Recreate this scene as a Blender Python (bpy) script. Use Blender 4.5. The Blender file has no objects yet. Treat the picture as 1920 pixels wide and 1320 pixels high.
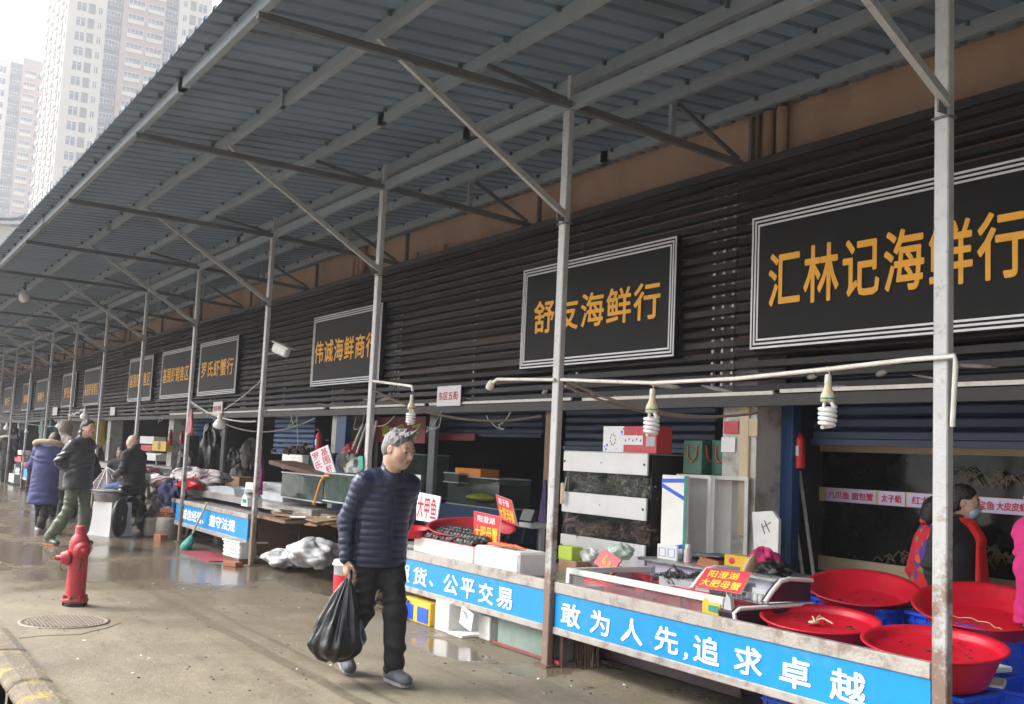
import bpy, math, random
import numpy as np
from mathutils import Vector, Matrix, Euler
random.seed(7)
R = math.radians
SC = bpy.context.scene
COL = SC.collection

# ------------------------------------------------------------------ camera
FPX = 1965.98                                   # focal length in pixels of a 1920 px wide picture
CAM_R = ((0.540147, 0.840367, 0.044983),        # camera right, up, back in world axes
         (0.0594, -0.0914, 0.99404), (0.83946, -0.534239, -0.099477))
CAM_O = Vector((0.0, 0.0, 1.53))
_r = Vector(CAM_R[0]).normalized(); _b = Vector(CAM_R[2]).normalized()
_u = _b.cross(_r).normalized(); _r = _u.cross(_b).normalized()
cam_data = bpy.data.cameras.new('camera')
cam = bpy.data.objects.new('camera', cam_data); COL.objects.link(cam)
cam.matrix_world = Matrix(((_r.x, _u.x, _b.x, CAM_O.x), (_r.y, _u.y, _b.y, CAM_O.y), (_r.z, _u.z, _b.z, CAM_O.z), (0, 0, 0, 1)))
cam_data.sensor_width = 36.0
cam_data.lens = FPX / 1920 * 36
cam_data.clip_start = 0.05
cam_data.clip_end = 3000
SC.camera = cam

# ------------------------------------------------------------------ overcast daylight
SUN_EL, SUN_AZ = R(45), R(222)                  # from the open street side, behind the camera's left shoulder
w = bpy.data.worlds.new('World'); SC.world = w; w.use_nodes = True
nt = w.node_tree; bg = nt.nodes['Background']
sky = nt.nodes.new('ShaderNodeTexSky'); sky.sky_type = 'NISHITA'; sky.sun_disc = False
sky.sun_elevation = SUN_EL; sky.sun_rotation = SUN_AZ
sky.air_density = 1.0; sky.dust_density = 8.0; sky.ozone_density = 1.0
hs = nt.nodes.new('ShaderNodeHueSaturation'); hs.inputs['Saturation'].default_value = 0.30   # grey cloud
nt.links.new(sky.outputs[0], hs.inputs['Color']); nt.links.new(hs.outputs[0], bg.inputs['Color'])
bg.inputs['Strength'].default_value = 0.15
sd = bpy.data.lights.new('sun', 'SUN'); sd.energy = 0.9; sd.angle = R(25); sd.color = (1.0, 0.97, 0.93)
so = bpy.data.objects.new('sun', sd); COL.objects.link(so)
# towards the sun: rotation measured as the sky does (clockwise from +Y)
sdir = Vector((math.sin(SUN_AZ) * math.cos(SUN_EL), math.cos(SUN_AZ) * math.cos(SUN_EL), math.sin(SUN_EL)))
so.rotation_euler = sdir.to_track_quat('Z', 'Y').to_euler()
SC.view_settings.view_transform = 'Standard'; SC.view_settings.look = 'None'
SC.view_settings.exposure = 1.65; SC.view_settings.gamma = 1
SC.render.engine = 'CYCLES'
SC.cycles.use_denoising = True
SC.cycles.max_bounces = 7; SC.cycles.transparent_max_bounces = 12; SC.cycles.volume_bounces = 1

# ------------------------------------------------------------------ helpers
_lx, _ly = _r, _u
def ray(x, y):
    return _r * (x - 960) + _u * (660 - y) - _b * FPX
def gz(x, y, z=0.0):                              # where the sight line through a photo pixel meets height z
    d = ray(x, y); return CAM_O + d * ((z - CAM_O.z) / d.z)
def gy(x, y, Y):                                  # ... meets the upright plane Y
    d = ray(x, y); return CAM_O + d * (Y / d.y)
def gx(x, y, X):
    d = ray(x, y); return CAM_O + d * (X / d.x)

class MB:
    """collects shapes into one mesh"""
    def __init__(s): s.v = []; s.f = []; s.mi = []; s.sm = []; s.m = 0; s.T = None
    def add(s, vs, fs, smooth=False):
        o = len(s.v)
        if s.T is not None: vs = [s.T @ Vector(p) for p in vs]
        s.v += [tuple(p) for p in vs]
        for f in fs:
            s.f.append(tuple(o + i for i in f)); s.mi.append(s.m); s.sm.append(smooth)
        return s
    def box(s, c, d, rz=0, rot=None, bev=0.0):
        c = Vector(c); hx, hy, hz = d[0] / 2, d[1] / 2, d[2] / 2
        Rm = rot if rot is not None else Matrix.Rotation(rz, 3, 'Z')
        if bev <= 0:
            P = [(-hx, -hy, -hz), (hx, -hy, -hz), (hx, hy, -hz), (-hx, hy, -hz), (-hx, -hy, hz), (hx, -hy, hz), (hx, hy, hz), (-hx, hy, hz)]
            F = [(0, 3, 2, 1), (4, 5, 6, 7), (0, 1, 5, 4), (1, 2, 6, 5), (2, 3, 7, 6), (3, 0, 4, 7)]
        else:
            b = min(bev, hx * .9, hy * .9, hz * .9); P = []; idx = {}
            for ix in (-1, 1):
                for iy in (-1, 1):
                    for iz in (-1, 1):
                        for a in range(3):
                            q = [ix * (hx - b), iy * (hy - b), iz * (hz - b)]
                            q[a] = (ix * hx, iy * hy, iz * hz)[a]
                            idx[(ix, iy, iz, a)] = len(P); P.append(tuple(q))
            F = []
            for a in range(3):
                u, v = (a + 1) % 3, (a + 2) % 3
                for sgn in (-1, 1):
                    q = []
                    for su, sv in ((-1, -1), (1, -1), (1, 1), (-1, 1)):
                        k = [0, 0, 0]; k[a] = sgn; k[u] = su; k[v] = sv; q.append(idx[(k[0], k[1], k[2], a)])
                    F.append(tuple(q) if sgn > 0 else tuple(q[::-1]))
                for su in (-1, 1):
                    for sv in (-1, 1):
                        k0 = [0, 0, 0]; k1 = [0, 0, 0]
                        k0[a] = -1; k1[a] = 1; k0[u] = k1[u] = su; k0[v] = k1[v] = sv
                        q = (idx[tuple(k0) + (u,)], idx[tuple(k1) + (u,)], idx[tuple(k1) + (v,)], idx[tuple(k0) + (v,)])
                        F.append(q if su * sv > 0 else q[::-1])
            for ix in (-1, 1):
                for iy in (-1, 1):
                    for iz in (-1, 1):
                        q = (idx[(ix, iy, iz, 0)], idx[(ix, iy, iz, 1)], idx[(ix, iy, iz, 2)])
                        F.append(q if ix * iy * iz > 0 else q[::-1])
        return s.add([c + Rm @ Vector(p) for p in P], F)
    def bar(s, p, q, w, h, up=(0, 0, 1)):
        p, q = Vector(p), Vector(q); d = q - p; L = d.length; z = d / L; u = Vector(up)
        if abs(z.dot(u)) > .98: u = Vector((0, 1, 0))
        x = u.cross(z).normalized(); y = z.cross(x)
        return s.box((p + q) / 2, (w, h, L), rot=Matrix((x, y, z)).transposed())
    def tube(s, pts, r, n=8, cap=True):
        pts = [Vector(p) for p in pts]; m = len(pts)
        rr = r if isinstance(r, (list, tuple)) else [r] * m
        vs, fs = [], []
        t0 = (pts[1] - pts[0]).normalized(); u = Vector((0, 0, 1))
        if abs(t0.dot(u)) > .9: u = Vector((1, 0, 0))
        x = u.cross(t0).normalized()
        for i, p in enumerate(pts):
            t = (pts[min(i + 1, m - 1)] - pts[max(i - 1, 0)])
            t = t.normalized() if t.length > 1e-9 else t0
            x = (x - t * x.dot(t)).normalized(); y = t.cross(x)
            for k in range(n):
                a = 2 * math.pi * k / n; vs.append(p + (x * math.cos(a) + y * math.sin(a)) * rr[i])
        for i in range(m - 1):
            for k in range(n):
                k2 = (k + 1) % n; fs.append((i * n + k, i * n + k2, (i + 1) * n + k2, (i + 1) * n + k))
        s.add(vs, fs, True)
        if cap:
            s.add([vs[k] for k in range(n)], [tuple(range(n))[::-1]]); s.add([vs[(m - 1) * n + k] for k in range(n)], [tuple(range(n))])
        return s
    def lathe(s, prof, c=(0, 0, 0), n=32, rot=None, sx=1, sy=1, smooth=True):
        c = Vector(c); vs, fs = [], []; m = len(prof)
        for (r, z) in prof:
            for k in range(n):
                a = 2 * math.pi * k / n; p = Vector((r * math.cos(a) * sx, r * math.sin(a) * sy, z)); vs.append(c + (rot @ p if rot is not None else p))
        for i in range(m - 1):
            for k in range(n):
                k2 = (k + 1) % n; fs.append((i * n + k, i * n + k2, (i + 1) * n + k2, (i + 1) * n + k))
        s.add(vs, fs, smooth)
        if prof[0][0] > 1e-6: s.add(vs[:n], [tuple(range(n))[::-1]])
        if prof[-1][0] > 1e-6: s.add(vs[-n:], [tuple(range(n))])
        return s
    def ball(s, c, r, n=10, rot=None):
        if not isinstance(r, (list, tuple)): r = (r, r, r)
        m = n; c = Vector(c); vs = []; fs = []
        for i in range(m + 1):
            th = math.pi * i / m
            for k in range(n):
                a = 2 * math.pi * k / n; p = Vector((r[0] * math.sin(th) * math.cos(a), r[1] * math.sin(th) * math.sin(a), -r[2] * math.cos(th)))
                vs.append(c + (rot @ p if rot is not None else p))
        for i in range(m):
            for k in range(n):
                k2 = (k + 1) % n; fs.append((i * n + k, i * n + k2, (i + 1) * n + k2, (i + 1) * n + k))
        return s.add(vs, fs, True)
    def prism(s, poly, o, ux, uy, th):
        """polygon in the plane (o; ux, uy), thickened by vector th"""
        o, ux, uy, th = Vector(o), Vector(ux), Vector(uy), Vector(th); n = len(poly)
        a = [o + ux * p[0] + uy * p[1] for p in poly]; b = [p + th for p in a]
        fs = [tuple(range(n))[::-1], tuple(range(n, 2 * n))] + [(i, (i + 1) % n, n + (i + 1) % n, n + i) for i in range(n)]
        return s.add(a + b, fs)
    def build(s, name, mats, parent=None, loc=None):
        me = bpy.data.meshes.new(name); me.from_pydata(s.v, [], s.f)
        if not isinstance(mats, (list, tuple)): mats = [mats]
        for m in mats: me.materials.append(m)
        me.polygons.foreach_set('material_index', s.mi); me.polygons.foreach_set('use_smooth', s.sm)
        me.update()
        o = bpy.data.objects.new(name, me); COL.objects.link(o)
        if parent is not None: o.parent = parent
        if loc is not None: o.location = loc
        return o

def tag(o, label=None, cat=None, group=None, kind=None):
    if label: o['label'] = label
    if cat: o['category'] = cat
    if group: o['group'] = group
    if kind: o['kind'] = kind
    return o
def thing(name, label, cat, loc=(0, 0, 0), rz=0, group=None):
    o = bpy.data.objects.new(name, None); COL.objects.link(o); o.empty_display_size = .1
    o.location = loc; o.rotation_euler = (0, 0, rz)
    return tag(o, label, cat, group)
def copy_tree(o, parent=None):
    c = o.copy(); COL.objects.link(c)
    if parent is not None: c.parent = parent
    for ch in list(o.children): copy_tree(ch, c)
    return c

_tc = {}
def text_verts(txt, bold=0.0, spacing=1.0, line=1.0):
    """flat lettering, centred, scaled to unit height box; returns verts, faces, width, height"""
    key = (txt, bold, spacing, line)
    if key in _tc: return _tc[key]
    cu = bpy.data.curves.new('lettering', 'FONT'); cu.body = txt; cu.size = 1; cu.offset = bold
    cu.align_x = 'CENTER'; cu.space_character = spacing; cu.space_line = line; cu.resolution_u = 2
    ob = bpy.data.objects.new('lettering', cu); COL.objects.link(ob)
    bpy.context.view_layer.update()
    me = bpy.data.meshes.new_from_object(ob.evaluated_get(bpy.context.evaluated_depsgraph_get()))
    vs = np.array([tuple(v.co) for v in me.vertices]); fs = [tuple(p.vertices) for p in me.polygons]
    bpy.data.objects.remove(ob); bpy.data.curves.remove(cu); bpy.data.meshes.remove(me)
    lo, hi = vs.min(0), vs.max(0); vs = vs - (lo + hi) / 2
    _tc[key] = (vs, fs, hi[0] - lo[0], hi[1] - lo[1]); return _tc[key]
def letters(name, txt, c, ux, uy, width, height, mat, parent=None, bold=0.0, spacing=1.0, line=1.0, lift=0.003):
    """lettering stretched to width x height on the plane with axes ux, uy round c, standing `lift` proud"""
    vs, fs, W, H = text_verts(txt, 0, spacing, line)
    ux, uy = Vector(ux).normalized(), Vector(uy).normalized(); n = ux.cross(uy); c = Vector(c)
    m = MB()
    for i, (ox, oy) in enumerate(((0, 0), (bold, 0), (-bold, 0), (0, bold), (0, -bold), (bold * .7, bold * .7), (-bold * .7, bold * .7), (bold * .7, -bold * .7), (-bold * .7, -bold * .7)) if bold else ((0, 0),)):
        m.add([c + ux * ((p[0] + ox) / (W + 2 * bold) * width) + uy * ((p[1] + oy) / (H + 2 * bold) * height) + n * (lift + i * .00025) for p in vs], fs)
    return m.build(name, mat, parent)

# ------------------------------------------------------------------ materials
def mat(name, col, rough=.6, metal=0.0, var=.12, scale=6.0, bump=0.0, bscale=30.0, dirt=None, dirt_amt=.5, dscale=4.0, spec=.5,
        stretch=(1, 1, 1), coat=0.0, rvar=0.0, trans=0.0, dirt_lo=.5):
    m = bpy.data.materials.new(name); m.use_nodes = True; t = m.node_tree; N = t.nodes; L = t.links
    b = N['Principled BSDF']; b.inputs['Roughness'].default_value = rough; b.inputs['Metallic'].default_value = metal
    b.inputs['Specular IOR Level'].default_value = spec; b.inputs['Coat Weight'].default_value = coat
    if trans: b.inputs['Transmission Weight'].default_value = trans
    tc = N.new('ShaderNodeTexCoord'); mp = N.new('ShaderNodeMapping'); mp.inputs['Scale'].default_value = stretch
    L.new(tc.outputs['Object'], mp.inputs[0]); vec = mp.outputs[0]
    c4 = tuple(col) + (1,)
    n1 = N.new('ShaderNodeTexNoise'); n1.inputs['Scale'].default_value = scale; n1.inputs['Detail'].default_value = 5; L.new(vec, n1.inputs['Vector'])
    mx = N.new('ShaderNodeMix'); mx.data_type = 'RGBA'
    mx.inputs[6].default_value = tuple(max(0, x * (1 - var * 1.6)) for x in col) + (1,)
    mx.inputs[7].default_value = tuple(min(1, x * (1 + var * 1.2)) for x in col) + (1,)
    L.new(n1.outputs['Fac'], mx.inputs[0]); out = mx.outputs[2]
    if dirt is not None:
        n2 = N.new('ShaderNodeTexNoise'); n2.inputs['Scale'].default_value = dscale; n2.inputs['Detail'].default_value = 8; n2.inputs['Roughness'].default_value = .65; L.new(vec, n2.inputs['Vector'])
        rp = N.new('ShaderNodeMapRange'); rp.inputs[1].default_value = dirt_lo; rp.inputs[2].default_value = dirt_lo + .17; rp.inputs[4].default_value = dirt_amt
        L.new(n2.outputs['Fac'], rp.inputs[0])
        m2 = N.new('ShaderNodeMix'); m2.data_type = 'RGBA'; m2.inputs[7].default_value = tuple(dirt) + (1,)
        L.new(rp.outputs[0], m2.inputs[0]); L.new(out, m2.inputs[6]); out = m2.outputs[2]
    L.new(out, b.inputs['Base Color'])
    if rvar:
        rr = N.new('ShaderNodeMapRange'); rr.inputs[3].default_value = max(.02, rough - rvar); rr.inputs[4].default_value = min(1, rough + rvar)
        L.new(n1.outputs['Fac'], rr.inputs[0]); L.new(rr.outputs[0], b.inputs['Roughness'])
    if bump:
        n3 = N.new('ShaderNodeTexNoise'); n3.inputs['Scale'].default_value = bscale; n3.inputs['Detail'].default_value = 4; L.new(vec, n3.inputs['Vector'])
        bp = N.new('ShaderNodeBump'); bp.inputs['Strength'].default_value = bump; bp.inputs['Distance'].default_value = .02
        L.new(n3.outputs['Fac'], bp.inputs['Height']); L.new(bp.outputs[0], b.inputs['Normal'])
    return m
def glass_mat(name, tint=(.75, .85, .8), alpha=.25, rough=.05):
    m = bpy.data.materials.new(name); m.use_nodes = True; t = m.node_tree; N = t.nodes; L = t.links
    b = N['Principled BSDF']; b.inputs['Base Color'].default_value = tuple(tint) + (1,); b.inputs['Roughness'].default_value = rough
    b.inputs['Alpha'].default_value = alpha
    tc = N.new('ShaderNodeTexCoord'); n = N.new('ShaderNodeTexNoise'); n.inputs['Scale'].default_value = 5; n.inputs['Detail'].default_value = 6
    L.new(tc.outputs['Object'], n.inputs['Vector'])
    r = N.new('ShaderNodeMapRange'); r.inputs[1].default_value = .35; r.inputs[2].default_value = .7; r.inputs[3].default_value = alpha * .6; r.inputs[4].default_value = min(1, alpha * 1.5)
    L.new(n.outputs['Fac'], r.inputs[0]); L.new(r.outputs[0], b.inputs['Alpha'])
    return m
M = {}
M['steel'] = mat('painted_steel', (.36, .37, .38), .5, .2, .15, 5, .15, 60, dirt=(.12, .08, .05), dirt_amt=.7, dscale=7, dirt_lo=.56)
M['purlin'] = mat('galvanised_purlin', (.27, .315, .36), .45, .2, .12, 6, .1, 50, dirt=(.14, .11, .09), dirt_amt=.5, dscale=3, dirt_lo=.58)
M['chord'] = mat('dull_steel', (.12, .13, .14), .6, .2, .15, 6, .1)
M['sheet'] = mat('roof_sheet', (.17, .24, .325), .42, .1, .22, 1.2, .12, 8, dirt=(.07, .07, .075), dirt_amt=.55, dscale=1.1, stretch=(1, .5, 1), rvar=.08)
M['slat'] = mat('louvre_slat', (.0150, .0135, .0135), .5, .1, .45, 3, .1, 40, stretch=(.12, 1, 9), dirt=(.03, .026, .024), dirt_amt=.5, dscale=1.3)
M['slatsup'] = mat('louvre_support', (.46, .46, .46), .5, .3, .15, 6)
M['signblack'] = mat('sign_black', (.006, .006, .0065), .55, 0, .15, 3, dirt=(.010, .010, .0105), dirt_amt=.5, dscale=1.5, spec=.2)
M['signline'] = mat('sign_silver_line', (.62, .63, .65), .4, .2, .06, 8)
M['gold'] = mat('sign_amber_letters', (.90, .43, .018), .5, 0, .1, 5)
M['ochre'] = mat('terracotta_wall', (.40, .265, .195), .85, 0, .14, 1.5, .25, 40, dirt=(.22, .14, .10), dirt_amt=.55, dscale=1.3)
M['pillar'] = mat('whitewashed_pillar', (.52, .52, .49), .8, 0, .15, 3, .25, 30, dirt=(.16, .13, .10), dirt_amt=.7, dscale=4)
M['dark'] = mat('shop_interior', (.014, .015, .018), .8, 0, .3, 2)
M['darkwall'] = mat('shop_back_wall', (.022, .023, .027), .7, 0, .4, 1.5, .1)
M['navy'] = mat('blue_shutter', (.006, .019, .058), .5, .1, .15, 2, .05)
M['blueframe'] = mat('blue_door_frame', (.012, .06, .17), .5, .1, .15, 3, .1, 30, dirt=(.02, .03, .05), dirt_amt=.6, dscale=4)
M['banner'] = mat('banner_blue', (.0, .235, .60), .36, 0, .10, 2, .16, 7, dirt=(.10, .27, .50), dirt_amt=.5, dscale=7, dirt_lo=.55)
M['bannertxt'] = mat('banner_white', (.82, .83, .84), .45, 0, .04, 6)
M['rail'] = mat('stainless_rail', (.42, .39, .36), .45, .35, .15, 8, .2, 60, dirt=(.17, .12, .09), dirt_amt=.7, dscale=9)
M['red'] = mat('red_plastic', (.60, .007, .028), .4, 0, .16, 5, .08, 26, dirt=(.26, .018, .022), dirt_amt=.65, dscale=7, spec=.45, rvar=.16, dirt_lo=.53)
M['redshade'] = mat('faded_red_plastic', (.50, .03, .045), .45, 0, .15, 5, .05, 20)
M['crateblue'] = mat('blue_crate', (.010, .085, .66), .4, 0, .12, 5, .04, 30)
M['foam'] = mat('white_foam', (.84, .845, .82), .75, 0, .07, 6, .25, 120, dirt=(.55, .52, .44), dirt_amt=.5, dscale=4, dirt_lo=.54)
M['white'] = mat('white_plastic', (.72, .73, .72), .4, 0, .06, 6, dirt=(.5, .48, .43), dirt_amt=.4, dscale=4, dirt_lo=.55)
M['grey'] = mat('grey_plastic', (.42, .44, .46), .45, 0, .08, 6, dirt=(.25, .24, .22), dirt_amt=.4, dscale=4)
M['freezer'] = mat('freezer_enamel', (.5, .53, .56), .35, .1, .06, 4, dirt=(.3, .3, .29), dirt_amt=.4, dscale=3)
M['maroon'] = mat('freezer_end_panel', (.045, .022, .03), .35, 0, .1, 4)
M['black'] = mat('black_plastic', (.015, .015, .016), .45, 0, .2, 6)
M['tin'] = mat('stainless_top', (.46, .45, .44), .4, .6, .15, 7, .15, 40, dirt=(.2, .17, .14), dirt_amt=.5, dscale=6)
M['card'] = mat('cardboard', (.36, .24, .14), .85, 0, .15, 8, .2, 30)
M['wood'] = mat('weathered_wood', (.20, .13, .085), .8, 0, .25, 6, .3, 30, stretch=(1, 1, .2))
M['tanwood'] = mat('beige_board', (.56, .45, .30), .6, 0, .1, 4, .05)
M['rust'] = mat('rusty_iron', (.13, .075, .05), .8, .1, .3, 9, .3, 50)
M['brick'] = mat('red_brick', (.32, .11, .055), .9, 0, .25, 14, .5, 50, dirt=(.2, .12, .09), dirt_amt=.5)
M['rackglass'] = glass_mat('rack_glass', (.08, .10, .10), .14)
M['glass'] = glass_mat('tank_glass', (.09, .13, .115), .35)
M['clear'] = glass_mat('case_glass', (.6, .68, .7), .09)
M['water'] = mat('murky_tank_water', (.045, .065, .055), .12, 0, .5, 5, .1, 8, dirt=(.12, .15, .12), dirt_amt=.5, dscale=7)
M['darkglass'] = mat('dark_tank_glass', (.008, .009, .010), .1, 0, .4, 4, dirt=(.02, .021, .018), dirt_amt=.6, dscale=3, spec=.25)
M['redtxt'] = mat('red_lettering', (.55, .01, .05), .5, 0, .05)
M['yellowtxt'] = mat('yellow_lettering', (.85, .62, .02), .5, 0, .05)
M['signred'] = mat('red_price_card', (.62, .012, .03), .4, 0, .06, 4)
M['paper'] = mat('white_card', (.76, .76, .78), .6, 0, .05, 5, dirt=(.6, .58, .55), dirt_amt=.4, dscale=5, dirt_lo=.56)
M['lilac'] = mat('lilac_label', (.62, .56, .74), .6, 0, .05)
M['yellow'] = mat('yellow_plastic', (.66, .42, .03), .5, 0, .1, 6)
M['orange'] = mat('orange_rubber', (.75, .28, .03), .5, 0, .1, 6)
M['green'] = mat('green_card', (.04, .14, .10), .5, 0, .1, 5)
M['greennet'] = mat('green_net', (.03, .26, .20), .7, 0, .2, 20, .3, 60)
M['pipe'] = mat('white_conduit', (.66, .65, .60), .5, 0, .1, 8, dirt=(.4, .34, .25), dirt_amt=.5, dscale=9)
M['cable'] = mat('grubby_cable', (.30, .24, .19), .7, 0, .2, 8)
M['cablewhite'] = mat('grey_cable', (.46, .45, .43), .7, 0, .2, 8)
M['bulb'] = mat('white_glass_bulb', (.80, .81, .82), .2, 0, .03, 4, coat=.3)
M['bulbbase'] = mat('cream_bulb_base', (.62, .58, .40), .5, 0, .12, 20, dirt=(.3, .25, .15), dirt_amt=.6, dscale=25)
M['hydrant'] = mat('red_hydrant_paint', (.42, .022, .038), .5, 0, .2, 7, .25, 45, dirt=(.20, .055, .045), dirt_amt=.8, dscale=6, dirt_lo=.49)
M['iron'] = mat('cast_iron', (.11, .085, .065), .6, .3, .3, 12, .4, 60)
M['dgreen'] = mat('green_black_grime', (.02, .03, .025), .7, 0, .3, 12, .3, 50)
M['concrete'] = mat('old_concrete', (.36, .33, .28), .9, 0, .2, 6, .5, 40, dirt=(.2, .17, .13), dirt_amt=.6, dscale=5)
M['shell'] = mat('dark_shell', (.055, .055, .06), .35, 0, .5, 30, .3, 60, dirt=(.42, .40, .36), dirt_amt=.8, dscale=28, dirt_lo=.57)
M['crab'] = mat('crab_shell', (.14, .13, .09), .4, 0, .4, 20, .3, 60, dirt=(.62, .60, .48), dirt_amt=.9, dscale=16, dirt_lo=.49)
M['redcrab'] = mat('reddish_crab_shell', (.22, .10, .085), .4, 0, .4, 20, .3, 60, dirt=(.52, .40, .35), dirt_amt=.8, dscale=16, dirt_lo=.55)
M['claw'] = mat('orange_red_claw', (.60, .09, .02), .4, 0, .2, 20, .2, 60)
M['plasticbag'] = mat('black_bag_plastic', (.008, .008, .009), .28, 0, .2, 8, .35, 18, spec=.6)
M['sack'] = mat('grey_woven_sack', (.46, .47, .49), .6, 0, .14, 5, .7, 14, dirt=(.36, .17, .10), dirt_amt=.7, dscale=2.2, dirt_lo=.60)
M['tarp'] = mat('grubby_tarp', (.30, .28, .25), .7, 0, .35, 7, .5, 12, dirt=(.12, .1, .09), dirt_amt=.6)
# ================================================================== SETTING
def node_ground():
    m = bpy.data.materials.new('wet_concrete'); m.use_nodes = True; t = m.node_tree; N = t.nodes; L = t.links
    b = N['Principled BSDF']
    tc = N.new('ShaderNodeTexCoord'); P = tc.outputs['Object']
    def noise(scale, detail=6, stretch=None, rough=.6):
        n = N.new('ShaderNodeTexNoise'); n.inputs['Scale'].default_value = scale; n.inputs['Detail'].default_value = detail; n.inputs['Roughness'].default_value = rough
        if stretch:
            mp = N.new('ShaderNodeMapping'); mp.inputs['Scale'].default_value = stretch; L.new(P, mp.inputs[0]); L.new(mp.outputs[0], n.inputs['Vector'])
        else: L.new(P, n.inputs['Vector'])
        return n.outputs['Fac']
    def rng(s, a, b_, lo=0, hi=1):
        r = N.new('ShaderNodeMapRange'); r.interpolation_type = 'SMOOTHSTEP'; r.inputs[1].default_value = a; r.inputs[2].default_value = b_; r.inputs[3].default_value = lo; r.inputs[4].default_value = hi
        L.new(s, r.inputs[0]); return r.outputs[0]
    def op(o, a, c):
        q = N.new('ShaderNodeMath'); q.operation = o
        for i, s in enumerate((a, c)):
            if isinstance(s, (int, float)): q.inputs[i].default_value = s
            else: L.new(s, q.inputs[i])
        return q.outputs[0]
    def mixc(f, a, c):
        q = N.new('ShaderNodeMix'); q.data_type = 'RGBA'
        L.new(f, q.inputs[0]) if not isinstance(f, float) else None
        for i, s in ((6, a), (7, c)):
            if isinstance(s, tuple): q.inputs[i].default_value = s + (1,)
            else: L.new(s, q.inputs[i])
        return q.outputs[2]
    sx = N.new('ShaderNodeSeparateXYZ'); L.new(P, sx.inputs[0])
    far = rng(sx.outputs[0], -10.2, -12.4)                      # washed-down, flooded stretch farther up the street
    n_big = noise(.55, 5)
    flood = rng(op('ADD', op('MULTIPLY', far, .30), n_big), .62, .90)
    near = rng(op('MULTIPLY', rng(sx.outputs[1], 3.4, 4.3), noise(1.3, 4)), .52, .60)   # puddles along the stall fronts
    def ell(cx, cy, rx, ry):
        a = op('DIVIDE', op('SUBTRACT', sx.outputs[0], cx), rx); c_ = op('DIVIDE', op('SUBTRACT', sx.outputs[1], cy), ry)
        return rng(op('ADD', op('ADD', op('MULTIPLY', a, a), op('MULTIPLY', c_, c_)), op('MULTIPLY', noise(2.6, 5), 2.2)), 2.15, 1.75)
    pud = op('MAXIMUM', op('MAXIMUM', ell(-7.35, 4.22, .62, .22), ell(-12.7, 3.75, 1.5, .75)), op('MAXIMUM', ell(-11.2, 4.7, 1.1, .35), ell(-15.2, 2.0, 1.6, .8)))
    wet = op('MAXIMUM', op('MAXIMUM', flood, near), pud)
    damp = rng(op('ADD', noise(.9, 8), op('MULTIPLY', far, .22)), .42, .68)
    tracks = rng(noise(1.0, 7, (.22, 3.2, 1)), .55, .68)
    blot = rng(noise(5.5, 9, None, .7), .60, .70)
    smear = rng(noise(1.0, 8, (1.6, 7.5, 1), .7), .585, .66)
    wob = op('MULTIPLY', op('SUBTRACT', noise(.7, 5), .5), .16)
    def line(y0, w0, w1, thr): return op('MULTIPLY', rng(op('ABSOLUTE', op('ADD', op('SUBTRACT', sx.outputs[1], y0), wob), 0), w1, w0), rng(noise(2.2, 6), thr, thr + .16))
    tyre = op('MAXIMUM', line(2.84, .035, .065, .12), op('MAXIMUM', line(3.05, .015, .035, .28), line(2.35, .015, .06, .45)))
    fine = noise(60, 6, None, .7)
    c = mixc(rng(noise(2.3, 8), .3, .7), (.155, .131, .084), (.235, .202, .138))
    c = mixc(op('MULTIPLY', tracks, .75), c, (.105, .078, .05))
    c = mixc(op('MULTIPLY', tyre, .92), c, (.085, .062, .036))
    c = mixc(op('MULTIPLY', smear, .50), c, (.10, .08, .055))
    c = mixc(op('MULTIPLY', damp, .40), c, (.135, .108, .075))
    c = mixc(op('MULTIPLY', blot, .40), c, (.09, .072, .055))
    half = op('MULTIPLY', op('MULTIPLY', rng(sx.outputs[0], -5.8, -9.8), rng(sx.outputs[1], 1.9, 3.0)), rng(noise(.8, 8), .28, .55))
    c = mixc(op('MULTIPLY', half, .75), c, (.125, .10, .068))
    speck = N.new('ShaderNodeTexVoronoi'); speck.inputs['Scale'].default_value = 9; L.new(P, speck.inputs['Vector'])
    c = mixc(rng(speck.outputs['Distance'], .055, .04, 0, .55), c, (.42, .39, .34))
    c = mixc(rng(noise(21, 9, None, .75), .50, .62, 0, .30), c, (.12, .10, .075))
    c = mixc(rng(noise(11, 9, None, .75), .53, .60, 0, .14), c, (.40, .35, .27))
    c = mixc(rng(fine, .35, .65, 0, .42), c, (.105, .088, .068))
    c = mixc(op('MULTIPLY', wet, .80), c, (.115, .092, .063))
    L.new(c, b.inputs['Base Color'])
    rg = op('MULTIPLY', op('SUBTRACT', 1.0, wet), .56)
    L.new(op('ADD', op('SUBTRACT', op('SUBTRACT', rg, op('MULTIPLY', op('MULTIPLY', half, .27), op('SUBTRACT', 1.0, wet))), op('MULTIPLY', op('MULTIPLY', damp, .17), op('SUBTRACT', 1.0, wet))), .13), b.inputs['Roughness'])
    bp = N.new('ShaderNodeBump'); bp.inputs['Distance'].default_value = .008
    L.new(op('ADD', op('MULTIPLY', op('SUBTRACT', 1.0, wet), .75), .06), bp.inputs['Strength'])
    L.new(op('ADD', op('ADD', fine, op('MULTIPLY', noise(14, 6), 1.2)), op('MULTIPLY', noise(3, 4), 1.5)), bp.inputs['Height']); L.new(bp.outputs[0], b.inputs['Normal'])
    b.inputs['Specular IOR Level'].default_value = .5
    return m
M['ground'] = node_ground()
KX, KY0, KY1 = -9.0, 0.99, 1.27
g = MB()
g.add([(-700, -700, 0), (KX, -700, 0), (KX, 700, 0), (-700, 700, 0)], [(0, 1, 2, 3)])
g.add([(KX, KY0, 0), (700, KY0, 0), (700, 700, 0), (KX, 700, 0)], [(0, 1, 2, 3)])
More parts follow.
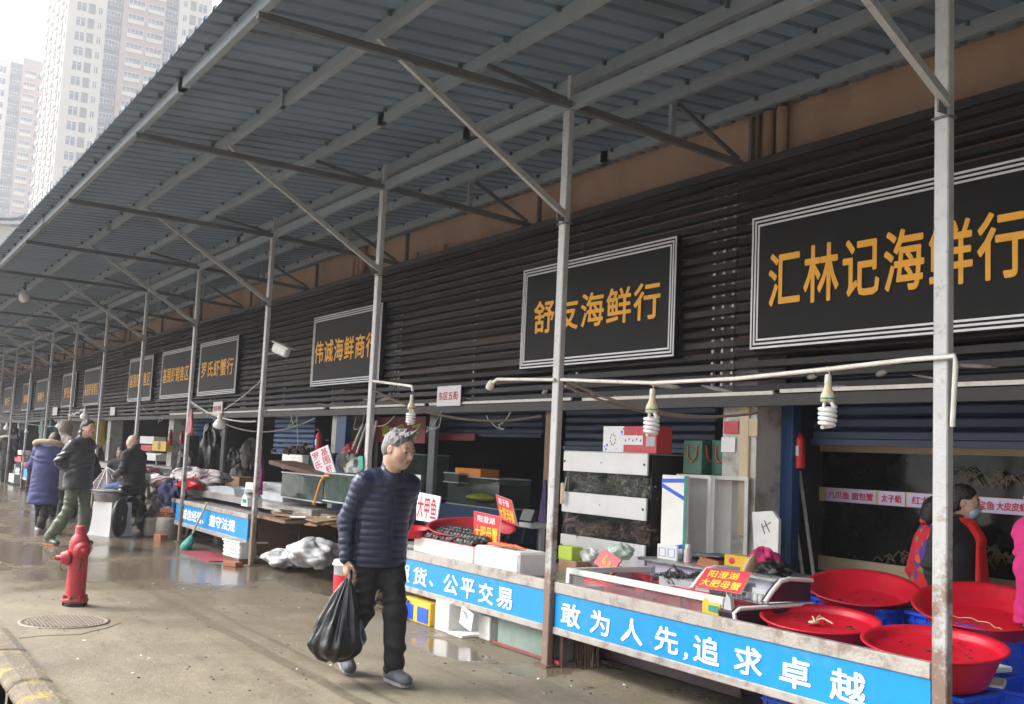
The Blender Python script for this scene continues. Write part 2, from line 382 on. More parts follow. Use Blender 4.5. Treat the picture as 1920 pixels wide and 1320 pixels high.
g.add([(KX, -700, -.17), (700, -700, -.17), (700, KY0, -.17), (KX, KY0, -.17)], [(0, 1, 2, 3)])
g.add([(KX, -700, 0), (KX, KY0, 0), (KX, KY0, -.17), (KX, -700, -.17)], [(0, 1, 2, 3)])
g.add([(KX, KY0, 0), (700, KY0, 0), (700, KY0, -.17), (KX, KY0, -.17)], [(3, 2, 1, 0)])
tag(g.build('ground', M['ground']), kind='structure')

# kerb of rounded concrete blocks, traces of yellow paint
def kerb_mat():
    m = mat('kerb_concrete', (.15, .125, .092), .85, 0, .3, 9, .6, 45, dirt=(.48, .36, .04), dirt_amt=.85, dscale=6.5, dirt_lo=.525)
    return m
M['kerb'] = kerb_mat()
k = MB(); x = KX
prof = [(0, -.17), (0, .02), (.03, .055), (.08, .07), (.19, .07), (.245, .055), (.28, .012), (.28, -.01)]
while x < 4:
    L = 1.02; vs = []; e = .018
    for xx, sh in ((x + e, .012), (x + e * 2.2, 0), (x + L - e * 2.2, 0), (x + L - e, .012)):
        vs += [(xx, KY0 + .14 + (p[0] - .14) * (1 - sh * 2), p[1] - (sh if p[1] > 0 else 0)) for p in prof]
    n = len(prof)
    fs = [(i * n + j, i * n + j + 1, (i + 1) * n + j + 1, (i + 1) * n + j) for i in range(3) for j in range(n - 1)]
    fs += [tuple(range(n)), tuple(range(3 * n, 4 * n))[::-1]]
    k.add(vs, fs, False); x += L
tag(k.build('kerb', M['kerb']), kind='structure')

# ------------------------------------------------------------------ market hall behind the stalls
XE = -78.0; XR = 5.0
ZL0, ZL1, YL, YW = 2.04, 4.13, 6.42, 6.72
hall = thing('market_hall', 'long market hall with a terracotta upper wall behind dark louvres', 'building', (0, YW, 0))
h = MB()
h.box(((XE + XR) / 2, .15, 6.1), (XR - XE, .3, 7.0))
h.build('wall', M['ochre'], hall)
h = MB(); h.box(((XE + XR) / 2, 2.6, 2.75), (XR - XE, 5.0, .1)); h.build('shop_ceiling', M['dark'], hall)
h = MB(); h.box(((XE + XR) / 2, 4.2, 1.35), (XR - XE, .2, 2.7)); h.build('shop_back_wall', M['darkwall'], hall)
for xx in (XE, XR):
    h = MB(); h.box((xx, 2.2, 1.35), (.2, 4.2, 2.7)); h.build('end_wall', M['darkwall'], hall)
PIL = [-6.56, gy(634, 900, 6.6).x, gy(322, 860, 6.6).x, -31.5, -37.5, -43.5, -49.5, -55.5]
print('PIL', [round(v, 2) for v in PIL])
for i, xx in enumerate(PIL):
    h = MB(); h.box((xx, -.02, 1.3), (.40, .34, 2.6)); h.build('pillar', M['pillar'], hall)
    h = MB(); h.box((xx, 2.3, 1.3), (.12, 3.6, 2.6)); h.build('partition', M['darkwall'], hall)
for i, xx in enumerate(PIL[:6]):
    for dx in (-.03, .14, .30):
        h = MB(); h.tube([(xx + dx, -.06, 3.2), (xx + dx, -.06, 4.66)], .05, 8); h.build('downpipe', M['ochre'], hall)
    for dx in (2.1, 2.9, 3.4):
        if (i + int(dx * 10)) % 2 == 0:
            h = MB(); h.tube([(xx + dx, -.04, 4.0), (xx + dx, -.04, 4.35)], .03, 6); h.build('pipe_stub', M['ochre'], hall)

# ------------------------------------------------------------------ louvre screen
lv = thing('louvre_screen', 'dark slatted louvre screen running the length of the market front', 'louvre screen', (0, YL, ZL0))
s = MB(); n_sl = 20; pitch = (ZL1 - .06 - ZL0 - .07) / n_sl
for i in range(n_sl):
    z = .10 + i * pitch; xx = XE
    while xx < XR:
        xe = min(xx + 6.5, XR); dz = random.uniform(-.005, .005)
        c = Vector(((xx + xe) / 2, random.uniform(-.003, .003), z + pitch / 2 + dz))
        s.box(c, (xe - xx - .008, .055, .056), rot=Matrix.Rotation(R(-14 + random.uniform(-5, 5)), 3, 'X')); xx = xe
s.build('slats', M['slat'], lv)
b_ = MB(); b_.box(((XE + XR) / 2, -.01, .045), (XR - XE, .09, .09)); b_.build('bottom_ledge', M['slat'], lv)
b_ = MB(); b_.box(((XE + XR) / 2, -.01, ZL1 - ZL0 - .02), (XR - XE, .10, .07)); b_.build('top_rail', M['slat'], lv)
SUP = []
for j in range(-1, 9):
    base = -6.72 - 6.45 * j
    SUP += [base - .12, base, base + .12, base - 2.15, base - 4.28]
for xx in SUP:
    if XE < xx < XR:
        b_ = MB(); b_.box((xx, .05, (ZL1 - ZL0) / 2 + .03), (.028, .03, ZL1 - ZL0 - .16)); b_.build('support_strip', M['slatsup'], lv)
# white cable trunking along the ledge, in lengths
tr = thing('cable_trunking', 'off-white cable trunking run along the louvre ledge', 'trunking', (0, YL - .05, ZL0 + .11))
xx = XR - .3
while xx > -24:
    L = random.choice((2.6, 3.1, 3.6)); b_ = MB(); b_.box((xx - L / 2, 0, random.uniform(-.006, .006)), (L, .022, .03)); b_.build('trunking_length', M['pipe'], tr); xx -= L + random.uniform(.06, .25)

# ------------------------------------------------------------------ canopy
PX0, PSP, PY = -3.22, 3.32, 4.59
def roofz(Y): return 4.40 + (Y - 2.07) * .055
cp = thing('canopy_roof', 'long grey corrugated metal canopy over the stalls', 'canopy', (0, 0, 0))
Y0, Y1 = 1.87, 6.86
vs = []; fs = []; xx = XE; n = 0
prof = [(0, 0), (.15, 0), (.168, .03), (.197, .03), (.215, 0)]
while xx < XR:
    for dx, dz in prof[:4]:
        for j, yy in enumerate((Y0, (Y0 + Y1) / 2, Y1)):
            vs.append((xx + dx, yy, roofz(yy) + .035 + dz))
    n += 4; xx += .215
fs = [(i * 3 + j, (i + 1) * 3 + j, (i + 1) * 3 + j + 1, i * 3 + j + 1) for i in range(n - 1) for j in range(2)]
s = MB(); s.add(vs, fs)
sh = s.build('roof_sheet', M['sheet'], cp)
sm = sh.modifiers.new('thickness', 'SOLIDIFY'); sm.thickness = .004; sm.offset = 1
PUR = [2.07, 2.91, 3.83, 4.72, 5.56, 6.34]
for yy in PUR:
    s = MB(); z = roofz(yy); xx = XR
    while xx > XE:
        L = 3.32 * 2; a = max(xx - L - .12, XE)
        off = random.choice((0, .012))
        s.box(((xx + a) / 2, yy - .025 + off, z - .018), (xx - a, .006, .098))              # web
        s.box(((xx + a) / 2, yy + off, z - .069), (xx - a, .050, .005))                    # bottom flange
        s.box(((xx + a) / 2, yy + off + .003, z + .028), (xx - a, .05, .005))
        s.box(((xx + a) / 2, yy + .026 + off, z - .060), (xx - a, .005, .02))
        xx -= L
    s.build('purlin', M['purlin'], cp)
s = MB(); xx = XR
while xx > -50:                                                                             # cleats holding the sheet to the purlins
    for yy in PUR: s.box((xx, yy - .045, roofz(yy) + .012), (.02, .03, .035))
    xx -= .66
s.build('cleats', M['chord'], cp)
BZ = 4.29
s = MB(); s.box(((XE + XR) / 2, PY, BZ), (XR - XE, .05, .10)); s.build('main_beam', M['purlin'], cp)
NP = 22
postX = [PX0 - PSP * i for i in range(-2, NP)]
chp = MB(); chp.bar((0, 2.0, 4.325), (0, 6.40, 4.15), .05, .05); ch_me = None
def part_mesh(name, mb, mt):
    o = mb.build(name, mt); me = o.data; bpy.data.objects.remove(o); return me
def put(name, me, parent, loc):
    o = bpy.data.objects.new(name, me); COL.objects.link(o); o.parent = parent; o.location = loc; return o
ch_me = part_mesh('bottom_chord', MB().bar((0, 2.05, 4.31), (0, 4.56, 4.27), .045, .05).bar((0, 4.62, 4.27), (0, 6.40, 4.15), .045, .055), M['chord'])
br_me = part_mesh('diagonal_brace', MB().bar((.045, 4.56, 3.40), (.045, 2.91, 4.40), .04, .045), M['steel'])
st_me = part_mesh('stub', MB().bar((0, 5.60, 4.225), (0, 5.60, 4.50), .035, .05), M['purlin'])
wb_me = part_mesh('web_member', MB().bar((0, 5.66, 4.52), (0, 6.36, 4.19), .03, .035), M['chord'])
wo_me = part_mesh('web_member', MB().bar((0, 3.80, 4.40), (0, 4.52, 4.30), .028, .03), M['chord'])
wv_me = part_mesh('web_member', MB().bar((0, 6.52, 4.10), (0, 6.52, 4.60), .03, .05), M['chord'])
for xx in postX:
    if xx < XE + .2: continue
    for nm, me in (('bottom_chord', ch_me), ('diagonal_brace', br_me), ('stub', st_me), ('web_member', wb_me), ('web_member', wo_me), ('web_member', wv_me)):
        put(nm, me, cp, (xx + (.06 if nm != 'diagonal_brace' else 0), 0, 0))
# posts
def post_mat():
    m = mat('post_paint', (.43, .435, .44), .48, .15, .12, 9, .15, 60, dirt=(.20, .15, .10), dirt_amt=.75, dscale=16, dirt_lo=.58)
    t = m.node_tree; N = t.nodes; L = t.links; b = N['Principled BSDF']
    old = b.inputs['Base Color'].links[0].from_socket
    tc = N.new('ShaderNodeTexCoord'); sx = N.new('ShaderNodeSeparateXYZ'); L.new(tc.outputs['Object'], sx.inputs[0])
    n = N.new('ShaderNodeTexNoise'); n.inputs['Scale'].default_value = 9; n.inputs['Detail'].default_value = 8; n.inputs['Roughness'].default_value = .7; L.new(tc.outputs['Object'], n.inputs['Vector'])
    r = N.new('ShaderNodeMapRange'); r.inputs[1].default_value = 1.75; r.inputs[2].default_value = .1; r.inputs[3].default_value = -.06; r.inputs[4].default_value = .30; L.new(sx.outputs[2], r.inputs[0])
    a = N.new('ShaderNodeMath'); a.operation = 'ADD'; L.new(n.outputs['Fac'], a.inputs[0]); L.new(r.outputs[0], a.inputs[1])
    q = N.new('ShaderNodeMapRange'); q.inputs[1].default_value = .56; q.inputs[2].default_value = .70; q.inputs[4].default_value = .9; L.new(a.outputs[0], q.inputs[0])
    mx = N.new('ShaderNodeMix'); mx.data_type = 'RGBA'; mx.inputs[7].default_value = (.17, .10, .065, 1); L.new(q.outputs[0], mx.inputs[0]); L.new(old, mx.inputs[6]); L.new(mx.outputs[2], b.inputs['Base Color'])
    return m
M['post'] = post_mat()
po = MB()
hw, hd, t_ = .042, .026, .006
po.box((0, 0, 2.12), (hw * 2, hd * 2, 4.24), bev=.006)
post_me = part_mesh('shaft', po, M['post'])
stub_me = part_mesh('top_stub', MB().box((.01, 0, 4.43), (.04, .035, .19)), M['post'])
gus_me = part_mesh('bracket_plate', MB().box((.03, -.05, 3.40), (.012, .09, .10)).box((0, 0, 3.34), (.10, .07, .012)), M['chord'])
base_me = part_mesh('base_plate', MB().box((0, 0, .006), (.16, .12, .012)), M['rust'])
WHERE = {0: 'at the right end of the longest blue banner', 1: 'between the two nearest blue banners', 2: 'just left of the walking man', 3: 'beside the purple cloth on the left stall', 4: 'with a pink cloth tied to it',
         5: 'behind the seated bald man', 6: 'just behind the man in green wellingtons', 7: 'behind the grey hooded coat'}
for i, xx in enumerate(postX):
    if xx < XE + .2: continue
    j = i - 2
    p = thing('canopy_post', 'grey steel canopy post ' + WHERE.get(j, 'far up the street among the farthest of its row'), 'post', (xx, PY, 0), 0, 'canopy posts' if j in WHERE else 'farthest canopy posts')
    if j < 0: p['label'] = 'grey steel canopy post beyond the right end of the stalls'; p['group'] = 'canopy posts out to the right'
    for nm, me in (('shaft', post_me), ('top_stub', stub_me), ('bracket_plate', gus_me), ('base_plate', base_me)):
        put(nm, me, p, (0, 0, 0))

# ------------------------------------------------------------------ shop signs on the louvres
def shop_sign(xl, xr, txt, label, tw=None, tx=None, th=.34, tz=3.04, zt=3.66, zb=2.51, full=True, grp='amber-lettered shop signs'):
    f_ = (YL - .105) / YL; xl, xr, zt, zb = xl * f_, xr * f_, 1.53 + (zt - 1.53) * f_, 1.53 + (zb - 1.53) * f_
    cx, W, Hh = (xl + xr) / 2, xr - xl, zt - zb
    t = thing('shop_sign', label, 'sign', (cx, YL - .075, zb), 0, grp)
    MB().box((0, 0, Hh / 2), (W, .06, Hh), bev=.004).build('panel', M['signblack'], t)
    b = MB(); lw = .016
    for q in (0.012, .045, .078) if full else (.014, .05):
        a, c = W / 2 - q, Hh / 2 - q
        for sg in (-1, 1):
            b.box((0, -.032, Hh / 2 + sg * (c - lw / 2)), (a * 2, .006, lw)); b.box((sg * (a - lw / 2), -.032, Hh / 2), (lw, .006, c * 2 - lw * 2 - .001))
    b.build('border_lines', M['signline'], t)
    tw = tw or W * .78
    letters('lettering', txt, ((tx - cx) if tx is not None else 0, -.033, tz - zb), (1, 0, 0), (0, 0, 1), tw, th, M['gold'], t, bold=.018, spacing=1.12)
    return t
A = gy(1440, 515, 6.3); B_ = gy(1922, 460, 6.3); C_ = gy(1000, 600, 6.3); D_ = gy(1237, 560, 6.3)
shop_sign(-6.36, 2 * (A.x + B_.x) / 2 + 6.36, '汇林记海鲜行', 'largest black shop sign, six amber characters, cut by the right picture edge', tw=B_.x - A.x, tx=(A.x + B_.x) / 2, th=.46, tz=3.06)
shop_sign(-9.92, -7.30, '舒友海鲜行', 'black shop sign with five amber characters, crossed by the second nearest post', tw=D_.x - C_.x, tx=(C_.x + D_.x) / 2, th=.36, tz=3.05)
shop_sign(-16.18, -13.58, '伟诚海鲜商行', 'black shop sign with six amber characters whose right end a post hides', tw=2.28, th=.36)
shop_sign(-22.59, -20.0, '罗氏虾蟹行', 'black shop sign with five amber characters beside the security camera', tw=2.1, th=.34)
shop_sign(-25.72, -23.12, '基围虾销售区', 'black shop sign with amber text standing close left of a matching sign', tw=2.15, th=.34)
shop_sign(-29.06, -26.55, '基围虾销售区', 'black amber-lettered sign cut in the middle by a post', tw=2.15, th=.34)
far_lab = ['small far black sign right of the sixth post', 'small far black sign next left, half hidden by a post', 'tiny far black sign of a close pair, the right one', 'tiny far black sign of a close pair, the left one', 'farthest black sign at the left picture edge']
for (a, c), tx_, l_ in zip([(-35.1, -32.7), (-38.9, -36.5), (-44.6, -42.1), (-48.2, -45.8), (-54.0, -51.5)], ['基围虾销售区', '罗氏虾', '海鲜行', '海鲜行', '鲜行'], far_lab):
    shop_sign(a, c, tx_, l_, tw=2.0 if len(tx_) > 3 else 1.5, th=.36, full=False, tz=2.98)
def street_plate(xl, xr, zb, zt, txt, label, Y=6.33):
    t = thing('street_plate', label, 'sign', ((xl + xr) / 2, Y, zb), 0, 'white street plates')
    MB().box((0, 0, (zt - zb) / 2), (xr - xl, .012, zt - zb), bev=.003).build('plate', M['paper'], t)
    letters('lettering', txt, (0, -.007, (zt - zb) / 2), (1, 0, 0), (0, 0, 1), (xr - xl) * .82, (zt - zb) * .42, M['redtxt'], t, bold=.012, spacing=1.1)
a, c = gy(819, 762, 6.33), gy(865, 722, 6.33)
street_plate(a.x, c.x, a.z, c.z, '东区五街', 'white plate with four red characters above the walking man')
a, c = gy(399, 778, 6.33), gy(418, 753, 6.33)
street_plate(a.x, c.x, a.z, c.z, '东区四街', 'white red-lettered plate just above a hanging bulb')
for (px, py, l_) in ((211, 771, 'small white plate left of the pink cloth'), (103, 771, 'tiny white plate far up the louvre ledge')):
    a, c = gy(px - 5, py + 8, 6.33), gy(px + 5, py - 8, 6.33); t = thing('street_plate', l_, 'sign', ((a.x + c.x) / 2, 6.33, a.z), 0, 'white street plates')
    MB().box((0, 0, (c.z - a.z) / 2), (c.x - a.x, .012, c.z - a.z), bev=.003).build('plate', M['paper'], t)

# ------------------------------------------------------------------ apartment towers far up the street
M['cream'] = mat('cream_render', (.50, .47, .41), .85, 0, .05, .1)
M['pink'] = mat('salmon_render', (.335, .23, .21), .85, 0, .06, .1)
M['dgrey'] = mat('dark_grey_cladding', (.10, .11, .135), .8, 0, .1, .1)
M['pane'] = mat('window_pane', (.07, .095, .12), .15, 0, .4, .3)
M['pframe'] = mat('window_frame_white', (.5, .51, .52), .6, 0, .05, .5)
M['bronze'] = mat('brown_louvre', (.15, .115, .10), .7, 0, .1, .5)
M['rooftile'] = mat('pale_roof_tile', (.42, .43, .44), .7, 0, .1, 2)
def win_mesh(kind, W, Hh):
    m = MB(); m.m = 0
    if kind == 'window':
        m.box((0, 0, 0), (.12, W, Hh)); m.m = 1; p = 3 if W > 2 else 2
        for q in range(p): m.box((.05, -W / 2 + W * (q + .5) / p, -.04), (.06, W / p - .14, Hh - .22))
        m.m = 0; m.box((.07, 0, Hh * .18), (.05, W - .1, .06))
    elif kind == 'louvre_bay':
        m.m = 2; m.box((0, 0, 0), (.1, W, Hh))
        m.m = 3
        for q in range(6): m.box((.05, 0, -Hh / 2 + Hh * (q + .5) / 6), (.06, W - .1, .10))
    else:                                             # balcony: recess dark, glazed front above a solid parapet
        m.m = 1; m.box((.02, 0, .35), (.1, W, Hh - .7)); m.m = 0
        for q in range(5): m.box((.08, -W / 2 + W * q / 4, .35), (.06, .07, Hh - .7))
        m.box((.09, 0, Hh / 2 - .06), (.07, W, .10)); m.box((.09, 0, .15), (.05, W, .06))
        m.m = 3 if kind == 'dark_balcony' else 4; m.box((.16, 0, -Hh / 2 + .38), (.28, W + .08, .76)); m.m = 3 if kind == 'dark_balcony' else 0; m.box((.18, 0, -Hh / 2 + .79), (.3, W + .1, .06))
        m.m = 2
        if random.random() < 2: m.box((.12, W * .22, .2), (.05, .5, .7))
    return m
WM = [M['pframe'], M['pane'], M['bronze'], M['dgrey'], M['cream']]
def in_view(p):
    d = p - CAM_O; zc = -d.dot(_b)
    if zc <= 0: return False
    px, py = 960 + FPX * d.dot(_r) / zc, 660 - FPX * d.dot(_u) / zc
    return -10 < px < 1930 and -15 < py < 1330 and py < 478 - px * 1.075 + 6
def tower(label, X, strips, z0, nfl, fh, depth, side_cols=0):
    """strips: (y0, y1, wall material, proud, [(kind, yc, w, h, dz)])"""
    ya, yb = strips[0][0], strips[-1][1]
    t = thing('apartment_tower', label, 'tower', (X, (ya + yb) / 2, 0), 0, 'apartment towers')
    yc0 = (ya + yb) / 2; cnt = 0; rest = MB()
    for (y0, y1, mt, pr, cols) in strips:
        top = z0 + nfl * fh + (2.5 if pr > 0 else 1.2)
        MB().box((-depth / 2 + pr / 2, (y0 + y1) / 2 - yc0, top / 2), (depth + pr, y1 - y0, top)).build('wall', M[mt], t)
        for (kind, yc, W, Hh, dz) in cols:
            me = part_mesh(kind, win_mesh(kind, W, Hh), WM)
            for f in range(nfl):
                loc = Vector((pr + .02, yc - yc0, z0 + f * fh + dz))
                wp = Vector((X, yc0, 0)) + loc
                if wp.z < 26: continue
                if in_view(wp) and cnt < 100:
                    put(kind, me, t, loc); cnt += 1
                else:
                    rest.T = Matrix.Translation(loc); mm = me
                    rest.add([v.co for v in me.vertices], [tuple(p.vertices) for p in me.polygons]); rest.mi[-len(me.polygons):] = [p.material_index for p in me.polygons]
    rest.T = None
    # side face with columns of balconies and windows
    for q in range(side_cols):
        for f in range(nfl):
            z = z0 + f * fh + 1.5; xx = -depth + (q + .5) * depth / side_cols
            if z < 26: continue
            rest.m = 1; rest.box((xx, ya - yc0, z), (depth / side_cols * .66, .14, 1.7))
            rest.m = 0; rest.box((xx, ya - yc0 - .14, z - .1), (depth / side_cols * .12, .2, 1.7))
            if q % 2 == 0: rest.m = 4; rest.box((xx, ya - yc0 - .25, z - 1.15), (depth / side_cols * .8, .5, .8))
    if rest.v: tag(rest.build('far_windows', WM, t), kind='stuff')
    return t
k = 1.07
mainstrips = [
    (28.3 * k, 35.0 * k, 'cream', .0, [('window', 30.6 * k, 1.8, 1.9, 1.5), ('louvre_bay', 32.4 * k, 1.25, 2.0, 1.5), ('window', 33.9 * k, .8, 1.5, 1.5)]),
    (35.0 * k, 37.8 * k, 'dgrey', -.9, [('dark_balcony', 36.4 * k, 2.5, 2.3, 1.4)]),
    (37.8 * k, 45.5 * k, 'pink', .3, [('balcony', 40.15 * k, 3.1, 2.0, 1.5), ('balcony', 43.7 * k, 3.1, 2.0, 1.5)]),
    (45.5 * k, 48.0 * k, 'dgrey', -.9, [('dark_balcony', 46.8 * k, 2.4, 2.3, 1.4)]),
    (48.0 * k, 54.2 * k, 'cream', .0, [('window', 49.1 * k, .8, 1.5, 1.5), ('louvre_bay', 50.6 * k, 1.25, 2.0, 1.5), ('window', 52.4 * k, 1.8, 1.9, 1.5)]),
]
tower('tall cream and salmon apartment tower with dark balcony strips, nearest of the towers', -200 * k, mainstrips, 0, 37, 3.0, 26, 8)
k = 1.13
leftstrips = [
    (14.0 * k, 24.9 * k, 'cream', .0, [('window', 16 * k, 1.8, 1.7, 1.5), ('window', 20 * k, 1.8, 1.7, 1.5), ('window', 23.4 * k, 1.5, 1.7, 1.5)]),
    (24.9 * k, 27.3 * k, 'dgrey', -.8, [('dark_balcony', 26.1 * k, 2.3, 2.2, 1.4)]),
    (27.3 * k, 33.5 * k, 'pink', .3, [('balcony', 28.9 * k, 2.6, 1.9, 1.5), ('window', 31.2 * k, 1.6, 1.7, 1.5)]),
]
tower('farther cream and salmon tower whose flat roof shows at the left picture edge', -250 * k, leftstrips, 0, 31, 3.0, 16)
# lower block with upturned tiled eaves
bl = thing('tiled_block', 'pale block with upturned tiled eaves low at the left picture edge', 'building', (-120, 10.5, 0))
MB().box((-5, 0, 11.6), (10, 7.4, 23.2)).build('wall', M['cream'], bl)
wm_ = part_mesh('window', win_mesh('window', 1.0, 1.3), WM)
for f in range(5):
    for yy in (-2.6, -.6, 1.4, 3.0): put('window', wm_, bl, (.03, yy, 21.6 - f * 2.7))
s = MB(); N_ = 10
for lay, (zz, ov, hh) in enumerate(((23.2, .8, .28), (23.9, .5, .25))):
    vs = []; fs = []
    for i in range(N_ + 1):
        u = -1 + 2 * i / N_; yy = u * (3.7 + ov); lift = .75 * abs(u) ** 4
        for (xo, zo) in ((ov, 0), (ov, hh), (-4, hh + 1.4 - lay * .6), (-4, 0)): vs.append((xo, yy, zz + lift * (1 if xo > 0 else .3) + zo))
    for i in range(N_):
        for q in range(4): fs.append((i * 4 + q, i * 4 + (q + 1) % 4, (i + 1) * 4 + (q + 1) % 4, (i + 1) * 4 + q))
    fs += [(3, 2, 1, 0), (N_ * 4, N_ * 4 + 1, N_ * 4 + 2, N_ * 4 + 3)]
    s.add(vs, fs)
s.prism([(-2.6, 0), (2.6, 0), (0, 2.0)], (.1, 0, 24.3), (0, 1, 0), (0, 0, 1), (-3, 0, 0))
s.build('roof', M['rooftile'], bl)
# ================================================================== STALLS
def pb(l, t, r, b, Y, depth):
    """box whose front face on the plane Y covers the photo rectangle l,t,r,b (t, b read at mid width)"""
    m = (l + r) / 2; x0, x1 = gy(l, (t + b) / 2, Y).x, gy(r, (t + b) / 2, Y).x
    z1, z0 = gy(m, t, Y).z, gy(m, b, Y).z
    return Vector(((x0 + x1) / 2, Y + depth / 2, (z0 + z1) / 2)), (abs(x1 - x0), depth, z1 - z0)
def item(name, label, cat, mb, mt, loc=(0, 0, 0), group=None, rz=0):
    o = mb.build(name, mt); o.location = loc; o.rotation_euler = (0, 0, rz); return tag(o, label, cat, group)
def slab(name, label, cat, l, t, r, b, Y, depth, mt, bev=.006, group=None):
    c, d = pb(l, t, r, b, Y, depth); m = MB(); m.box((0, 0, d[2] / 2), d, bev=bev)
    return item(name, label, cat, m, mt, (c.x, c.y, c.z - d[2] / 2), group)
SY = 4.62
def stall(xl, xr, label, texts, z=(.24, .29, .54, .62), depth=1.15, table_z=.50, legs=True, gap=None, top=True, mt_top='tin', top_r=0.0):
    t = thing('market_stall', label, 'stall', ((xl + xr) / 2, SY, 0), 0, 'stalls with blue slogan banners'); W = xr - xl
    MB().box((0, 0, (z[2] + z[3]) / 2), (W, .05, z[3] - z[2]), bev=.004).build('top_rail', M['rail'], t)
    MB().box((0, 0, (z[0] + z[1]) / 2), (W, .05, z[1] - z[0]), bev=.004).build('bottom_rail', M['rail'], t)
    MB().box((0, .0, (z[1] + z[2]) / 2), (W - .01, .026, z[2] - z[1] - .002)).build('banner', M['banner'], t)
    for (txt, x0, x1, zc, hh, zt_) in texts:
        letters('lettering', txt, ((x0 + x1) / 2 - (xl + xr) / 2, -.013, zc), (1, 0, zt_), (0, 0, 1), x1 - x0, hh, M['bannertxt'], t, bold=.02, spacing=1.0)
    if top: MB().box((-top_r / 2, depth / 2 + .03, table_z - .015), (W - top_r, depth, .03)).build('table_top', M[mt_top], t)
    for sx in (-1, 1):
        for yy in (.06, depth - .02):
            MB().box((sx * (W / 2 - .03), yy, table_z / 2 - .016), (.04, .04, table_z - .034)).build('leg', M['rust'], t)
    return t
# --- nearest stall, beyond its right end stands post 0
S0L, S0R = -6.49, -3.29
def tx(px, py): return gy(px, py, SY).x
stall(S0L, S0R, 'nearest stall, blue banner with eight white characters and red basins on top',
      [('敢', tx(1055, 1155), tx(1092, 1155), .405, .165, 0), ('为', tx(1110, 1165), tx(1147, 1165), .405, .165, 0), ('人', tx(1168, 1180), tx(1209, 1180), .405, .165, 0), ('先', tx(1231, 1200), tx(1276, 1200), .405, .165, 0),
       ('，', tx(1285, 1228), tx(1294, 1228), .335, .05, 0), ('追', tx(1304, 1222), tx(1353, 1222), .405, .165, 0), ('求', tx(1380, 1245), tx(1433, 1245), .405, .165, 0), ('卓', tx(1465, 1265), tx(1524, 1265), .405, .17, 0), ('越', tx(1560, 1285), tx(1627, 1285), .405, .17, 0)],
      table_z=.44, top_r=1.25)
# dark lower boards under the nearest stall
t = slab('purple_board', 'dark purplish board lying under the nearest stall', 'board', 1100, 1192, 1390, 1268, 5.0, .03, M['maroon'])
b = MB()
for i in range(46): a = random.uniform(-.02, .02); xx = i * .0062; b.tube([(xx, random.uniform(0, .05), 0), (xx + a, .02 + random.uniform(-.03, .05), .30)], .004, 5, False)
P = gz(1062, 1240); item('straw_broom', 'grey straw broom head standing under the stall beside the nearest whole post', 'broom', b, M['wood'], (P.x, P.y + .05, 0))
slab('foam_block', 'thin upright white foam block just right of the second nearest post base', 'foam block', 1043, 1195, 1056, 1246, 4.82, .10, M['foam'])

# --- middle stall, half hidden by the walking man
S1L, S1R = -9.80, -6.59
stall(S1L, S1R, 'middle stall with a blue banner of white characters partly behind the walking man',
      [('假', tx(751, 1078), tx(771, 1078), .405, .165, 0), ('货', tx(777, 1088), tx(803, 1088), .405, .165, 0), ('、', tx(807, 1108), tx(815, 1108), .37, .05, 0), ('公', tx(834, 1100), tx(862, 1100), .405, .165, 0),
       ('平', tx(867, 1108), tx(893, 1108), .405, .165, 0), ('交', tx(900, 1118), tx(928, 1118), .405, .165, 0), ('易', tx(934, 1125), tx(964, 1125), .405, .165, 0)], table_z=.56)
# --- left stall
S2L, S2R = -16.90, -13.44
stall(S2L, S2R, 'left stall with grey freezers, blue banner and a brown side panel',
      [('诚信经营、', tx(343, 972), tx(384, 978), .435, .165, 0), ('遵守法规', tx(394, 980), tx(443, 985), .435, .165, 0)], z=(.24, .30, .57, .635), table_z=.60, depth=1.3)
st2 = [o for o in bpy.data.objects if o.get('label', '').startswith('left stall')][0]
MB().box(((S2R - S2L) / 2 - .01, .75, .36), (.03, 1.25, .52)).build('side_panel', M['rust'], st2)
MB().box(((S2R - S2L) / 2 + .02, .08, .34), (.03, .03, .68)).build('corner_leg', M['rust'], st2)
MB().box(((S2R - S2L) / 2 + .4, .55, .325), (.03, .03, .62)).build('corner_leg', M['rust'], st2)
MB().box(((S2R - S2L) / 2 + .55, .7, .618), (1.2, 1.3, .035)).build('side_table', M['wood'], st2)
b = stall(-20.2, -17.06, 'next stall left, short blue banner end beside the rag bundles', [('荣誉', tx(309, 953), tx(321, 955), .435, .165, 0)], z=(.24, .30, .57, .635), table_z=.6)
stall(-33.5, -29.5, 'far stall whose small blue banner shows left of the maroon jacket', [('经营', tx(30, 880), tx(38, 880), .46, .2, 0)], z=(.26, .33, .66, .74), table_z=.66)

# ------------------------------------------------------------------ red basins and blue crates
def basin(label, l, r_, py, z, tilt, hk=.46, mt='red', group='red basins', floor=.012):
    P = gz((l + r_) / 2, py, z); zc = -(P - CAM_O).dot(_b); r = (r_ - l) / 2 * zc / FPX
    h = r * hk; prof = [(.0, 0), (.70 * r, 0), (.73 * r, .01), (.90 * r, h * .86), (.92 * r, h * .93), (.985 * r, h * .94), (r, h * .97), (r, h), (.985 * r, h + .004), (.93 * r, h - .004), (.90 * r, h * .9)] + ([(.71 * r, .018), (.66 * r, .012), (0, .012)] if floor < .05 else [(.885 * r, h * (floor + .06)), (.85 * r, h * floor), (0, h * floor - .004)])
    d = (P - CAM_O); ax = Vector((-d.y, d.x, 0)).normalized() * -1      # horizontal axis, left to right across the sight line
    rot = Matrix.Rotation(-R(tilt), 3, -ax) if False else Matrix.Rotation(R(tilt), 3, Vector((d.y, -d.x, 0)).normalized())
    m = MB(); m.lathe([(a, zz - h) for a, zz in prof], n=56, rot=rot)
    o = item('basin', label, 'basin', m, M[mt], P, group); return o, P, r, h, rot, (0 if floor < .05 else h * floor)
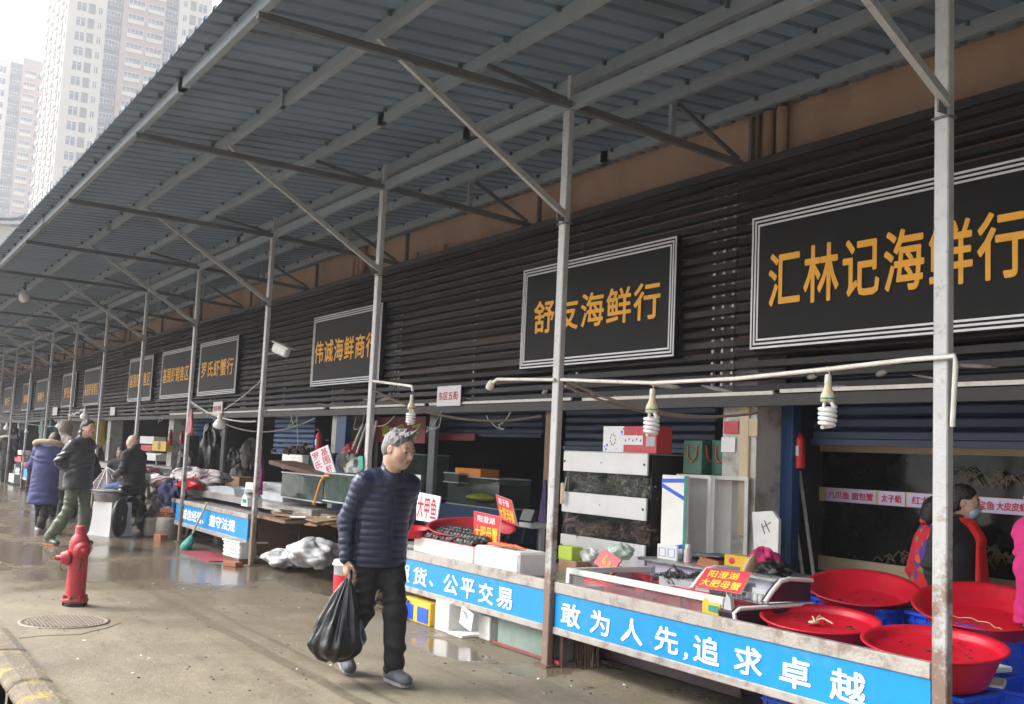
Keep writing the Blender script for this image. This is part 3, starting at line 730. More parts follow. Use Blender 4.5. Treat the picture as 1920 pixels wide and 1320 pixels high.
bA = basin('large tilted empty red basin on the blue crate at the back left', 1513, 1720, 1100, .745, 13, .32)
bB = basin('red basin with a pale crab leg in it, front left over the banner', 1427, 1648, 1159, .635, 6, .5, floor=.74)
bC = basin('widest tilted red basin in front of the woman in the face mask', 1716, 1968, 1134, .76, 14, .33)
bD = basin('red basin standing on a foam lid behind the nearest post', 1620, 1882, 1205, .63, 6, .52, floor=.74)
# bits left in the basins
def in_basin(b, u, v, lift=.016):
    o, P, r, h, rot, fl_ = b; return P + rot @ Vector((u * r, v * r, -h + lift + fl_))
m = MB(); 
for k in range(3): a = k * 2.1; m.tube([in_basin(bB, -.1 + .05 * k, -.1, .02), in_basin(bB, -.05 + .1 * math.cos(a), .02 + .1 * math.sin(a), .05), in_basin(bB, .05 + .18 * math.cos(a), .05 + .1 * math.sin(a), .03)], .006, 6)
m.ball(in_basin(bB, -.06, -.08, .02), (.03, .04, .012), 8)
item('crab_piece', 'pale broken crab leg lying in the front left red basin', 'crab leg', m, M['tanwood'])
m = MB(); pts = []
for k in range(15): a = math.pi * (.15 + .7 * k / 14); pts.append(in_basin(bC, .62 * math.cos(a), -.5 + .55 * math.sin(a), .02 + .008 * math.sin(k * 2.2)))
m.tube(pts, .004, 5); item('pale_string', 'pale curved string lying in the widest basin', 'string', m, M['tanwood'])
for bb, n_, lab in ((bD, 16, 'dark wet scraps scattered in the basin behind the nearest post'), (bB, 12, 'dark scraps scattered in the front left basin'), (bA, 5, 'few dark scraps in the back left basin')):
    m = MB()
    for k in range(n_):
        a, q = random.uniform(0, 6.28), math.sqrt(random.random()) * .62; c = in_basin(bb, q * math.cos(a), q * math.sin(a), .015)
        m.ball(c, (random.uniform(.005, .025), random.uniform(.004, .014), .003), 6, bb[4] @ Matrix.Rotation(random.uniform(0, 3), 3, 'Z'))
    tag(m.build('scraps', M['dgreen']), lab, 'scraps', kind='stuff')
def crate(label, c, rz, L=.52, Wd=.36, Hh=.24, mt='crateblue', group='blue plastic crates', rows=3, cols=7):
    t = thing('plastic_crate', label, 'crate', c, rz, group); th = .012; m = MB()
    m.box((0, 0, .008), (L, Wd, .016))
    for sx in (-1, 1):
        m.box((sx * (L / 2 - th / 2), 0, Hh / 2 + .01), (th * .6, Wd - .01, Hh - .02))
        for k in range(rows): m.box((sx * (L / 2), 0, Hh * (k + .5) / rows), (.018, Wd, .014))
        for k in range(cols - 2): m.box((sx * L / 2, -Wd / 2 + Wd * (k + .5) / (cols - 2), Hh / 2), (.016, .012, Hh))
    for sy in (-1, 1):
        m.box((0, sy * (Wd / 2 - th / 2), Hh / 2 + .01), (L - .01, th * .6, Hh - .02))
        for k in range(rows): m.box((0, sy * Wd / 2, Hh * (k + .5) / rows), (L, .018, .014))
        for k in range(cols): m.box((-L / 2 + L * (k + .5) / cols, sy * Wd / 2, Hh / 2), (.012, .016, Hh))
    m.build('body', M[mt], t)
    r_ = MB()
    for sx in (-1, 1): r_.box((sx * (L / 2 + .005), 0, Hh + .006), (.034, Wd + .044, .022), bev=.004)
    for sy in (-1, 1): r_.box((0, sy * (Wd / 2 + .005), Hh + .006), (L - .024, .034, .022), bev=.004)
    r_.build('rim', M[mt], t); return t
def crate_at(label, pl, pc, z, Wd, Hh, **kw):
    """top rim edge from photo point pl (left end) to pc (near corner) at height z; body lies behind that edge"""
    a, c = gz(pl[0], pl[1], z), gz(pc[0], pc[1], z); d = c - a; L = d.length; rz = math.atan2(d.y, d.x)
    nrm = Vector((-d.y, d.x, 0)).normalized(); ctr = (a + c) / 2 + nrm * Wd / 2
    return crate(label, (ctr.x, ctr.y, z - Hh), rz, L, Wd, Hh, **kw)
crate_at('blue plastic crate under the back left basin', (1500, 1118), (1655, 1148), .62, .40, .26)
crate_at('blue plastic crate under the widest basin at the right edge', (1704, 1150), (1877, 1192), .62, .50, .26)
crate_at('lower dark blue crate in the bottom right picture corner', (1704, 1172), (1850, 1206), .35, .5, .34, group='blue plastic crates')
crate_at('dark blue crate beneath the crate under the back left basin', (1500, 1164), (1655, 1196), .35, .40, .345)
PD = bD[1]
crate('blue plastic crate holding up the basin behind the nearest post', (PD.x - .05, PD.y + .06, .02), R(4), .60, .44, .365, group='blue plastic crates')
crate('dark blue crate at the lower right picture corner beside the foam slabs', (PD.x + .42, PD.y + .52, .0), R(8), .66, .50, .40, group='blue plastic crates')
crate('blue crate under the front left basin behind the banner', (bB[1].x, bB[1].y + .02, .06), R(2), .56, .42, .36, group='blue plastic crates')
for q, (l_, dz) in enumerate((('broken foam lid slab right beneath the basin behind the nearest post', 0), ('smaller foam chip on top of the foam lid at the right', .036))):
    P = gz(1800 + q * 30, 1284 - q * 26, .40 + dz); m = MB(); m.box((0, 0, .016), (.34 - .12 * q, .26 - .08 * q, .03), bev=.006)
    item('foam_slab', l_, 'foam slab', m, M['foam'], (P.x, P.y + .1, P.z - .003), None, .5 + q)

# ------------------------------------------------------------------ glass display case with red trays of crabs on the nearest stall
cY = 4.78
xl, xr = gy(1066, 1075, cY).x, gy(1360, 1130, cY).x; zr = gy(1210, 1098, cY).z
dc = thing('display_case', 'low white framed glass display case holding red crab trays', 'display case', ((xl + xr) / 2, cY, .44)); W = xr - xl; zz = zr - .44
MB().box((0, 0, zz), (W, .05, .045), bev=.006).build('top_rail', M['white'], dc)
MB().box((-W / 2 + .02, 0, zz / 2 - .012), (.04, .045, zz - .02)).build('corner_post', M['white'], dc)
MB().box((W / 2 - .02, 0, zz / 2 - .012), (.04, .045, zz - .02)).build('corner_post', M['grey'], dc)
MB().box((0, 0, zz / 2 - .01), (W - .08, .006, zz - .03)).build('front_glass', M['clear'], dc)
MB().box((-W / 2 + .02, .40, zz), (.04, .75, .04)).build('side_rail', M['white'], dc)
MB().prism([(0, 0), (.75, 0), (.75, zz + .10), (.5, zz + .10), (.3, zz + .04), (0, zz - .03)], (-W / 2 + .012, .03, 0), (0, 1, 0), (0, 0, 1), (.008, 0, 0)).build('side_glass', M['clear'], dc)
MB().prism([(.02, 0), (.72, 0), (.72, .44), (.45, .44), (.25, .34), (.08, .15)], gy(1150, 1072, 5.35) - dc.location - Vector((0, .3, .40)), (0, 1, 0), (0, 0, 1), (.02, 0, 0)).build('end_panel', M['freezer'], dc)
m = MB(); bp = gy(1362, 1140, cY - .03) - dc.location; m.prism([(-.03, -.05), (.05, -.05), (.03, .06), (.0, .085), (-.02, .03)], bp, (1, 0, 0), (0, 0, 1), (0, .03, 0)); m.build('bracket', M['grey'], dc)
m = MB(); s_ = gy(1332, 1140, cY - .03) - dc.location; 
m.prism([(-.075, -.04), (.085, -.04), (.085, .035), (-.02, .035), (-.03, .055), (-.06, .055), (-.075, .02)], s_, (1, 0, 0), (0, 0, 1), (0, .004, 0)); m.build('sticker', M['yellow'], dc)
m = MB(); m.box(s_ + Vector((.03, -.003, 0)), (.09, .003, .04)); m.build('sticker_panel', M['greennet'], dc)
def tray(label, l, t_, r_, b_, Y, depth, mt='red'):
    c, d = pb(l, t_, r_, b_, Y, depth); L, D, H_ = d; t = MB(); e = .025
    def ring(sc, z): return [(-L / 2 * sc, -D / 2 * sc, z), (L / 2 * sc, -D / 2 * sc, z), (L / 2 * sc, D / 2 * sc, z), (-L / 2 * sc, D / 2 * sc, z)]
    vs = ring(.86, 0) + ring(.97, H_ - .015) + ring(1.0, H_ - .015) + ring(1.0, H_) + ring(.95, H_) + ring(.84, .012)
    fs = [(0, 3, 2, 1)] + [(i * 4 + j, i * 4 + (j + 1) % 4, (i + 1) * 4 + (j + 1) % 4, (i + 1) * 4 + j) for i in range(5) for j in range(4)] + [(20, 21, 22, 23)]
    t.add(vs, fs); return item('tray', label, 'tray', t, M[mt], (c.x, c.y, c.z - H_ / 2), 'red crab trays'), c, d
def crab_mesh(m, c, s, rot):
    m.ball(c, (s * .5, s * .36, s * .2), 8, rot)
    for sg in (-1, 1):
        for q in range(4):
            a = rot @ Vector((sg * s * .4, (q - 1.5) * s * .17, 0)); b2 = rot @ Vector((sg * s * .78, (q - 1.5) * s * .3, s * .16)); e = rot @ Vector((sg * s * (.95), (q - 1.5) * s * .42, -s * .14))
            m.tube([c + a, c + b2, c + e], [s * .06, s * .045, s * .015], 5, False)
        a = rot @ Vector((sg * s * .35, s * .3, 0)); b2 = rot @ Vector((sg * s * .6, s * .55, s * .05)); e = rot @ Vector((sg * s * .25, s * .72, s * .03))
        m.tube([c + a, c + b2, c + e], [s * .07, s * .12, s * .03], 6)
def crab_heap(label, c, d, n, s, mt='crab', name='crab_heap'):
    m = MB()
    for i in range(n):
        p = Vector((random.uniform(-.5, .5) * d[0], random.uniform(-.5, .5) * d[1], random.uniform(0, 1) * d[2]))
        rot = Euler((random.uniform(-.7, .7), random.uniform(-.7, .7), random.uniform(0, 6.28))).to_matrix()
        crab_mesh(m, p, s * random.uniform(.8, 1.2), rot)
    o = m.build(name, M[mt]); o.location = c; return tag(o, label, 'crabs', kind='stuff')
tr1 = tray('red tray behind the case rail, deepest at the back left', 1088, 1082, 1208, 1126, 5.12, .42)
tr2 = tray('red tray at the front left inside the case', 1140, 1104, 1206, 1128, 4.86, .24, 'redshade')
tr3 = tray('red tray in the middle of the case', 1204, 1108, 1276, 1148, 4.86, .30)
tr4 = tray('red tray at the right end of the case beside the sticker', 1278, 1128, 1352, 1164, 4.86, .34)
for q, (tt, n_) in enumerate(((tr1, 26), (tr3, 24), (tr4, 10))):
    crab_heap(('dark crabs piled in the back tray', 'dark crabs piled in the middle tray', 'dark crabs in the right tray')[q], (tt[1].x + .08 * (q == 0), tt[1].y, tt[1].z - .01), (tt[2][0] * .7, tt[2][1] * .7, .06), n_, .055, 'shell')
c = gy(1290, 1085, 5.35); crab_heap('heap of dark crabs behind the crab trays under the red price card', (c.x, c.y, c.z - .05), (.6, .3, .08), 60, .055, 'shell')
m = MB(); c, d = pb(1235, 1088, 1330, 1120, 5.2, .45); m.box((0, 0, 0), d); item('crab_bed', 'flat grey bed under the heap of dark crabs', 'bed', m, M['grey'], c)

# dark-ended chest freezer at the right end of the case
fx = gy(1432, 1130, 5.0).x
fz = thing('chest_freezer', 'chest freezer with dark maroon end panel and white trim beside the basins', 'freezer', (fx, 5.0, .44))
def onx(px, py): p = gx(px, py, fx) - fz.location; return (p.y, p.z)
up = [onx(1432, 1129), onx(1446, 1108), onx(1462, 1089), onx(1478, 1085), onx(1520, 1088), onx(1520, 1128)]
MB().prism(up, (0, 0, 0), (0, 1, 0), (0, 0, 1), (-.03, 0, 0)).build('end_panel', M['maroon'], fz)
MB().tube([(.012, a, c) for a, c in up[:5]], .016, 6).build('trim', M['white'], fz)
MB().tube([(-.66, a, c) for a, c in up[:5]], .016, 6).build('trim', M['white'], fz)
MB().prism(up[:4] + [up[3]], (-.045, 0, .004), (0, 1, 0), (0, 0, 1), (-.60, 0, 0)).build('curved_glass', M['clear'], fz)
lo = [onx(1372, 1148), onx(1384, 1140), onx(1520, 1131), onx(1525, 1215), onx(1380, 1215)]
MB().prism(lo, (.0, 0, -.006), (0, 1, 0), (0, 0, 1), (-.12, 0, 0)).build('body', M['maroon'], fz)
MB().tube([(.012, a, c - .004) for a, c in (onx(1380, 1185), onx(1374, 1148), onx(1384, 1140), onx(1520, 1131))], .014, 6).build('trim', M['white'], fz)
m = MB(); c, d = pb(1362, 1110, 1440, 1140, 5.25, .25)
for k in range(9): m.box((-d[0] / 2 + d[0] * k / 8, -d[1] / 2, 0), (.006, .006, d[2]))
for zq in (-1, 0, 1): m.box((0, -d[1] / 2, zq * d[2] / 2.1), (d[0], .006, .006))
m.box((0, 0, -d[2] / 2), d[:2] + (.008,)); m.box((0, d[1] / 2, 0), (d[0], .006, d[2]))
item('wire_basket', 'white wire basket inside the freezer right of the red card', 'basket', m, M['white'], c)

# ------------------------------------------------------------------ price cards
def price_card(label, tl, tr_, br, bl, Y, lines, mt='signred', tilt=0.0, back='foam', name='price_card', grp='price cards'):
    """quadrilateral card near plane Y: corners from the photo; lines: (text, material, u0, u1, v0, v1) in card fractions from bottom left"""
    a, b2, c2, d2 = (gy(*tl, Y + tilt), gy(*tr_, Y + tilt), gy(*br, Y), gy(*bl, Y))
    ctr = (a + b2 + c2 + d2) / 4; t = thing(name, label, 'price card', ctr, 0, grp)
    ux = ((b2 - a) + (c2 - d2)) / 2; uy = ((a - d2) + (b2 - c2)) / 2; n = ux.cross(uy).normalized(); o = d2 - ctr
    m = MB(); m.m = 0; q = [p - ctr for p in (d2, c2, b2, a)]; th = n * -.012
    m.add(q + [p + th for p in q], [(0, 1, 2, 3), (7, 6, 5, 4), (0, 4, 5, 1), (1, 5, 6, 2), (2, 6, 7, 3), (3, 7, 4, 0)])
    m.mi[-6:] = [0, 1, 1, 1, 1, 1]; m.build('card', [M[mt], M[back]], t)
    for (txt, lm, u0, u1, v0, v1) in lines:
        def at(u, v): return q[0] * (1 - u) * (1 - v) + q[1] * u * (1 - v) + q[2] * u * v + q[3] * (1 - u) * v
        c = at((u0 + u1) / 2, (v0 + v1) / 2); vx = at(u1, (v0 + v1) / 2) - at(u0, (v0 + v1) / 2); vy = at((u0 + u1) / 2, v1) - at((u0 + u1) / 2, v0)
        vs, fs, W_, H_ = text_verts(txt, 0, 1.05, 1.0); mm = MB(); nn = vx.cross(vy).normalized()
        k_ = 0
        for (ox, oy) in ((0, 0), (.012, 0), (-.012, 0), (0, .012), (0, -.012)):
            mm.add([c + vx * ((p[0] + ox) / W_) + vy * ((p[1] + oy) / H_) + nn * (.002 + k_ * .0002) for p in vs], fs); k_ += 1
        mm.build('lettering', M[lm], t)
    return t
price_card('red price card with two lines of yellow characters over the display case', (1325, 1065), (1408, 1073), (1388, 1113), (1301, 1099), 4.98,
           [('阳澄湖', 'yellowtxt', .14, .80, .56, .90), ('大肥母蟹', 'yellowtxt', .08, .94, .10, .46)], tilt=.10)
price_card('upright red price card with white over yellow characters in the crayfish tray', (888, 958), (939, 969), (934, 1022), (889, 1014), 4.90,
           [('阳澄湖', 'bannertxt', .16, .80, .68, .90), ('大肥母蟹', 'yellowtxt', .04, .94, .08, .56)])
price_card('slanted red and yellow price card leaning on the big red basin rim', (929, 927), (958, 938), (970, 987), (938, 974), 5.25,
           [('君子蟹', 'bannertxt', .14, .80, .66, .92), ('大肥母蟹', 'yellowtxt', .06, .94, .08, .56)])
price_card('white card with large red fish characters just right of the walking man', (782, 922), (826, 931), (818, 981), (780, 975), 5.1,
           [('大甲鱼', 'redtxt', .06, .92, .12, .88)], mt='paper')
price_card('tilted white card with two columns of red characters above the glass tanks', (581, 849), (614, 834), (630, 888), (597, 898), 5.35,
           [('基', 'redtxt', .56, .92, .70, .95), ('围', 'redtxt', .56, .92, .40, .66), ('虾', 'redtxt', .56, .92, .08, .34), ('罗', 'redtxt', .08, .42, .66, .92), ('氏', 'redtxt', .08, .42, .34, .60)], mt='paper')
slab('small_card', 'small white and pink card hanging behind the white fish card', 'card', 777, 890, 788, 920, 5.9, .01, M['paper'])

# ------------------------------------------------------------------ goods on the middle stall
c, d = pb(888, 1027, 972, 1074, 4.70, .30)
m = MB(); m.box((0, 0, d[2] / 2), d, bev=.02); fb = item('foam_box', 'closed white foam box wrapped in clear film with a red claw on top', 'foam box', m, M['foam'], (c.x, c.y, .562), 'white foam boxes')
m = MB(); m.box((0, 0, d[2] / 2), (d[0] + .02, d[1] + .02, d[2] + .012), bev=.03); item('clear_film', 'wrinkled clear film wrapped around the closed foam box', 'film', m, M['clear'], (c.x, c.y, .558))
m = MB(); topz = .562 + d[2] + .01
for k in range(9):
    x0 = c.x - .22 + k * .035; m.tube([(x0, c.y - .09 + .03 * (k % 3), topz + .01), (x0 + .10, c.y - .06 + .02 * (k % 2), topz + .022), (x0 + .2, c.y - .05 + .03 * math.sin(k), topz + .008)], [.012, .016, .005], 6)
item('red_claws', 'orange red crab claws spread on the closed foam box', 'claws', m, M['claw'])
c, d = pb(776, 1010, 886, 1048, 4.70, .42)
m = MB(); L, D, H_ = d
m.box((0, -D / 2 + .02, H_ / 2), (L, .04, H_)); m.box((0, D / 2 - .02, H_ / 2), (L, .04, H_)); m.box((-L / 2 + .02, 0, H_ / 2), (.04, D - .08, H_)); m.box((L / 2 - .02, 0, H_ / 2), (.04, D - .08, H_)); m.box((0, 0, .02), (L - .08, D - .08, .04))
item('foam_tray', 'long open white foam box brimming with dark tied crabs', 'foam box', m, M['foam'], (c.x, c.y, .562), 'white foam boxes')
m = MB(); m.box((0, 0, 0), (L + .004, D + .004, .006)); item('red_liner', 'red liner edge under the dark tied crabs', 'liner', m, M['signred'], (c.x, c.y, .562 + H_ + .004))
m = MB()
for r_ in range(4):
    for k in range(17):
        p = Vector((-L / 2 + L * (k + .5 + .3 * (r_ % 2)) / 17.3, -D / 2 + .05 + r_ * .10, .025 + .02 * (r_ > 0) + r_ * .012)); rot = Euler((random.uniform(-.4, .2), random.uniform(-.25, .25), random.uniform(-.4, .4))).to_matrix()
        m.ball(p, (.032, .042, .030), 7, rot)
        for q in range(4): m.tube([p + rot @ Vector((-.03 + .02 * q, -.035, .0)), p + rot @ Vector((-.034 + .022 * q, -.045, -.02))], .006, 4, False)
tag(item('tied_crabs', 'rows of dark tied crabs filling the long foam box', 'crabs', m, M['shell'], (c.x, c.y, .565 + H_)), kind='stuff')
bE = basin('faded red basin tipped up behind the tied crabs', 800, 968, 988, .86, 9, .42, 'redshade')
bF = basin('red basin mostly hidden behind the walking man', 742, 806, 990, .82, 6, .5, 'red')
m = MB(); m.box((0, 0, 0), (1.9, .6, .03)); P = bE[1]; item('back_shelf', 'low grey shelf carrying the faded red basin', 'shelf', m, M['tin'], (P.x, P.y, P.z - bE[3] - .06))
sc_ = thing('counter_scale', 'small dark counter scale with a screen behind the middle stall', 'scale', gy(1000, 985, 5.6))
MB().box((0, 0, 0), (.22, .2, .05), bev=.01).build('body', M['grey'], sc_); MB().box((0, -.06, .09), (.2, .04, .12), rot=Matrix.Rotation(R(-20), 3, 'X'), bev=.006).build('display', M['black'], sc_)
MB().box((0, .1, -.5), (.04, .04, .95)).build('stand', M['grey'], sc_)
# under the middle stall
def gb(name, label, cat, l, r_, yb, h, depth, mt, group=None, bev=.008, rz=0):
    a, b2 = gz(l, yb), None; b2 = gy(r_, yb, a.y); L = abs(b2.x - a.x); m = MB(); m.box((0, 0, h / 2), (L, depth, h), bev=bev)
    return item(name, label, cat, m, M[mt], ((a.x + b2.x) / 2, a.y + depth / 2, 0), group, rz), L, ((a.x + b2.x) / 2, a.y)
co, L, (cx, cy) = gb('cooler_box', 'yellow and blue cooler box with a blue bag under the middle stall', 'cooler', 752, 806, 1158, .2, .26, 'yellow')
co.name = 'body'; ct = thing('cooler_box', co['label'], 'cooler', co.location); co.location = (0, 0, 0); co.parent = ct; del co['label']; del co['category']
for sx in (-1, 1): m = MB(); m.box((sx * L * .26, -.134, .085), (L * .36, .006, .13)); m.build('blue_patch', M['crateblue'], ct)
m = MB(); m.ball((-L * .42, -.2, .06), (.09, .07, .06), 10); m.ball((-L * .55, -.22, .04), (.06, .06, .04), 8); m.tube([(-L * .4, -.2, .1), (-L * .3, -.17, .19), (-L * .2, -.15, .17)], .014, 6); item('blue_bag', 'crumpled blue plastic bag in front of the cooler', 'bag', m, M['crateblue'], ct.location)
m = MB(); m.box((0, 0, .02), (.16, .18, .04), bev=.006); P = gz(797, 1166); item('foam_slab', 'small foam slab lying flat in front of the cooler', 'foam slab', m, M['foam'], (P.x, P.y + .06, 0), None, .2)
a = gz(815, 1180); m = MB(); bx = .48; m.box((-.11, 0, .13), (.24, .34, .26), bev=.01); m.box((.13, 0, .012), (.24, .34, .022), bev=.004); m.box((.13, .15, .13), (.24, .03, .22))
item('foam_box', 'open white foam box lying on the floor under the banner', 'foam box', m, M['foam'], (a.x + .22, a.y + .17, 0), 'white foam boxes')
pp = gy(875, 1160, a.y + .04); m = MB(); m.box((0, 0, 0), (.20, .006, .15), rot=Matrix.Rotation(R(12), 3, 'Y')); po_ = item('printed_paper', 'white printed paper stuck to the open foam box', 'paper', m, M['paper'], pp)
m = MB()
for k in range(3): m.box((pp.x - .03 + .02 * k, pp.y - .006, pp.z + .05 - .02 * k), (.09 - .02 * k, .003, .008), rot=Matrix.Rotation(R(12), 3, 'Y'))
item('print_lines', 'dark printed lines on the paper of the open foam box', 'print', m, M['black'])
gb('foam_box', 'small upright foam box left of the greenish tank', 'foam box', 896, 917, 1196, .2, .2, 'foam', 'white foam boxes')
tk, L, (cx, cy) = gb('glass_tank', 'greenish empty glass tank on the floor under the banner', 'tank', 920, 1024, 1208, .25, .34, 'glass')
for sx in (0,): m = MB(); m.box((0, -.004, .12), (.012, .01, .235)); m.build('seam', M['clear'], tk)
m = MB(); m.box((0, 0, .12), (L - .06, .25, .22)); m.build('milky_pane', mat('milky_green', (.36, .46, .40), .5, 0, .12, 4), tk)
P = gz(960, 1215); m = MB(); m.box((0, 0, .012), (1.0, .03, .022)); item('red_strip', 'red plastic strip on the floor along the greenish tank', 'strip', m, M['redshade'], (P.x + .25, P.y - .02, 0))
gb('floor_board', 'pale board on the floor behind the man by the cooler', 'board', 742, 758, 1134, .05, .5, 'foam')

# white and red bucket, plank
P = gz(622, 1122); bk = thing('bucket', 'white lidded bucket with a red label left of the walking man', 'bucket', (P.x, P.y + .17, 0))
MB().lathe([(.135, 0), (.14, .01), (.155, .33), (.17, .335), (.17, .355), (.158, .36), (.16, .385), (.15, .39)], n=28).build('body', M['white'], bk)
m = MB(); n = 10
vs = []; 
for k in range(n + 1):
    a = R(-150 + 120 * k / n); vs += [(.1475 * math.cos(a), .1475 * math.sin(a), .06), (.1545 * math.cos(a), .1545 * math.sin(a), .24)]
m.add(vs, [(2 * k, 2 * k + 2, 2 * k + 3, 2 * k + 1) for k in range(n)], True); m.build('label_patch', M['signred'], bk)
m = MB(); m.tube([(.16 * math.cos(R(a)), .16 * math.sin(R(a)), .30 + .05 * abs(math.cos(R(a * .5)))) for a in range(-180, 1, 20)], .005, 5); m.build('handle', M['red'], bk)
P = gz(672, 1124); m = MB(); m.bar((0, 0, 0), (.08, .12, .52), .09, .02); m.bar((.14, .02, 0), (.2, .14, .5), .05, .02); item('planks', 'weathered planks leaning behind the walking man knees', 'planks', m, M['tanwood'], (P.x, P.y + .1, 0))
slab('blue_crate_side', 'sliver of blue panel behind the planks', 'panel', 662, 1062, 690, 1110, 5.0, .02, M['banner'])

# ------------------------------------------------------------------ goods on the left stall
def prism_face(name, label, cat, pts, Y, depth, mt, group=None):
    P = [gy(x, y, Y) for x, y in pts]; c = sum(P, Vector()) / len(P); m = MB(); m.prism([(p.x - c.x, p.z - c.z) for p in P], (0, 0, 0), (1, 0, 0), (0, 0, 1), (0, depth, 0))
    return item(name, label, cat, m, M[mt], c, group)
prism_face('freezer', 'long pale grey curved freezer cover on the left stall', 'freezer', [(333, 934), (340, 917), (372, 911), (425, 911), (439, 917), (440, 934)], 5.1, .5, 'freezer')
slab('freezer', 'low grey chest freezer behind the post with the purple cloth', 'freezer', 440, 919, 530, 940, 5.25, .5, M['freezer'])
slab('freezer', 'grey chest freezer left of the glass tanks', 'freezer', 492, 905, 528, 934, 5.5, .5, M['grey'])
slab('rail_shelf', 'white edged glass shelf along the left stall front', 'shelf', 335, 934, 585, 947, 5.0, .4, M['tin'])
slab('foam_piece', 'small white foam piece beside the purple cloth', 'foam piece', 460, 905, 476, 918, 5.2, .2, M['foam'])
def tank(label, l, t_, r_, b_, Y, depth, group=None, fill=.8):
    c, d = pb(l, t_, r_, b_, Y, depth); t = thing('glass_tank', label, 'tank', (c.x, c.y, c.z - d[2] / 2), 0, group); L, D, H_ = d
    m = MB()
    for sy in (-1, 1): m.box((0, sy * (D / 2 - .003), H_ / 2), (L, .006, H_)); m.box((sy * (L / 2 - .003), 0, H_ / 2), (.006, D - .014, H_))
    m.build('panes', M['glass'], t); m = MB(); m.box((0, 0, H_ * fill / 2), (L - .02, D - .02, H_ * fill)); m.build('water', M['water'], t)
    m = MB()
    for zq in (.008, H_ - .005):
        for sy in (-1, 1): m.box((0, sy * D / 2, zq), (L + .01, .016, .014)); m.box((sy * L / 2, 0, zq), (.016, D - .02, .014))
    m.build('edge_frame', M['grey'], t)
    m = MB()
    for k in range(7):
        x0 = random.uniform(-.45, .45) * L; z0 = random.uniform(.1, .6) * H_; m.tube([(x0 + .03 * math.cos(q * .8), -D / 2 - .001, z0 + .05 * math.sin(q * .8)) for q in range(4)], .003, 5)
    m.build('glare_marks', M['clear'], t); return t
tank('murky glass fish tank with an orange hose over its right side', 527, 888, 605, 938, 5.1, .45, 'fish tanks on the left stall', .9)
tank('murky glass fish tank next to the walking man shoulder', 607, 888, 668, 944, 4.95, .5, 'fish tanks on the left stall', .9)
m = MB(); m.tube([gy(618, 892, 4.93), gy(608, 892, 4.92), gy(601, 903, 4.92), gy(595, 922, 4.92), gy(588, 946, 4.92)], .014, 8); item('orange_hose', 'orange hose hanging down the front of the glass tanks', 'hose', m, M['orange'])
c, d = pb(503, 878, 620, 886, 5.15, .4); m = MB(); m.box((0, 0, 0), d, rot=Matrix.Rotation(R(4), 3, 'Y')); item('rusty_board', 'rust brown board lying across the tank tops', 'board', m, M['rust'], c)
c, d = pb(528, 852, 566, 880, 5.6, .35); m = MB(); m.box((0, 0, 0), d, bev=.01); item('foam_box', 'white foam box under a dark rag heap behind the glass tanks', 'foam box', m, M['foam'], c, 'white foam boxes')
m = MB()
for k in range(60): m.ball((random.gauss(0, d[0] * .5), random.gauss(0, .12), d[2] / 2 + abs(random.gauss(0, .06))), (random.uniform(.03, .08), .04, random.uniform(.015, .04)), 6)
tag(item('rag_heap', 'dark brown rag heap on the white foam box', 'rags', m, mat('dark_rag', (.05, .035, .03), .9, 0, .4, 12, .5, 30), c), kind='stuff')
slab('dark_tub', 'dark tub beside the foam box with the rags', 'tub', 566, 855, 592, 880, 5.7, .3, M['black'])
P = gy(468, 960, 4.72); ss = thing('stall_scale', 'pale green kitchen scale on the corner of the left stall', 'scale', (P.x, P.y, .72))
MB().prism([(-.13, 0), (.13, 0), (.10, .12), (-.02, .17), (-.09, .12)], (0, -.08, 0), (1, 0, 0), (0, 0, 1), (0, .2, 0)).build('body', M['white'], ss)
MB().box((.01, -.085, .07), (.13, .01, .05)).build('display', M['greennet'], ss); MB().box((0, .02, .18), (.2, .18, .012)).build('pan', M['tin'], ss)
m = MB(); random.seed(11)
for k in range(24):
    c = gy(random.uniform(490, 665), random.uniform(948, 962), 4.75 + random.uniform(0, .9)); c.z = .655 + random.uniform(0, .05)
    m.box(c, (random.uniform(.2, .55), random.uniform(.1, .3), .012), rot=Euler((random.uniform(-.15, .15), random.uniform(-.12, .12), random.uniform(0, 3))).to_matrix())
tag(item('flattened_cardboard', 'litter of flattened cardboard and lids on the left stall side table', 'cardboard', m, [M['card']]), kind='stuff')
m = MB()
for k in range(7):
    c = gy(random.uniform(490, 660), 956, 4.72 + random.uniform(0, .5)); c.z = .71
    m.box(c, (random.uniform(.2, .4), .12, .014), rot=Euler((random.uniform(-.1, .1), random.uniform(-.1, .1), random.uniform(0, 3))).to_matrix())
tag(item('foam_scraps', 'flat white foam scraps over the cardboard litter', 'foam scraps', m, M['foam']), kind='stuff')
# on the ground by the left stall
P = gz(424, 1052); crate('cream plastic crate standing by the brown side panel of the left stall', (P.x + .05, P.y + .22, .06), R(4), .55, .36, .20, 'white', 'cream crates', 4, 9)
m = MB(); m.box((0, 0, .03), (.62, .34, .055)); item('rusty_slab', 'rusty slab holding the cream crate off the wet floor', 'slab', m, M['rust'], (P.x + .05, P.y + .22, 0))
a, b2 = gz(345, 1036), gz(395, 1060); m = MB(); m.box((0, 0, .006), (1.3, .42, .01)); item('red_mat', 'worn red mat lying on the wet ground by the left stall', 'mat', m, mat('wet_red_mat', (.26, .025, .045), .5, 0, .2, 5), (a.x + .55, a.y + .18, 0), None, R(2))
P = gz(345, 1033); hn = thing('hand_net', 'teal hand net with a wooden handle leaning on the left stall', 'hand net', (P.x + .1, P.y, 0))
hd_ = gy(389, 942, SY - .06) - hn.location; lo_ = gy(361, 1000, SY - .14) - hn.location
MB().tube([hd_, lo_], .014, 8).build('handle', M['tanwood'], hn)
m = MB(); nn = 14; base = gy(346, 1030, SY - .25) - hn.location
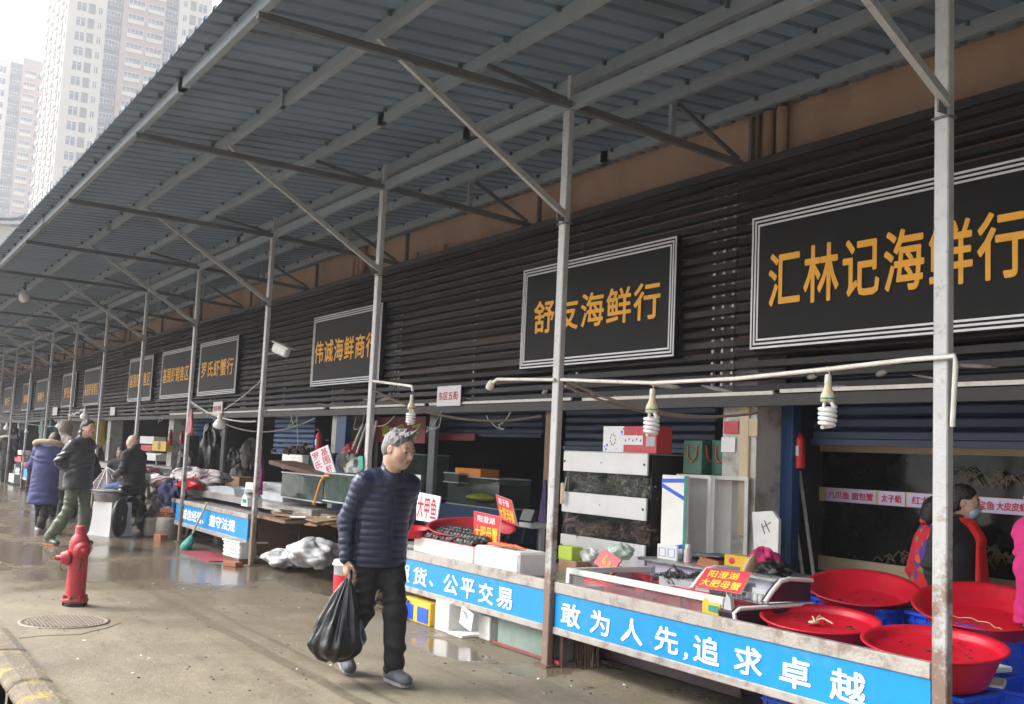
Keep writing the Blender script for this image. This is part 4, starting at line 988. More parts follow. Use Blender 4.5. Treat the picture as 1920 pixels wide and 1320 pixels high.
ring = [lo_ + Vector((.16 * math.cos(2 * math.pi * k / nn) - .04, -.05 + .02 * math.sin(2 * math.pi * k / nn), -.06 + .12 * math.sin(2 * math.pi * k / nn))) for k in range(nn)]
vs = [lo_ + Vector((.02, 0, 0))]; rings = [[lo_.lerp(base, f) + Vector((math.cos(2 * math.pi * k / nn) * w_, math.sin(2 * math.pi * k / nn) * w_ * .7, 0)) for k in range(nn)] for f, w_ in ((.05, .015), (.3, .06), (.6, .11), (.85, .12), (1, .08))]
vv = sum(rings, []); m.add(vv, [(i * nn + k, i * nn + (k + 1) % nn, (i + 1) * nn + (k + 1) % nn, (i + 1) * nn + k) for i in range(4) for k in range(nn)], True); m.add(rings[-1], [tuple(range(nn))])
m.build('net_bag', M['greennet'], hn)
P = gz(332, 1008); m = MB(); m.tube([(.24 * math.cos(a * math.pi / 12), 0, .27 + .26 * math.sin(a * math.pi / 12)) for a in range(25)], .016, 8); item('white_hose_ring', 'white hose coiled in a ring against the left stall end', 'hose', m, M['pipe'], (P.x, P.y + .1, 0))
SACKS = 1
P = gz(610, 1050); m = MB(); m.box((0, 0, .12), (.22, .3, .24)); item('cardboard_box', 'small cardboard box behind the grey sack by the bucket', 'box', m, M['card'], (P.x, P.y + .5, 0))
# brick, concrete weights, bricks left of the left stall
for (l, r_, yb, h, lab, kind) in ((257, 285, 1006, .30, 'square stained concrete weight left of the round one', 'box'), (270, 311, 1009, .32, 'round stained concrete weight with bricks on top', 'round')):
    P = gz((l + r_) / 2, yb); zc = -(P - CAM_O).dot(_b); wd = (r_ - l) * zc / FPX; m = MB()
    if kind == 'round': m.lathe([(wd * .47, 0), (wd * .5, .03), (wd * .49, h * .8), (wd * .46, h * .86), (wd * .47, h), (wd * .3, h + .005), (0, h + .005)], n=24)
    else: m.box((0, 0, h / 2), (wd, wd, h), bev=.025)
    item('concrete_weight', lab, 'concrete weight', m, M['concrete'], (P.x, P.y + wd / 2, 0), 'concrete weights')
P = gz(285, 1008)
for q, (dx, dy, z, rz, lab) in enumerate(((-.25, .2, .305, .3, 'brick lying flat on the square concrete weight'), (.05, .22, .325, -.2, 'brick lying on the round concrete weight'), (.1, .2, .40, .8, 'topmost brick leaning over the round concrete weight'), (.52, .0, .0, .3, 'broken brick on the wet floor by the hose ring'))):
    m = MB(); m.box((0, 0, .035), (.24, .115, .07) if q != 3 else (.2, .13, .12), bev=.006); item('brick', lab, 'brick', m, M['brick'], (P.x + dx, P.y + dy, z), 'loose bricks', rz)
P = gz(470, 1072); m = MB(); m.box((0, 0, .03), (.24, .12, .06), bev=.006); item('brick', 'brick lying under the cream crate corner', 'brick', m, M['brick'], (P.x - .6, P.y - .03, 0), 'loose bricks', .4)
# rag bundles
def stripe_mat():
    m = mat('striped_cloth', (.6, .58, .6), .85, 0, .1, 6, .5, 14); t = m.node_tree; N = t.nodes; L = t.links; b = N['Principled BSDF']
    tc = N.new('ShaderNodeTexCoord'); br = N.new('ShaderNodeTexBrick'); br.inputs['Scale'].default_value = 2.6; br.inputs['Color1'].default_value = (.45, .02, .04, 1); br.inputs['Color2'].default_value = (.02, .03, .14, 1)
    br.inputs['Mortar'].default_value = (.62, .6, .6, 1); br.inputs['Mortar Size'].default_value = .09; mp = N.new('ShaderNodeMapping'); mp.inputs['Rotation'].default_value = (1.2, .3, .5); L.new(tc.outputs['Object'], mp.inputs[0]); L.new(mp.outputs[0], br.inputs['Vector']); L.new(br.outputs['Color'], b.inputs['Base Color']); return m
M['stripe'] = stripe_mat()
def bundle(name, label, mt, px, py, Y, r, seed, cat='bundle', group=None, drop=0):
    rnd = random.Random(seed); c = gy(px, py, Y); m = MB(); n = 34; ph = [rnd.uniform(0, 6) for _ in range(6)]
    vs = []; fs = []
    for i in range(n + 1):
        th = math.pi * i / n
        for k in range(n * 2):
            a = math.pi * k / n; q = 1 + .13 * math.sin(3 * a + ph[0] + 2 * th) + .1 * math.sin(5 * a - 3 * th + ph[1]) + .05 * math.sin(11 * a + ph[2] + 4 * th) - .10 * (1 - abs(math.sin(3 * a + 2.5 * th + ph[3]))) ** 4 - .08 * (1 - abs(math.sin(4.0 * th - 2 * a + ph[4]))) ** 4
            vs.append((r[0] * q * math.sin(th) * math.cos(a), r[1] * q * math.sin(th) * math.sin(a), -r[2] * q * math.cos(th)))
    for i in range(n):
        for k in range(2 * n): k2 = (k + 1) % (2 * n); fs.append((i * 2 * n + k, i * 2 * n + k2, (i + 1) * 2 * n + k2, (i + 1) * 2 * n + k))
    m.add(vs, fs, True); return item(name, label, cat, m, mt, c, group)
bundle('striped_bundle', 'red white and blue striped cloth bundle left of the pale post', M['stripe'], 318, 905, 4.9, (.62, .4, .14), 1)
bundle('striped_bundle', 'red white and blue striped cloth bundle right of the pale post', M['stripe'], 382, 897, 5.2, (.62, .4, .13), 2)
bundle('striped_bundle', 'upper striped cloth bundle at the back of the rag pile', M['stripe'], 360, 891, 5.5, (.6, .35, .13), 3)
bundle('red_cloth', 'bright red cloth tucked under the striped bundles', M['red'], 352, 910, 4.85, (.35, .2, .07), 4, 'cloth')
bundle('grey_sack', 'pale grubby sack sagging at the stall end', M['tarp'], 298, 928, 4.75, (.35, .3, .18), 5, 'sack')
bundle('grey_sack', 'brownish grubby sack below the striped bundle', M['tarp'], 305, 945, 4.7, (.3, .25, .15), 6, 'sack')
bundle('denim_cloth', 'dark blue cloth hanging over the stall end', mat('denim_cloth', (.05, .06, .14), .9, 0, .2, 10, .4, 20), 322, 925, 4.65, (.25, .2, .2), 7, 'cloth')
bundle('grey_bag', 'grey green bag beside the seated bald man', mat('grey_green_bag', (.2, .23, .22), .6, 0, .2, 8, .4, 10), 282, 905, 4.9, (.35, .3, .2), 8, 'bag')
slab('side_card', 'white card edge on the end of the blue banner', 'card', 308, 936, 314, 958, SY - .03, .008, M['paper'])

bundle('woven_sack', 'large crumpled grey white woven sack on the floor under the side table', M['sack'], 590, 1036, 4.95, (.44, .30, .155), 91, 'sack')
bundle('woven_sack', 'flatter end of woven sacking trailing left of the large sack', M['sack'], 532, 1047, 4.85, (.36, .24, .10), 92, 'sack')
# ================================================================== SHOP INTERIORS, LAMPS, WIRES
xa = gy(1520, 930, 7.5).x; xb = 4.5
def zat(px, py, Y): return gy(px, py, Y).z
tw_ = thing('tank_wall', 'beige framed wall of dark live tanks behind the red basins', 'tank wall', (xa, 7.5, 0)); W = xb - xa
zs = [(zat(1522, 1065, 7.5), zat(1522, 1039, 7.5)), (zat(1522, 937, 7.5), zat(1522, 912, 7.5)), (zat(1522, 846, 7.5), zat(1522, 822, 7.5))]
for a, c in zs: MB().box((W / 2, 0, (a + c) / 2), (W, .05, c - a)).build('frame_strip', M['tanwood'], tw_)
MB().box((.03, 0, (zs[0][0] + zs[2][0]) / 2 - .1), (.055, .044, zs[2][0] - zs[0][0] + .2)).build('frame_strip', M['tanwood'], tw_)
for a, c in ((zs[0][1], zs[1][0]), (zs[1][1], zs[2][0])): MB().box((W / 2, .03, (a + c) / 2), (W - .06, .02, c - a)).build('tank_glass', M['darkglass'], tw_)
MB().box((W / 2, .03, zs[0][0] / 2), (W, .03, zs[0][0])).build('lower_panel', M['black'], tw_)
zc = (zs[1][0] + zs[1][1]) / 2
def strip(name, label, l, r_, txts, py):
    x0, x1 = gy(l, py, 7.46).x, gy(r_, py, 7.46).x; t = thing(name, label, 'label strip', ((x0 + x1) / 2, 7.468, zc), 0, 'lilac tank labels')
    MB().box((0, 0, 0), (x1 - x0, .006, (zs[1][1] - zs[1][0]) * .92)).build('strip', M['lilac'], t)
    for (tx_, a, c) in txts:
        X0, X1 = gy(a, py, 7.46).x - t.location.x, gy(c, py, 7.46).x - t.location.x
        letters('lettering', tx_, ((X0 + X1) / 2, -.004, 0), (1, 0, 0), (0, 0, 1), X1 - X0, (zs[1][1] - zs[1][0]) * .55, M['redtxt'], t, bold=.02)
strip('tank_label', 'lilac label strip with the two longest red fish names at the left', 1548, 1641, [('八爪鱼', 1553, 1592), ('面包蟹', 1597, 1637)], 930)
strip('tank_label', 'short lilac label with three smaller red characters', 1647, 1696, [('太子蛤', 1652, 1690)], 936)
strip('tank_label', 'lilac label with two red characters running behind the nearest post', 1701, 1756, [('红龙', 1709, 1744)], 940)
strip('tank_label', 'lilac label strip right of the face mask', 1828, 1930, [('宝鱼', 1834, 1864), ('大皮皮虾', 1868, 1926)], 952)
random.seed(3)
m = MB()
for k in range(26):                                                     # long-legged crabs dimly seen behind the glass
    c = gy(random.uniform(1800, 1925), random.choice((898, 1045)) + random.uniform(-16, 14), 7.49)
    for q in range(3): a = random.uniform(0, 6.28); m.tube([c, c + Vector((.07 * math.cos(a), -.012, .04)), c + Vector((.14 * math.cos(a), -.006, -.03))], .006, 4, False)
M['dimcrab'] = mat('dim_crab', (.13, .10, .06), .6, 0, .3, 12)
tag(m.build('spider_crabs', M['dimcrab']), 'long pale legs of crabs in the dark tanks at the right', 'crabs', kind='stuff')
m = MB()
for k in range(20):
    c = gy(random.uniform(1645, 1755), 1052 + random.uniform(-12, 6), 7.49); a = random.uniform(0, 6.28)
    m.tube([c, c + Vector((.06 * math.cos(a), -.01, .03)), c + Vector((.11 * math.cos(a), -.006, -.02))], .007, 4, False)
tag(m.build('tank_crabs', M['dimcrab']), 'crabs on the floor of the lower dark tank left of the nearest post', 'crabs', kind='stuff')
sh = thing('roller_shutter', 'dark blue rolled shutter over the tank wall at the right', 'shutter', ((-6.2 + xb) / 2, 7.05, 0))
zb_ = zat(1600, 828, 7.05); m = MB(); W = xb + 6.2
for k in range(7): m.box((0, 0, zb_ + .05 + k * .1), (W, .05, .094), bev=.02)
m.build('slats', M['navy'], sh); MB().box((0, -.01, zb_ - .01), (W, .07, .05)).build('bottom_bar', M['navy'], sh)
def shutter(label, l, r_, ybot, Y, mt='navy'):
    x0, x1 = gy(l, 800, Y).x, gy(r_, 800, Y).x; z0 = zat((l + r_) / 2, ybot, Y); t = thing('roller_shutter', label, 'shutter', ((x0 + x1) / 2, Y, z0), 0); m = MB(); n = int((2.6 - z0) / .09)
    for k in range(n): m.box((0, 0, .045 + k * .09), (x1 - x0, .04, .084), bev=.018)
    m.build('slats', M[mt], t); MB().box((0, -.012, -.01), (x1 - x0, .06, .04)).build('bottom_bar', M[mt], t)
shutter('half lowered bright blue shutter left of the white shrimp price card', 516, 592, 850, 7.0, 'blueframe')
shutter('dark shutter rolled up over the white crab tank rack', 1062, 1345, 842, 7.3)
shutter('dark blue shutter above the big red basin of the middle stall', 822, 1020, 815, 7.4)
shutter('blue rolled shutter above the pink cloth', 350, 420, 815, 7.1, 'blueframe')
def upright(name, label, cat, l, r_, Y, mt, z0=0, z1=2.2, d=.06, group=None):
    py = 900; x0, x1 = gy(l, py, Y).x, gy(r_, py, Y).x; m = MB(); m.box((0, 0, (z0 + z1) / 2), (x1 - x0, d, z1 - z0), bev=.006); return item(name, label, cat, m, M[mt], ((x0 + x1) / 2, Y, 0), group)
upright('door_frame', 'blue painted door frame beside the wall extinguisher at the right', 'door frame', 1470, 1492, 6.86, 'blueframe', d=.1)
upright('door_frame', 'blue painted door frame left of the second pillar', 'door frame', 630, 648, 6.5, 'blueframe', d=.1)
upright('door_jamb', 'weathered wooden door jamb just left of the second nearest post', 'door jamb', 1022, 1036, 6.5, 'wood')
upright('door_jamb', 'dark slim metal door jamb right of the walking man head', 'door jamb', 803, 815, 6.6, 'chord')
upright('door_jamb', 'pale edge of a dark door right of the pink cloth', 'door jamb', 412, 418, 6.8, 'chord')
upright('timber_strip', 'tan timber strip nailed up the face of the nearest pillar', 'timber', 1386, 1404, 6.52, 'tanwood', .95, 2.06, .03)
for l_, t_, r_, b_, mt, lab in ((1357, 790, 1384, 813, 'redshade', 'faded red notice on the nearest pillar'), (1398, 785, 1420, 818, 'tanwood', 'old yellowed notice on the nearest pillar'), (1352, 820, 1378, 848, 'paper', 'torn white notice on the nearest pillar')):
    slab('notice', lab, 'notice', l_, t_, r_, b_, 6.51, .006, M[mt], .001)
# red fascia inside the shop behind the walking man
x0, x1 = gy(706, 805, 7.0).x, gy(800, 805, 7.0).x; rf = thing('red_fascia', 'dark red shop fascia with yellow green brush characters above the walking man', 'sign', ((x0 + x1) / 2, 7.0, zat(750, 806, 7.0)))
hh = zat(750, 780, 7.0) - zat(750, 828, 7.0); mR = mat('dark_red_board', (.22, .015, .03), .5, 0, .1, 5)
MB().box((0, 0, 0), (x1 - x0, .04, hh)).build('board', mR, rf); mY = mat('yellow_green_paint', (.42, .48, .03), .5)
for q, ch in enumerate('青品了'): letters('lettering', ch, ((q - .9) * (x1 - x0) * .31, -.021, -.02), (1, 0, .08 * q), (0, 0, 1), (x1 - x0) * .17, hh * .5, mY, rf, bold=.02)
slab('red_fascia', 'narrow red strip sign deep in the shop right of the walking man', 'sign', 822, 812, 890, 826, 7.3, .03, mR)
slab('orange_tray', 'small orange red tray deep in the dark shop', 'tray', 853, 878, 901, 893, 7.3, .3, M['orange'])
tank('dim green tank deep in the shop below the orange tray', 838, 894, 935, 950, 7.3, .5, 'tanks in the dark shop')
tank('small dim tank with a pale pipe left of the orange tray', 832, 886, 860, 905, 7.15, .3, 'tanks in the dark shop')
tank('dim tanks behind the walking man shoulder', 706, 850, 796, 930, 7.4, .4, 'tanks in the dark shop')
slab('tank_stand', 'dull blue stand under the dim green tank', 'stand', 822, 950, 940, 1010, 7.25, .5, M['blueframe'])
m = MB(); m.ball((0, 0, 0), (.3, .2, .05), 8); item('produce', 'yellow green produce heap in the dim green tank', 'produce', m, mat('yellow_green', (.3, .32, .03), .7, 0, .3, 20), gy(905, 933, 7.28))
# white crab tank rack
rk = thing('tank_rack', 'tall rack of white panelled crab tanks right of the second nearest post', 'tank rack', (gy(1135, 940, 6.1).x, 6.1, 0))
Xl, Xr = gy(1055, 940, 6.1).x - rk.location.x, gy(1213, 940, 6.1).x - rk.location.x; W = Xr - Xl
def pz(px, py): return zat(px, py, 6.1)
bands = [(pz(1135, 849), pz(1135, 887)), (pz(1135, 928), pz(1135, 968)), (pz(1135, 1012), pz(1135, 1056))]
for (a, c) in bands:
    o = MB().box(((Xl + Xr) / 2, 0, (a + c) / 2), (W, .02, a - c), bev=.003).build('panel', M['white'], rk)
    m = MB(); 
    for fx_ in (.02, .48, .97): m.tube([(Xl + W * fx_, -.011, (a + c) / 2), (Xl + W * fx_, -.016, (a + c) / 2)], .012 if fx_ != .48 else .006, 8)
    m.build('screw_cap', M['black'], o)
for (a, c) in ((bands[0][1], bands[1][0]), (bands[1][1], bands[2][0])):
    MB().box(((Xl + Xr) / 2, .01, (a + c) / 2), (W - .01, .006, a - c)).build('tank_pane', M['rackglass'], rk)
m = MB()
for xx in (Xl + .012, Xr - .012): m.box((xx, .30, bands[0][0] / 2), (.02, .5, bands[0][0] - .02))
m.box(((Xl + Xr) / 2, .54, bands[0][0] / 2), (W, .02, bands[0][0])); m.build('carcass', M['black'], rk)
for (a, c) in ((bands[0][1], bands[1][0]), (bands[1][1], bands[2][0])): MB().box(((Xl + Xr) / 2, .28, c - .012), (W - .03, .48, .02)).build('shelf', M['black'], rk)
MB().box(((Xl + Xr) / 2, .28, bands[0][0] + .004), (W, .56, .012)).build('top', M['grey'], rk)
for q, (a, c) in enumerate(((bands[0][1], bands[1][0]), (bands[1][1], bands[2][0]))):
    crab_heap(('olive crabs heaped in the upper tank of the white rack', 'reddish crabs heaped in the lower tank of the white rack')[q], (rk.location.x + (Xl + Xr) / 2, 6.24, c + .02), (W * .92, .16, .13), 75, .085, 'crab' if q == 0 else 'redcrab')
# gift boxes and bags
c, d = pb(1131, 799, 1231, 848, 6.12, .18); gbx = thing('gift_box', 'red and white gift box with string handles on top of the tank rack', 'gift box', (c.x, c.y, bands[0][0] + .012), 0)
MB().box((-d[0] * .30, 0, d[2] / 2), (d[0] * .40, d[1], d[2])).build('white_part', M['paper'], gbx); MB().box((d[0] * .2, 0, d[2] / 2), (d[0] * .6 - .001, d[1] - .002, d[2] - .002)).build('red_part', M['redshade'], gbx)
MB().box((d[0] * .08, -d[1] / 2 - .001, d[2] * .47), (d[0] * .36, .006, d[2] * .36)).build('label_patch', M['paper'], gbx)
MB().box((d[0] * .40, -d[1] / 2 - .001, d[2] * .42), (d[0] * .16, .006, d[2] * .34)).build('grey_patch', M['grey'], gbx)
m = MB()
for (a, b_z, r_) in ((-.44, .1, .012), (-.47, .2, .01), (-.42, .26, .014), (-.14, .78, .014), (-.11, .9, .01), (-.13, .68, .008), (-.24, .12, .006)): m.ball((d[0] * a, -d[1] / 2, d[2] * b_z), (r_, .003, r_), 8)
m.build('blue_flower_print', M['crateblue'], gbx)
m = MB()
for k in range(9): m.ball((d[0] * (-.31 + .05 * math.cos(k * .7)), -d[1] / 2, d[2] * (.48 + .2 * math.sin(k * .7))), (.007, .002, .012), 6)
for k in range(5): m.ball((d[0] * (-.06 + .07 * k), -d[1] / 2 - .004, d[2] * (.45 + .05 * (k % 2))), (.009, .002, .012), 6)
m.build('grey_print', M['chord'], gbx)
m = MB(); 
for s_ in (0, 1): m.tube([(d[0] * (.14 + .04 * s_), -d[1] / 2 - .004, d[2] * .86), (d[0] * (.18 + .02 * s_), -d[1] / 2 - .012, d[2] * .62)] if s_ == 0 else [(d[0] * .30, -d[1] / 2 - .004, d[2] * .86), (d[0] * .26, -d[1] / 2 - .012, d[2] * .62)], .003, 5)
m.build('handle', M['tanwood'], gbx)
# two foam boxes standing on end with their openings out
cnt_z = zat(1240, 1052, 5.95)
def open_box(label, cx, cy, z, w_, d_, h_, rz, tape=False):
    t = thing('foam_box', label, 'foam box', (cx, cy, z), rz, 'white foam boxes'); e = .03; m = MB()
    m.box((0, -d_ / 2 + e / 2, h_ / 2), (w_, e, h_)); m.box((0, d_ / 2 - e / 2, h_ / 2), (w_, e, h_)); m.box((-w_ / 2 + e / 2, 0, h_ / 2), (e, d_ - 2 * e, h_)); m.box((0, 0, e / 2), (w_ - 2 * e, d_ - 2 * e, e)); m.box((0, 0, h_ - e / 2), (w_ - 2 * e, d_ - 2 * e, e))
    m.build('shell', M['foam'], t)
    if tape:
        m = MB()
        for (a, b2, c2, d2) in ((-.5, .93, .5, .96), (-.5, .90, .45, .72), (-.5, .03, .5, .12)):
            m.add([(w_ * a, -d_ / 2 - .003, h_ * b2), (w_ * c2, -d_ / 2 - .003, h_ * d2), (w_ * c2, -d_ / 2 - .003, h_ * d2 - .04), (w_ * a, -d_ / 2 - .003, h_ * b2 - .04)], [(3, 2, 1, 0)])
        m.build('blue_tape', M['crateblue'], t)
        m = MB(); m.box((w_ / 2 - .022, -d_ / 2 - .004, h_ / 2), (.035, .004, h_)); m.box((w_ / 2 + .002, -d_ / 2 + .012, h_ / 2), (.004, .022, h_)); m.build('green_tape', M['greennet'], t)
    return t
c, d = pb(1240, 890, 1286, 1036, 6.22, .1)
hB = d[2] + .02; 
a1 = gy(1286, 960, 6.22); 
open_box('tall open foam box standing on end behind the counter', gy(1316, 960, 6.36).x, 6.30, c.z - d[2] / 2 - .01, .22, .33, hB, R(-52))
open_box('tall open foam box on end next to the taped one', gy(1381, 960, 6.55).x, 6.46, c.z - d[2] / 2 - .01, .22, .34, hB, R(-52))
lt = slab('taped_lid', 'white foam board with blue and green tape standing left of the open foam boxes', 'foam board', 1239, 891, 1287, 1048, 6.02, .03, M['foam'])
cc, dd = pb(1239, 891, 1287, 1048, 6.02, .03); m = MB()
for (a, b2, c2, d2) in ((-.5, .95, .5, .97), (-.5, .90, .48, .74), (-.5, .10, .5, .20)): m.add([(dd[0] * a, -.017, dd[2] * (b2 - .5)), (dd[0] * c2, -.017, dd[2] * (d2 - .5)), (dd[0] * c2, -.017, dd[2] * (d2 - .5) - .035), (dd[0] * a, -.017, dd[2] * (b2 - .5) - .035)], [(3, 2, 1, 0)])
o = m.build('blue_tape', M['crateblue'], lt, (0, 0, dd[2] / 2)); m = MB(); m.box((dd[0] / 2 - .018, -.0165, 0), (.035, .003, dd[2])); m.build('green_tape', M['greennet'], lt, (0, 0, dd[2] / 2))
for q, (px, Yq, lab) in enumerate(((1303, 6.45, 'dark green gift bag with orange ribbon handles, the left of two'), (1356, 6.6, 'dark green gift bag with orange ribbon handles, beside the pillar'))):
    zq = c.z + d[2] / 2 + .015; x_ = gy(px, 860, Yq).x; hq = zat(px, 826, Yq) - zq; t = thing('gift_bag', lab, 'gift bag', (x_, Yq + .05, zq), R(12), 'green gift bags'); wq = .20
    MB().box((0, 0, hq / 2), (wq, .20, hq), bev=.004).build('bag', M['green'], t); m = MB()
    for s_ in (-1,): m.tube([(wq / 2 + .004, s_ * .05, hq * .86), (wq / 2 + .018, s_ * .045, hq * .5), (wq / 2 + .02, 0, hq * .36), (wq / 2 + .018, .045, hq * .5), (wq / 2 + .004, .05, hq * .86)], .007, 6)
    m.build('ribbon_handle', M['claw'], t); m = MB(); m.tube([(-.05, -.102, hq * .85), (-.045, -.115, hq * .5), (0, -.118, hq * .34), (.045, -.115, hq * .5), (.05, -.102, hq * .85)], .007, 6); m.build('ribbon_handle', M['claw'], t)
# counter with small things
x0, x1 = gy(1199, 1060, 5.85).x, gy(1478, 1090, 5.85).x; ct_ = thing('counter', 'small pale counter behind the display case with a worn steel top', 'counter', ((x0 + x1) / 2, 6.1, 0)); zc_ = zat(1300, 1060, 5.85)
MB().box((0, 0, zc_ - .012), (x1 - x0, .55, .024), bev=.004).build('top', M['tin'], ct_); MB().box((0, .02, (zc_ - .03) / 2), (x1 - x0 - .1, .46, zc_ - .03)).build('front', M['lilac'], ct_)
def on_counter(name, label, cat, l, t_, r_, b_, Y, dep, mt, group=None):
    cc, dd = pb(l, t_, r_, b_, Y, dep); m = MB(); m.box((0, 0, dd[2] / 2), dd, bev=.004); return item(name, label, cat, m, M[mt], (cc.x, cc.y, zc_ + .001), group), dd
o, dd = on_counter('stand_card', 'white card with pale green and blue patches on the counter', 'card', 1232, 1022, 1269, 1050, 5.92, .02, 'paper')
for q, mt_ in ((-1, 'greennet'), (1, 'banner')):
    m = MB(); e_ = dd[0] * .2
    for (a, b2) in (((q * .23 - .16, .2), (q * .23 + .16, .2)), ((q * .23 - .16, .75), (q * .23 + .16, .75)), ((q * .23 - .16, .2), (q * .23 - .16, .75)), ((q * .23 + .16, .2), (q * .23 + .16, .75))):
        m.bar((dd[0] * a[0], -.011, dd[2] * a[1]), (dd[0] * b2[0], -.011, dd[2] * b2[1]), .006, .003)
    tag(m.build('printed_square', M[mt_], o))
P = gy(1281, 1052, 5.92); bt = thing('bottle', 'pale pink bottle with a white cap on the counter', 'bottle', (P.x, 5.97, zc_ + .001))
MB().lathe([(.032, 0), (.034, .01), (.034, .09), (.026, .11), (.022, .115)], n=20).build('body', mat('pale_pink', (.62, .5, .5), .4), bt); MB().lathe([(.024, .114), (.024, .145), (.0, .147)], n=16).build('cap', M['white'], bt)
cc, dd = pb(1297, 1028, 1355, 1052, 5.92, .26); ts = thing('table_scale', 'orange brown table scale with a dark pan beside the pale bottle', 'scale', (cc.x, cc.y, zc_))
MB().prism([(-.13, 0), (.13, 0), (.12, .05), (-.09, .065)], (0, -.12, 0), (1, 0, 0), (0, 0, 1), (0, .22, 0)).build('body', mat('orange_brown', (.35, .12, .05), .5, 0, .1), ts); MB().box((0, 0, .085), (.26, .24, .012), bev=.003).build('pan', M['chord'], ts)
o, dd = on_counter('food_box', 'yellow food box with a red oval mark and green end', 'box', 1358, 1026, 1411, 1054, 5.95, .14, 'yellow')
m = MB(); m.ball((-dd[0] * .22, -.071, dd[2] * .6), (.035, .003, .025), 12); m.build('oval_mark', M['signred'], o); m = MB(); m.box((-dd[0] * .2, -.072, dd[2] * .13), (dd[0] * .55, .005, dd[2] * .24)); m.build('green_band', M['greennet'], o)
bundle('pink_cloth', 'pink cloth heaped on the counter right of the yellow food box', mat('pink_cloth', (.55, .04, .16), .8, 0, .2, 12, .4, 20), 1432, 1046, 6.1, (.12, .1, .07), 12, 'cloth')
bundle('grey_rag', 'dark crumpled bag at the right end of the counter', M['black'], 1452, 1068, 6.0, (.15, .12, .06), 13, 'rag')
prism_face('leaning_board', 'white board with a scribbled mark leaning by the blue door frame', 'board', [(1415, 1062), (1410, 960), (1448, 958), (1460, 975), (1458, 1070)], 6.45, .03, 'foam')
m = MB(); q_ = gy(1436, 990, 6.446)
for (a, b2) in (((-.04, .0), (.05, .05)), ((-.02, .06), (.04, -.03)), ((-.05, .03), (-.01, -.05))): m.bar(q_ + Vector((a[0], 0, a[1])), q_ + Vector((b2[0], 0, b2[1])), .006, .003)
item('scribble', 'dark scribble on the leaning white board', 'scribble', m, M['black'])
m = MB(); P = gy(1404, 1068, 5.6); m.ball((0, 0, 0), (.02, .05, .11), 10, Matrix.Rotation(R(25), 3, 'Y')); item('scoop', 'pale oval scoop standing between the red price card and the counter', 'scoop', m, M['tanwood'], gy(1405, 1064, 5.55))
cc, dd = pb(1120, 1036, 1156, 1070, 5.3, .02); m = MB(); m.box((0, 0, 0), (dd[0], .012, dd[2]), rot=Euler((R(-30), R(15), 0)).to_matrix()); o = item('leaflet', 'glossy red food leaflet lying tilted behind the display case', 'leaflet', m, M['redshade'], cc)
m = MB(); rr = Euler((R(-30), R(15), 0)).to_matrix()
for k in range(5): m.box(rr @ Vector((random.uniform(-.04, .04), -.008, random.uniform(-.05, .05))), (.04, .004, .03), rot=rr)
m.build('picture_patch', M['orange'], o)
slab('food_carton', 'lime green food carton behind the second nearest post', 'carton', 1046, 1024, 1072, 1050, 5.4, .12, mat('lime_card', (.45, .6, .08), .5, 0, .1)); slab('cardboard_box', 'brown cardboard box below the lime green carton', 'box', 1046, 1050, 1080, 1090, 5.4, .25, M['card'])
bundle('plastic_bag', 'crumpled white plastic bag behind the display case', M['white'], 1105, 1045, 5.6, (.16, .12, .07), 21, 'bag'); bundle('green_white_bag', 'pale green plastic bag beside the red leaflet', mat('pale_green_bag', (.45, .58, .5), .4, 0, .1, 6, .3), 1165, 1034, 5.7, (.12, .1, .06), 22, 'bag')
# extinguishers and leaning poles
def extinguisher(label, px, t_, b_, Y):
    z1, z0 = zat(px, t_, Y), zat(px, b_, Y); x = gy(px, (t_ + b_) / 2, Y).x; h = z1 - z0; r = h * .14; t = thing('fire_extinguisher', label, 'fire extinguisher', (x, Y, z0), 0, 'fire extinguishers')
    MB().lathe([(r * .95, 0), (r, .02), (r, h * .72), (r * .6, h * .84), (r * .3, h * .87), (r * .3, h * .92), (0, h * .92)], n=18).build('cylinder', M['signred'], t)
    MB().box((0, -.01, h * .95), (r * 1.3, r * .8, h * .06)).build('valve', M['black'], t); MB().tube([(r * .4, 0, h * .92), (r * 1.2, -.02, h * .8), (r * 1.25, -.02, h * .35)], r * .16, 6).build('hose', M['black'], t)
    MB().box((0, -r * .98, h * .45), (r * 1.1, .006, h * .25)).build('label_patch', M['paper'], t)
extinguisher('fire extinguisher hanging beside the blue door frame at the right', 1500, 806, 878, 6.9)
extinguisher('long fire extinguisher left of the white shrimp price card', 598, 804, 850, 6.45)
extinguisher('fire extinguisher on a pillar beside the yellow box', 320, 805, 836, 6.5)
extinguisher('fire extinguisher half behind the pale post with the pink cloth', 341, 808, 832, 6.5)
for (a, c, lab) in (((1499, 884), (1526, 1082), 'white pole leaning on the tank wall frame, the straighter one'), ((1484, 930), (1506, 1085), 'white pole leaning lower beside the door frame')):
    m = MB(); m.tube([gy(*a, 7.2), gy(*c, 7.0)], .016, 8); item('leaning_pole', lab, 'pole', m, M['pipe'], (0, 0, 0), 'leaning white poles')
for (a, c, lab) in (((681, 795), (640, 890), 'pale pole slanting from the second pillar top, left one of three'), ((688, 795), (655, 890), 'pale pole slanting from the second pillar top, middle one of three'), ((706, 790), (690, 870), 'pale board slanting beside the post left of the walking man')):
    m = MB(); m.tube([gy(*a, 6.5), gy(*c, 6.2)], .022, 6); item('leaning_pole', lab, 'pole', m, M['pipe'], (0, 0, 0), 'slanting pale poles')
for k, (px, py, Y, mt_) in enumerate(((655, 868, 6.2, 'tarp'), (668, 880, 6.2, 'foam'), (660, 850, 6.4, 'redshade'))): bundle('odds_bundle', ('grubby bundle by the slanting poles', 'white crumpled bundle by the slanting poles', 'faded red bundle by the slanting poles')[k], M[mt_], px, py, Y, (.2, .15, .14), 30 + k)
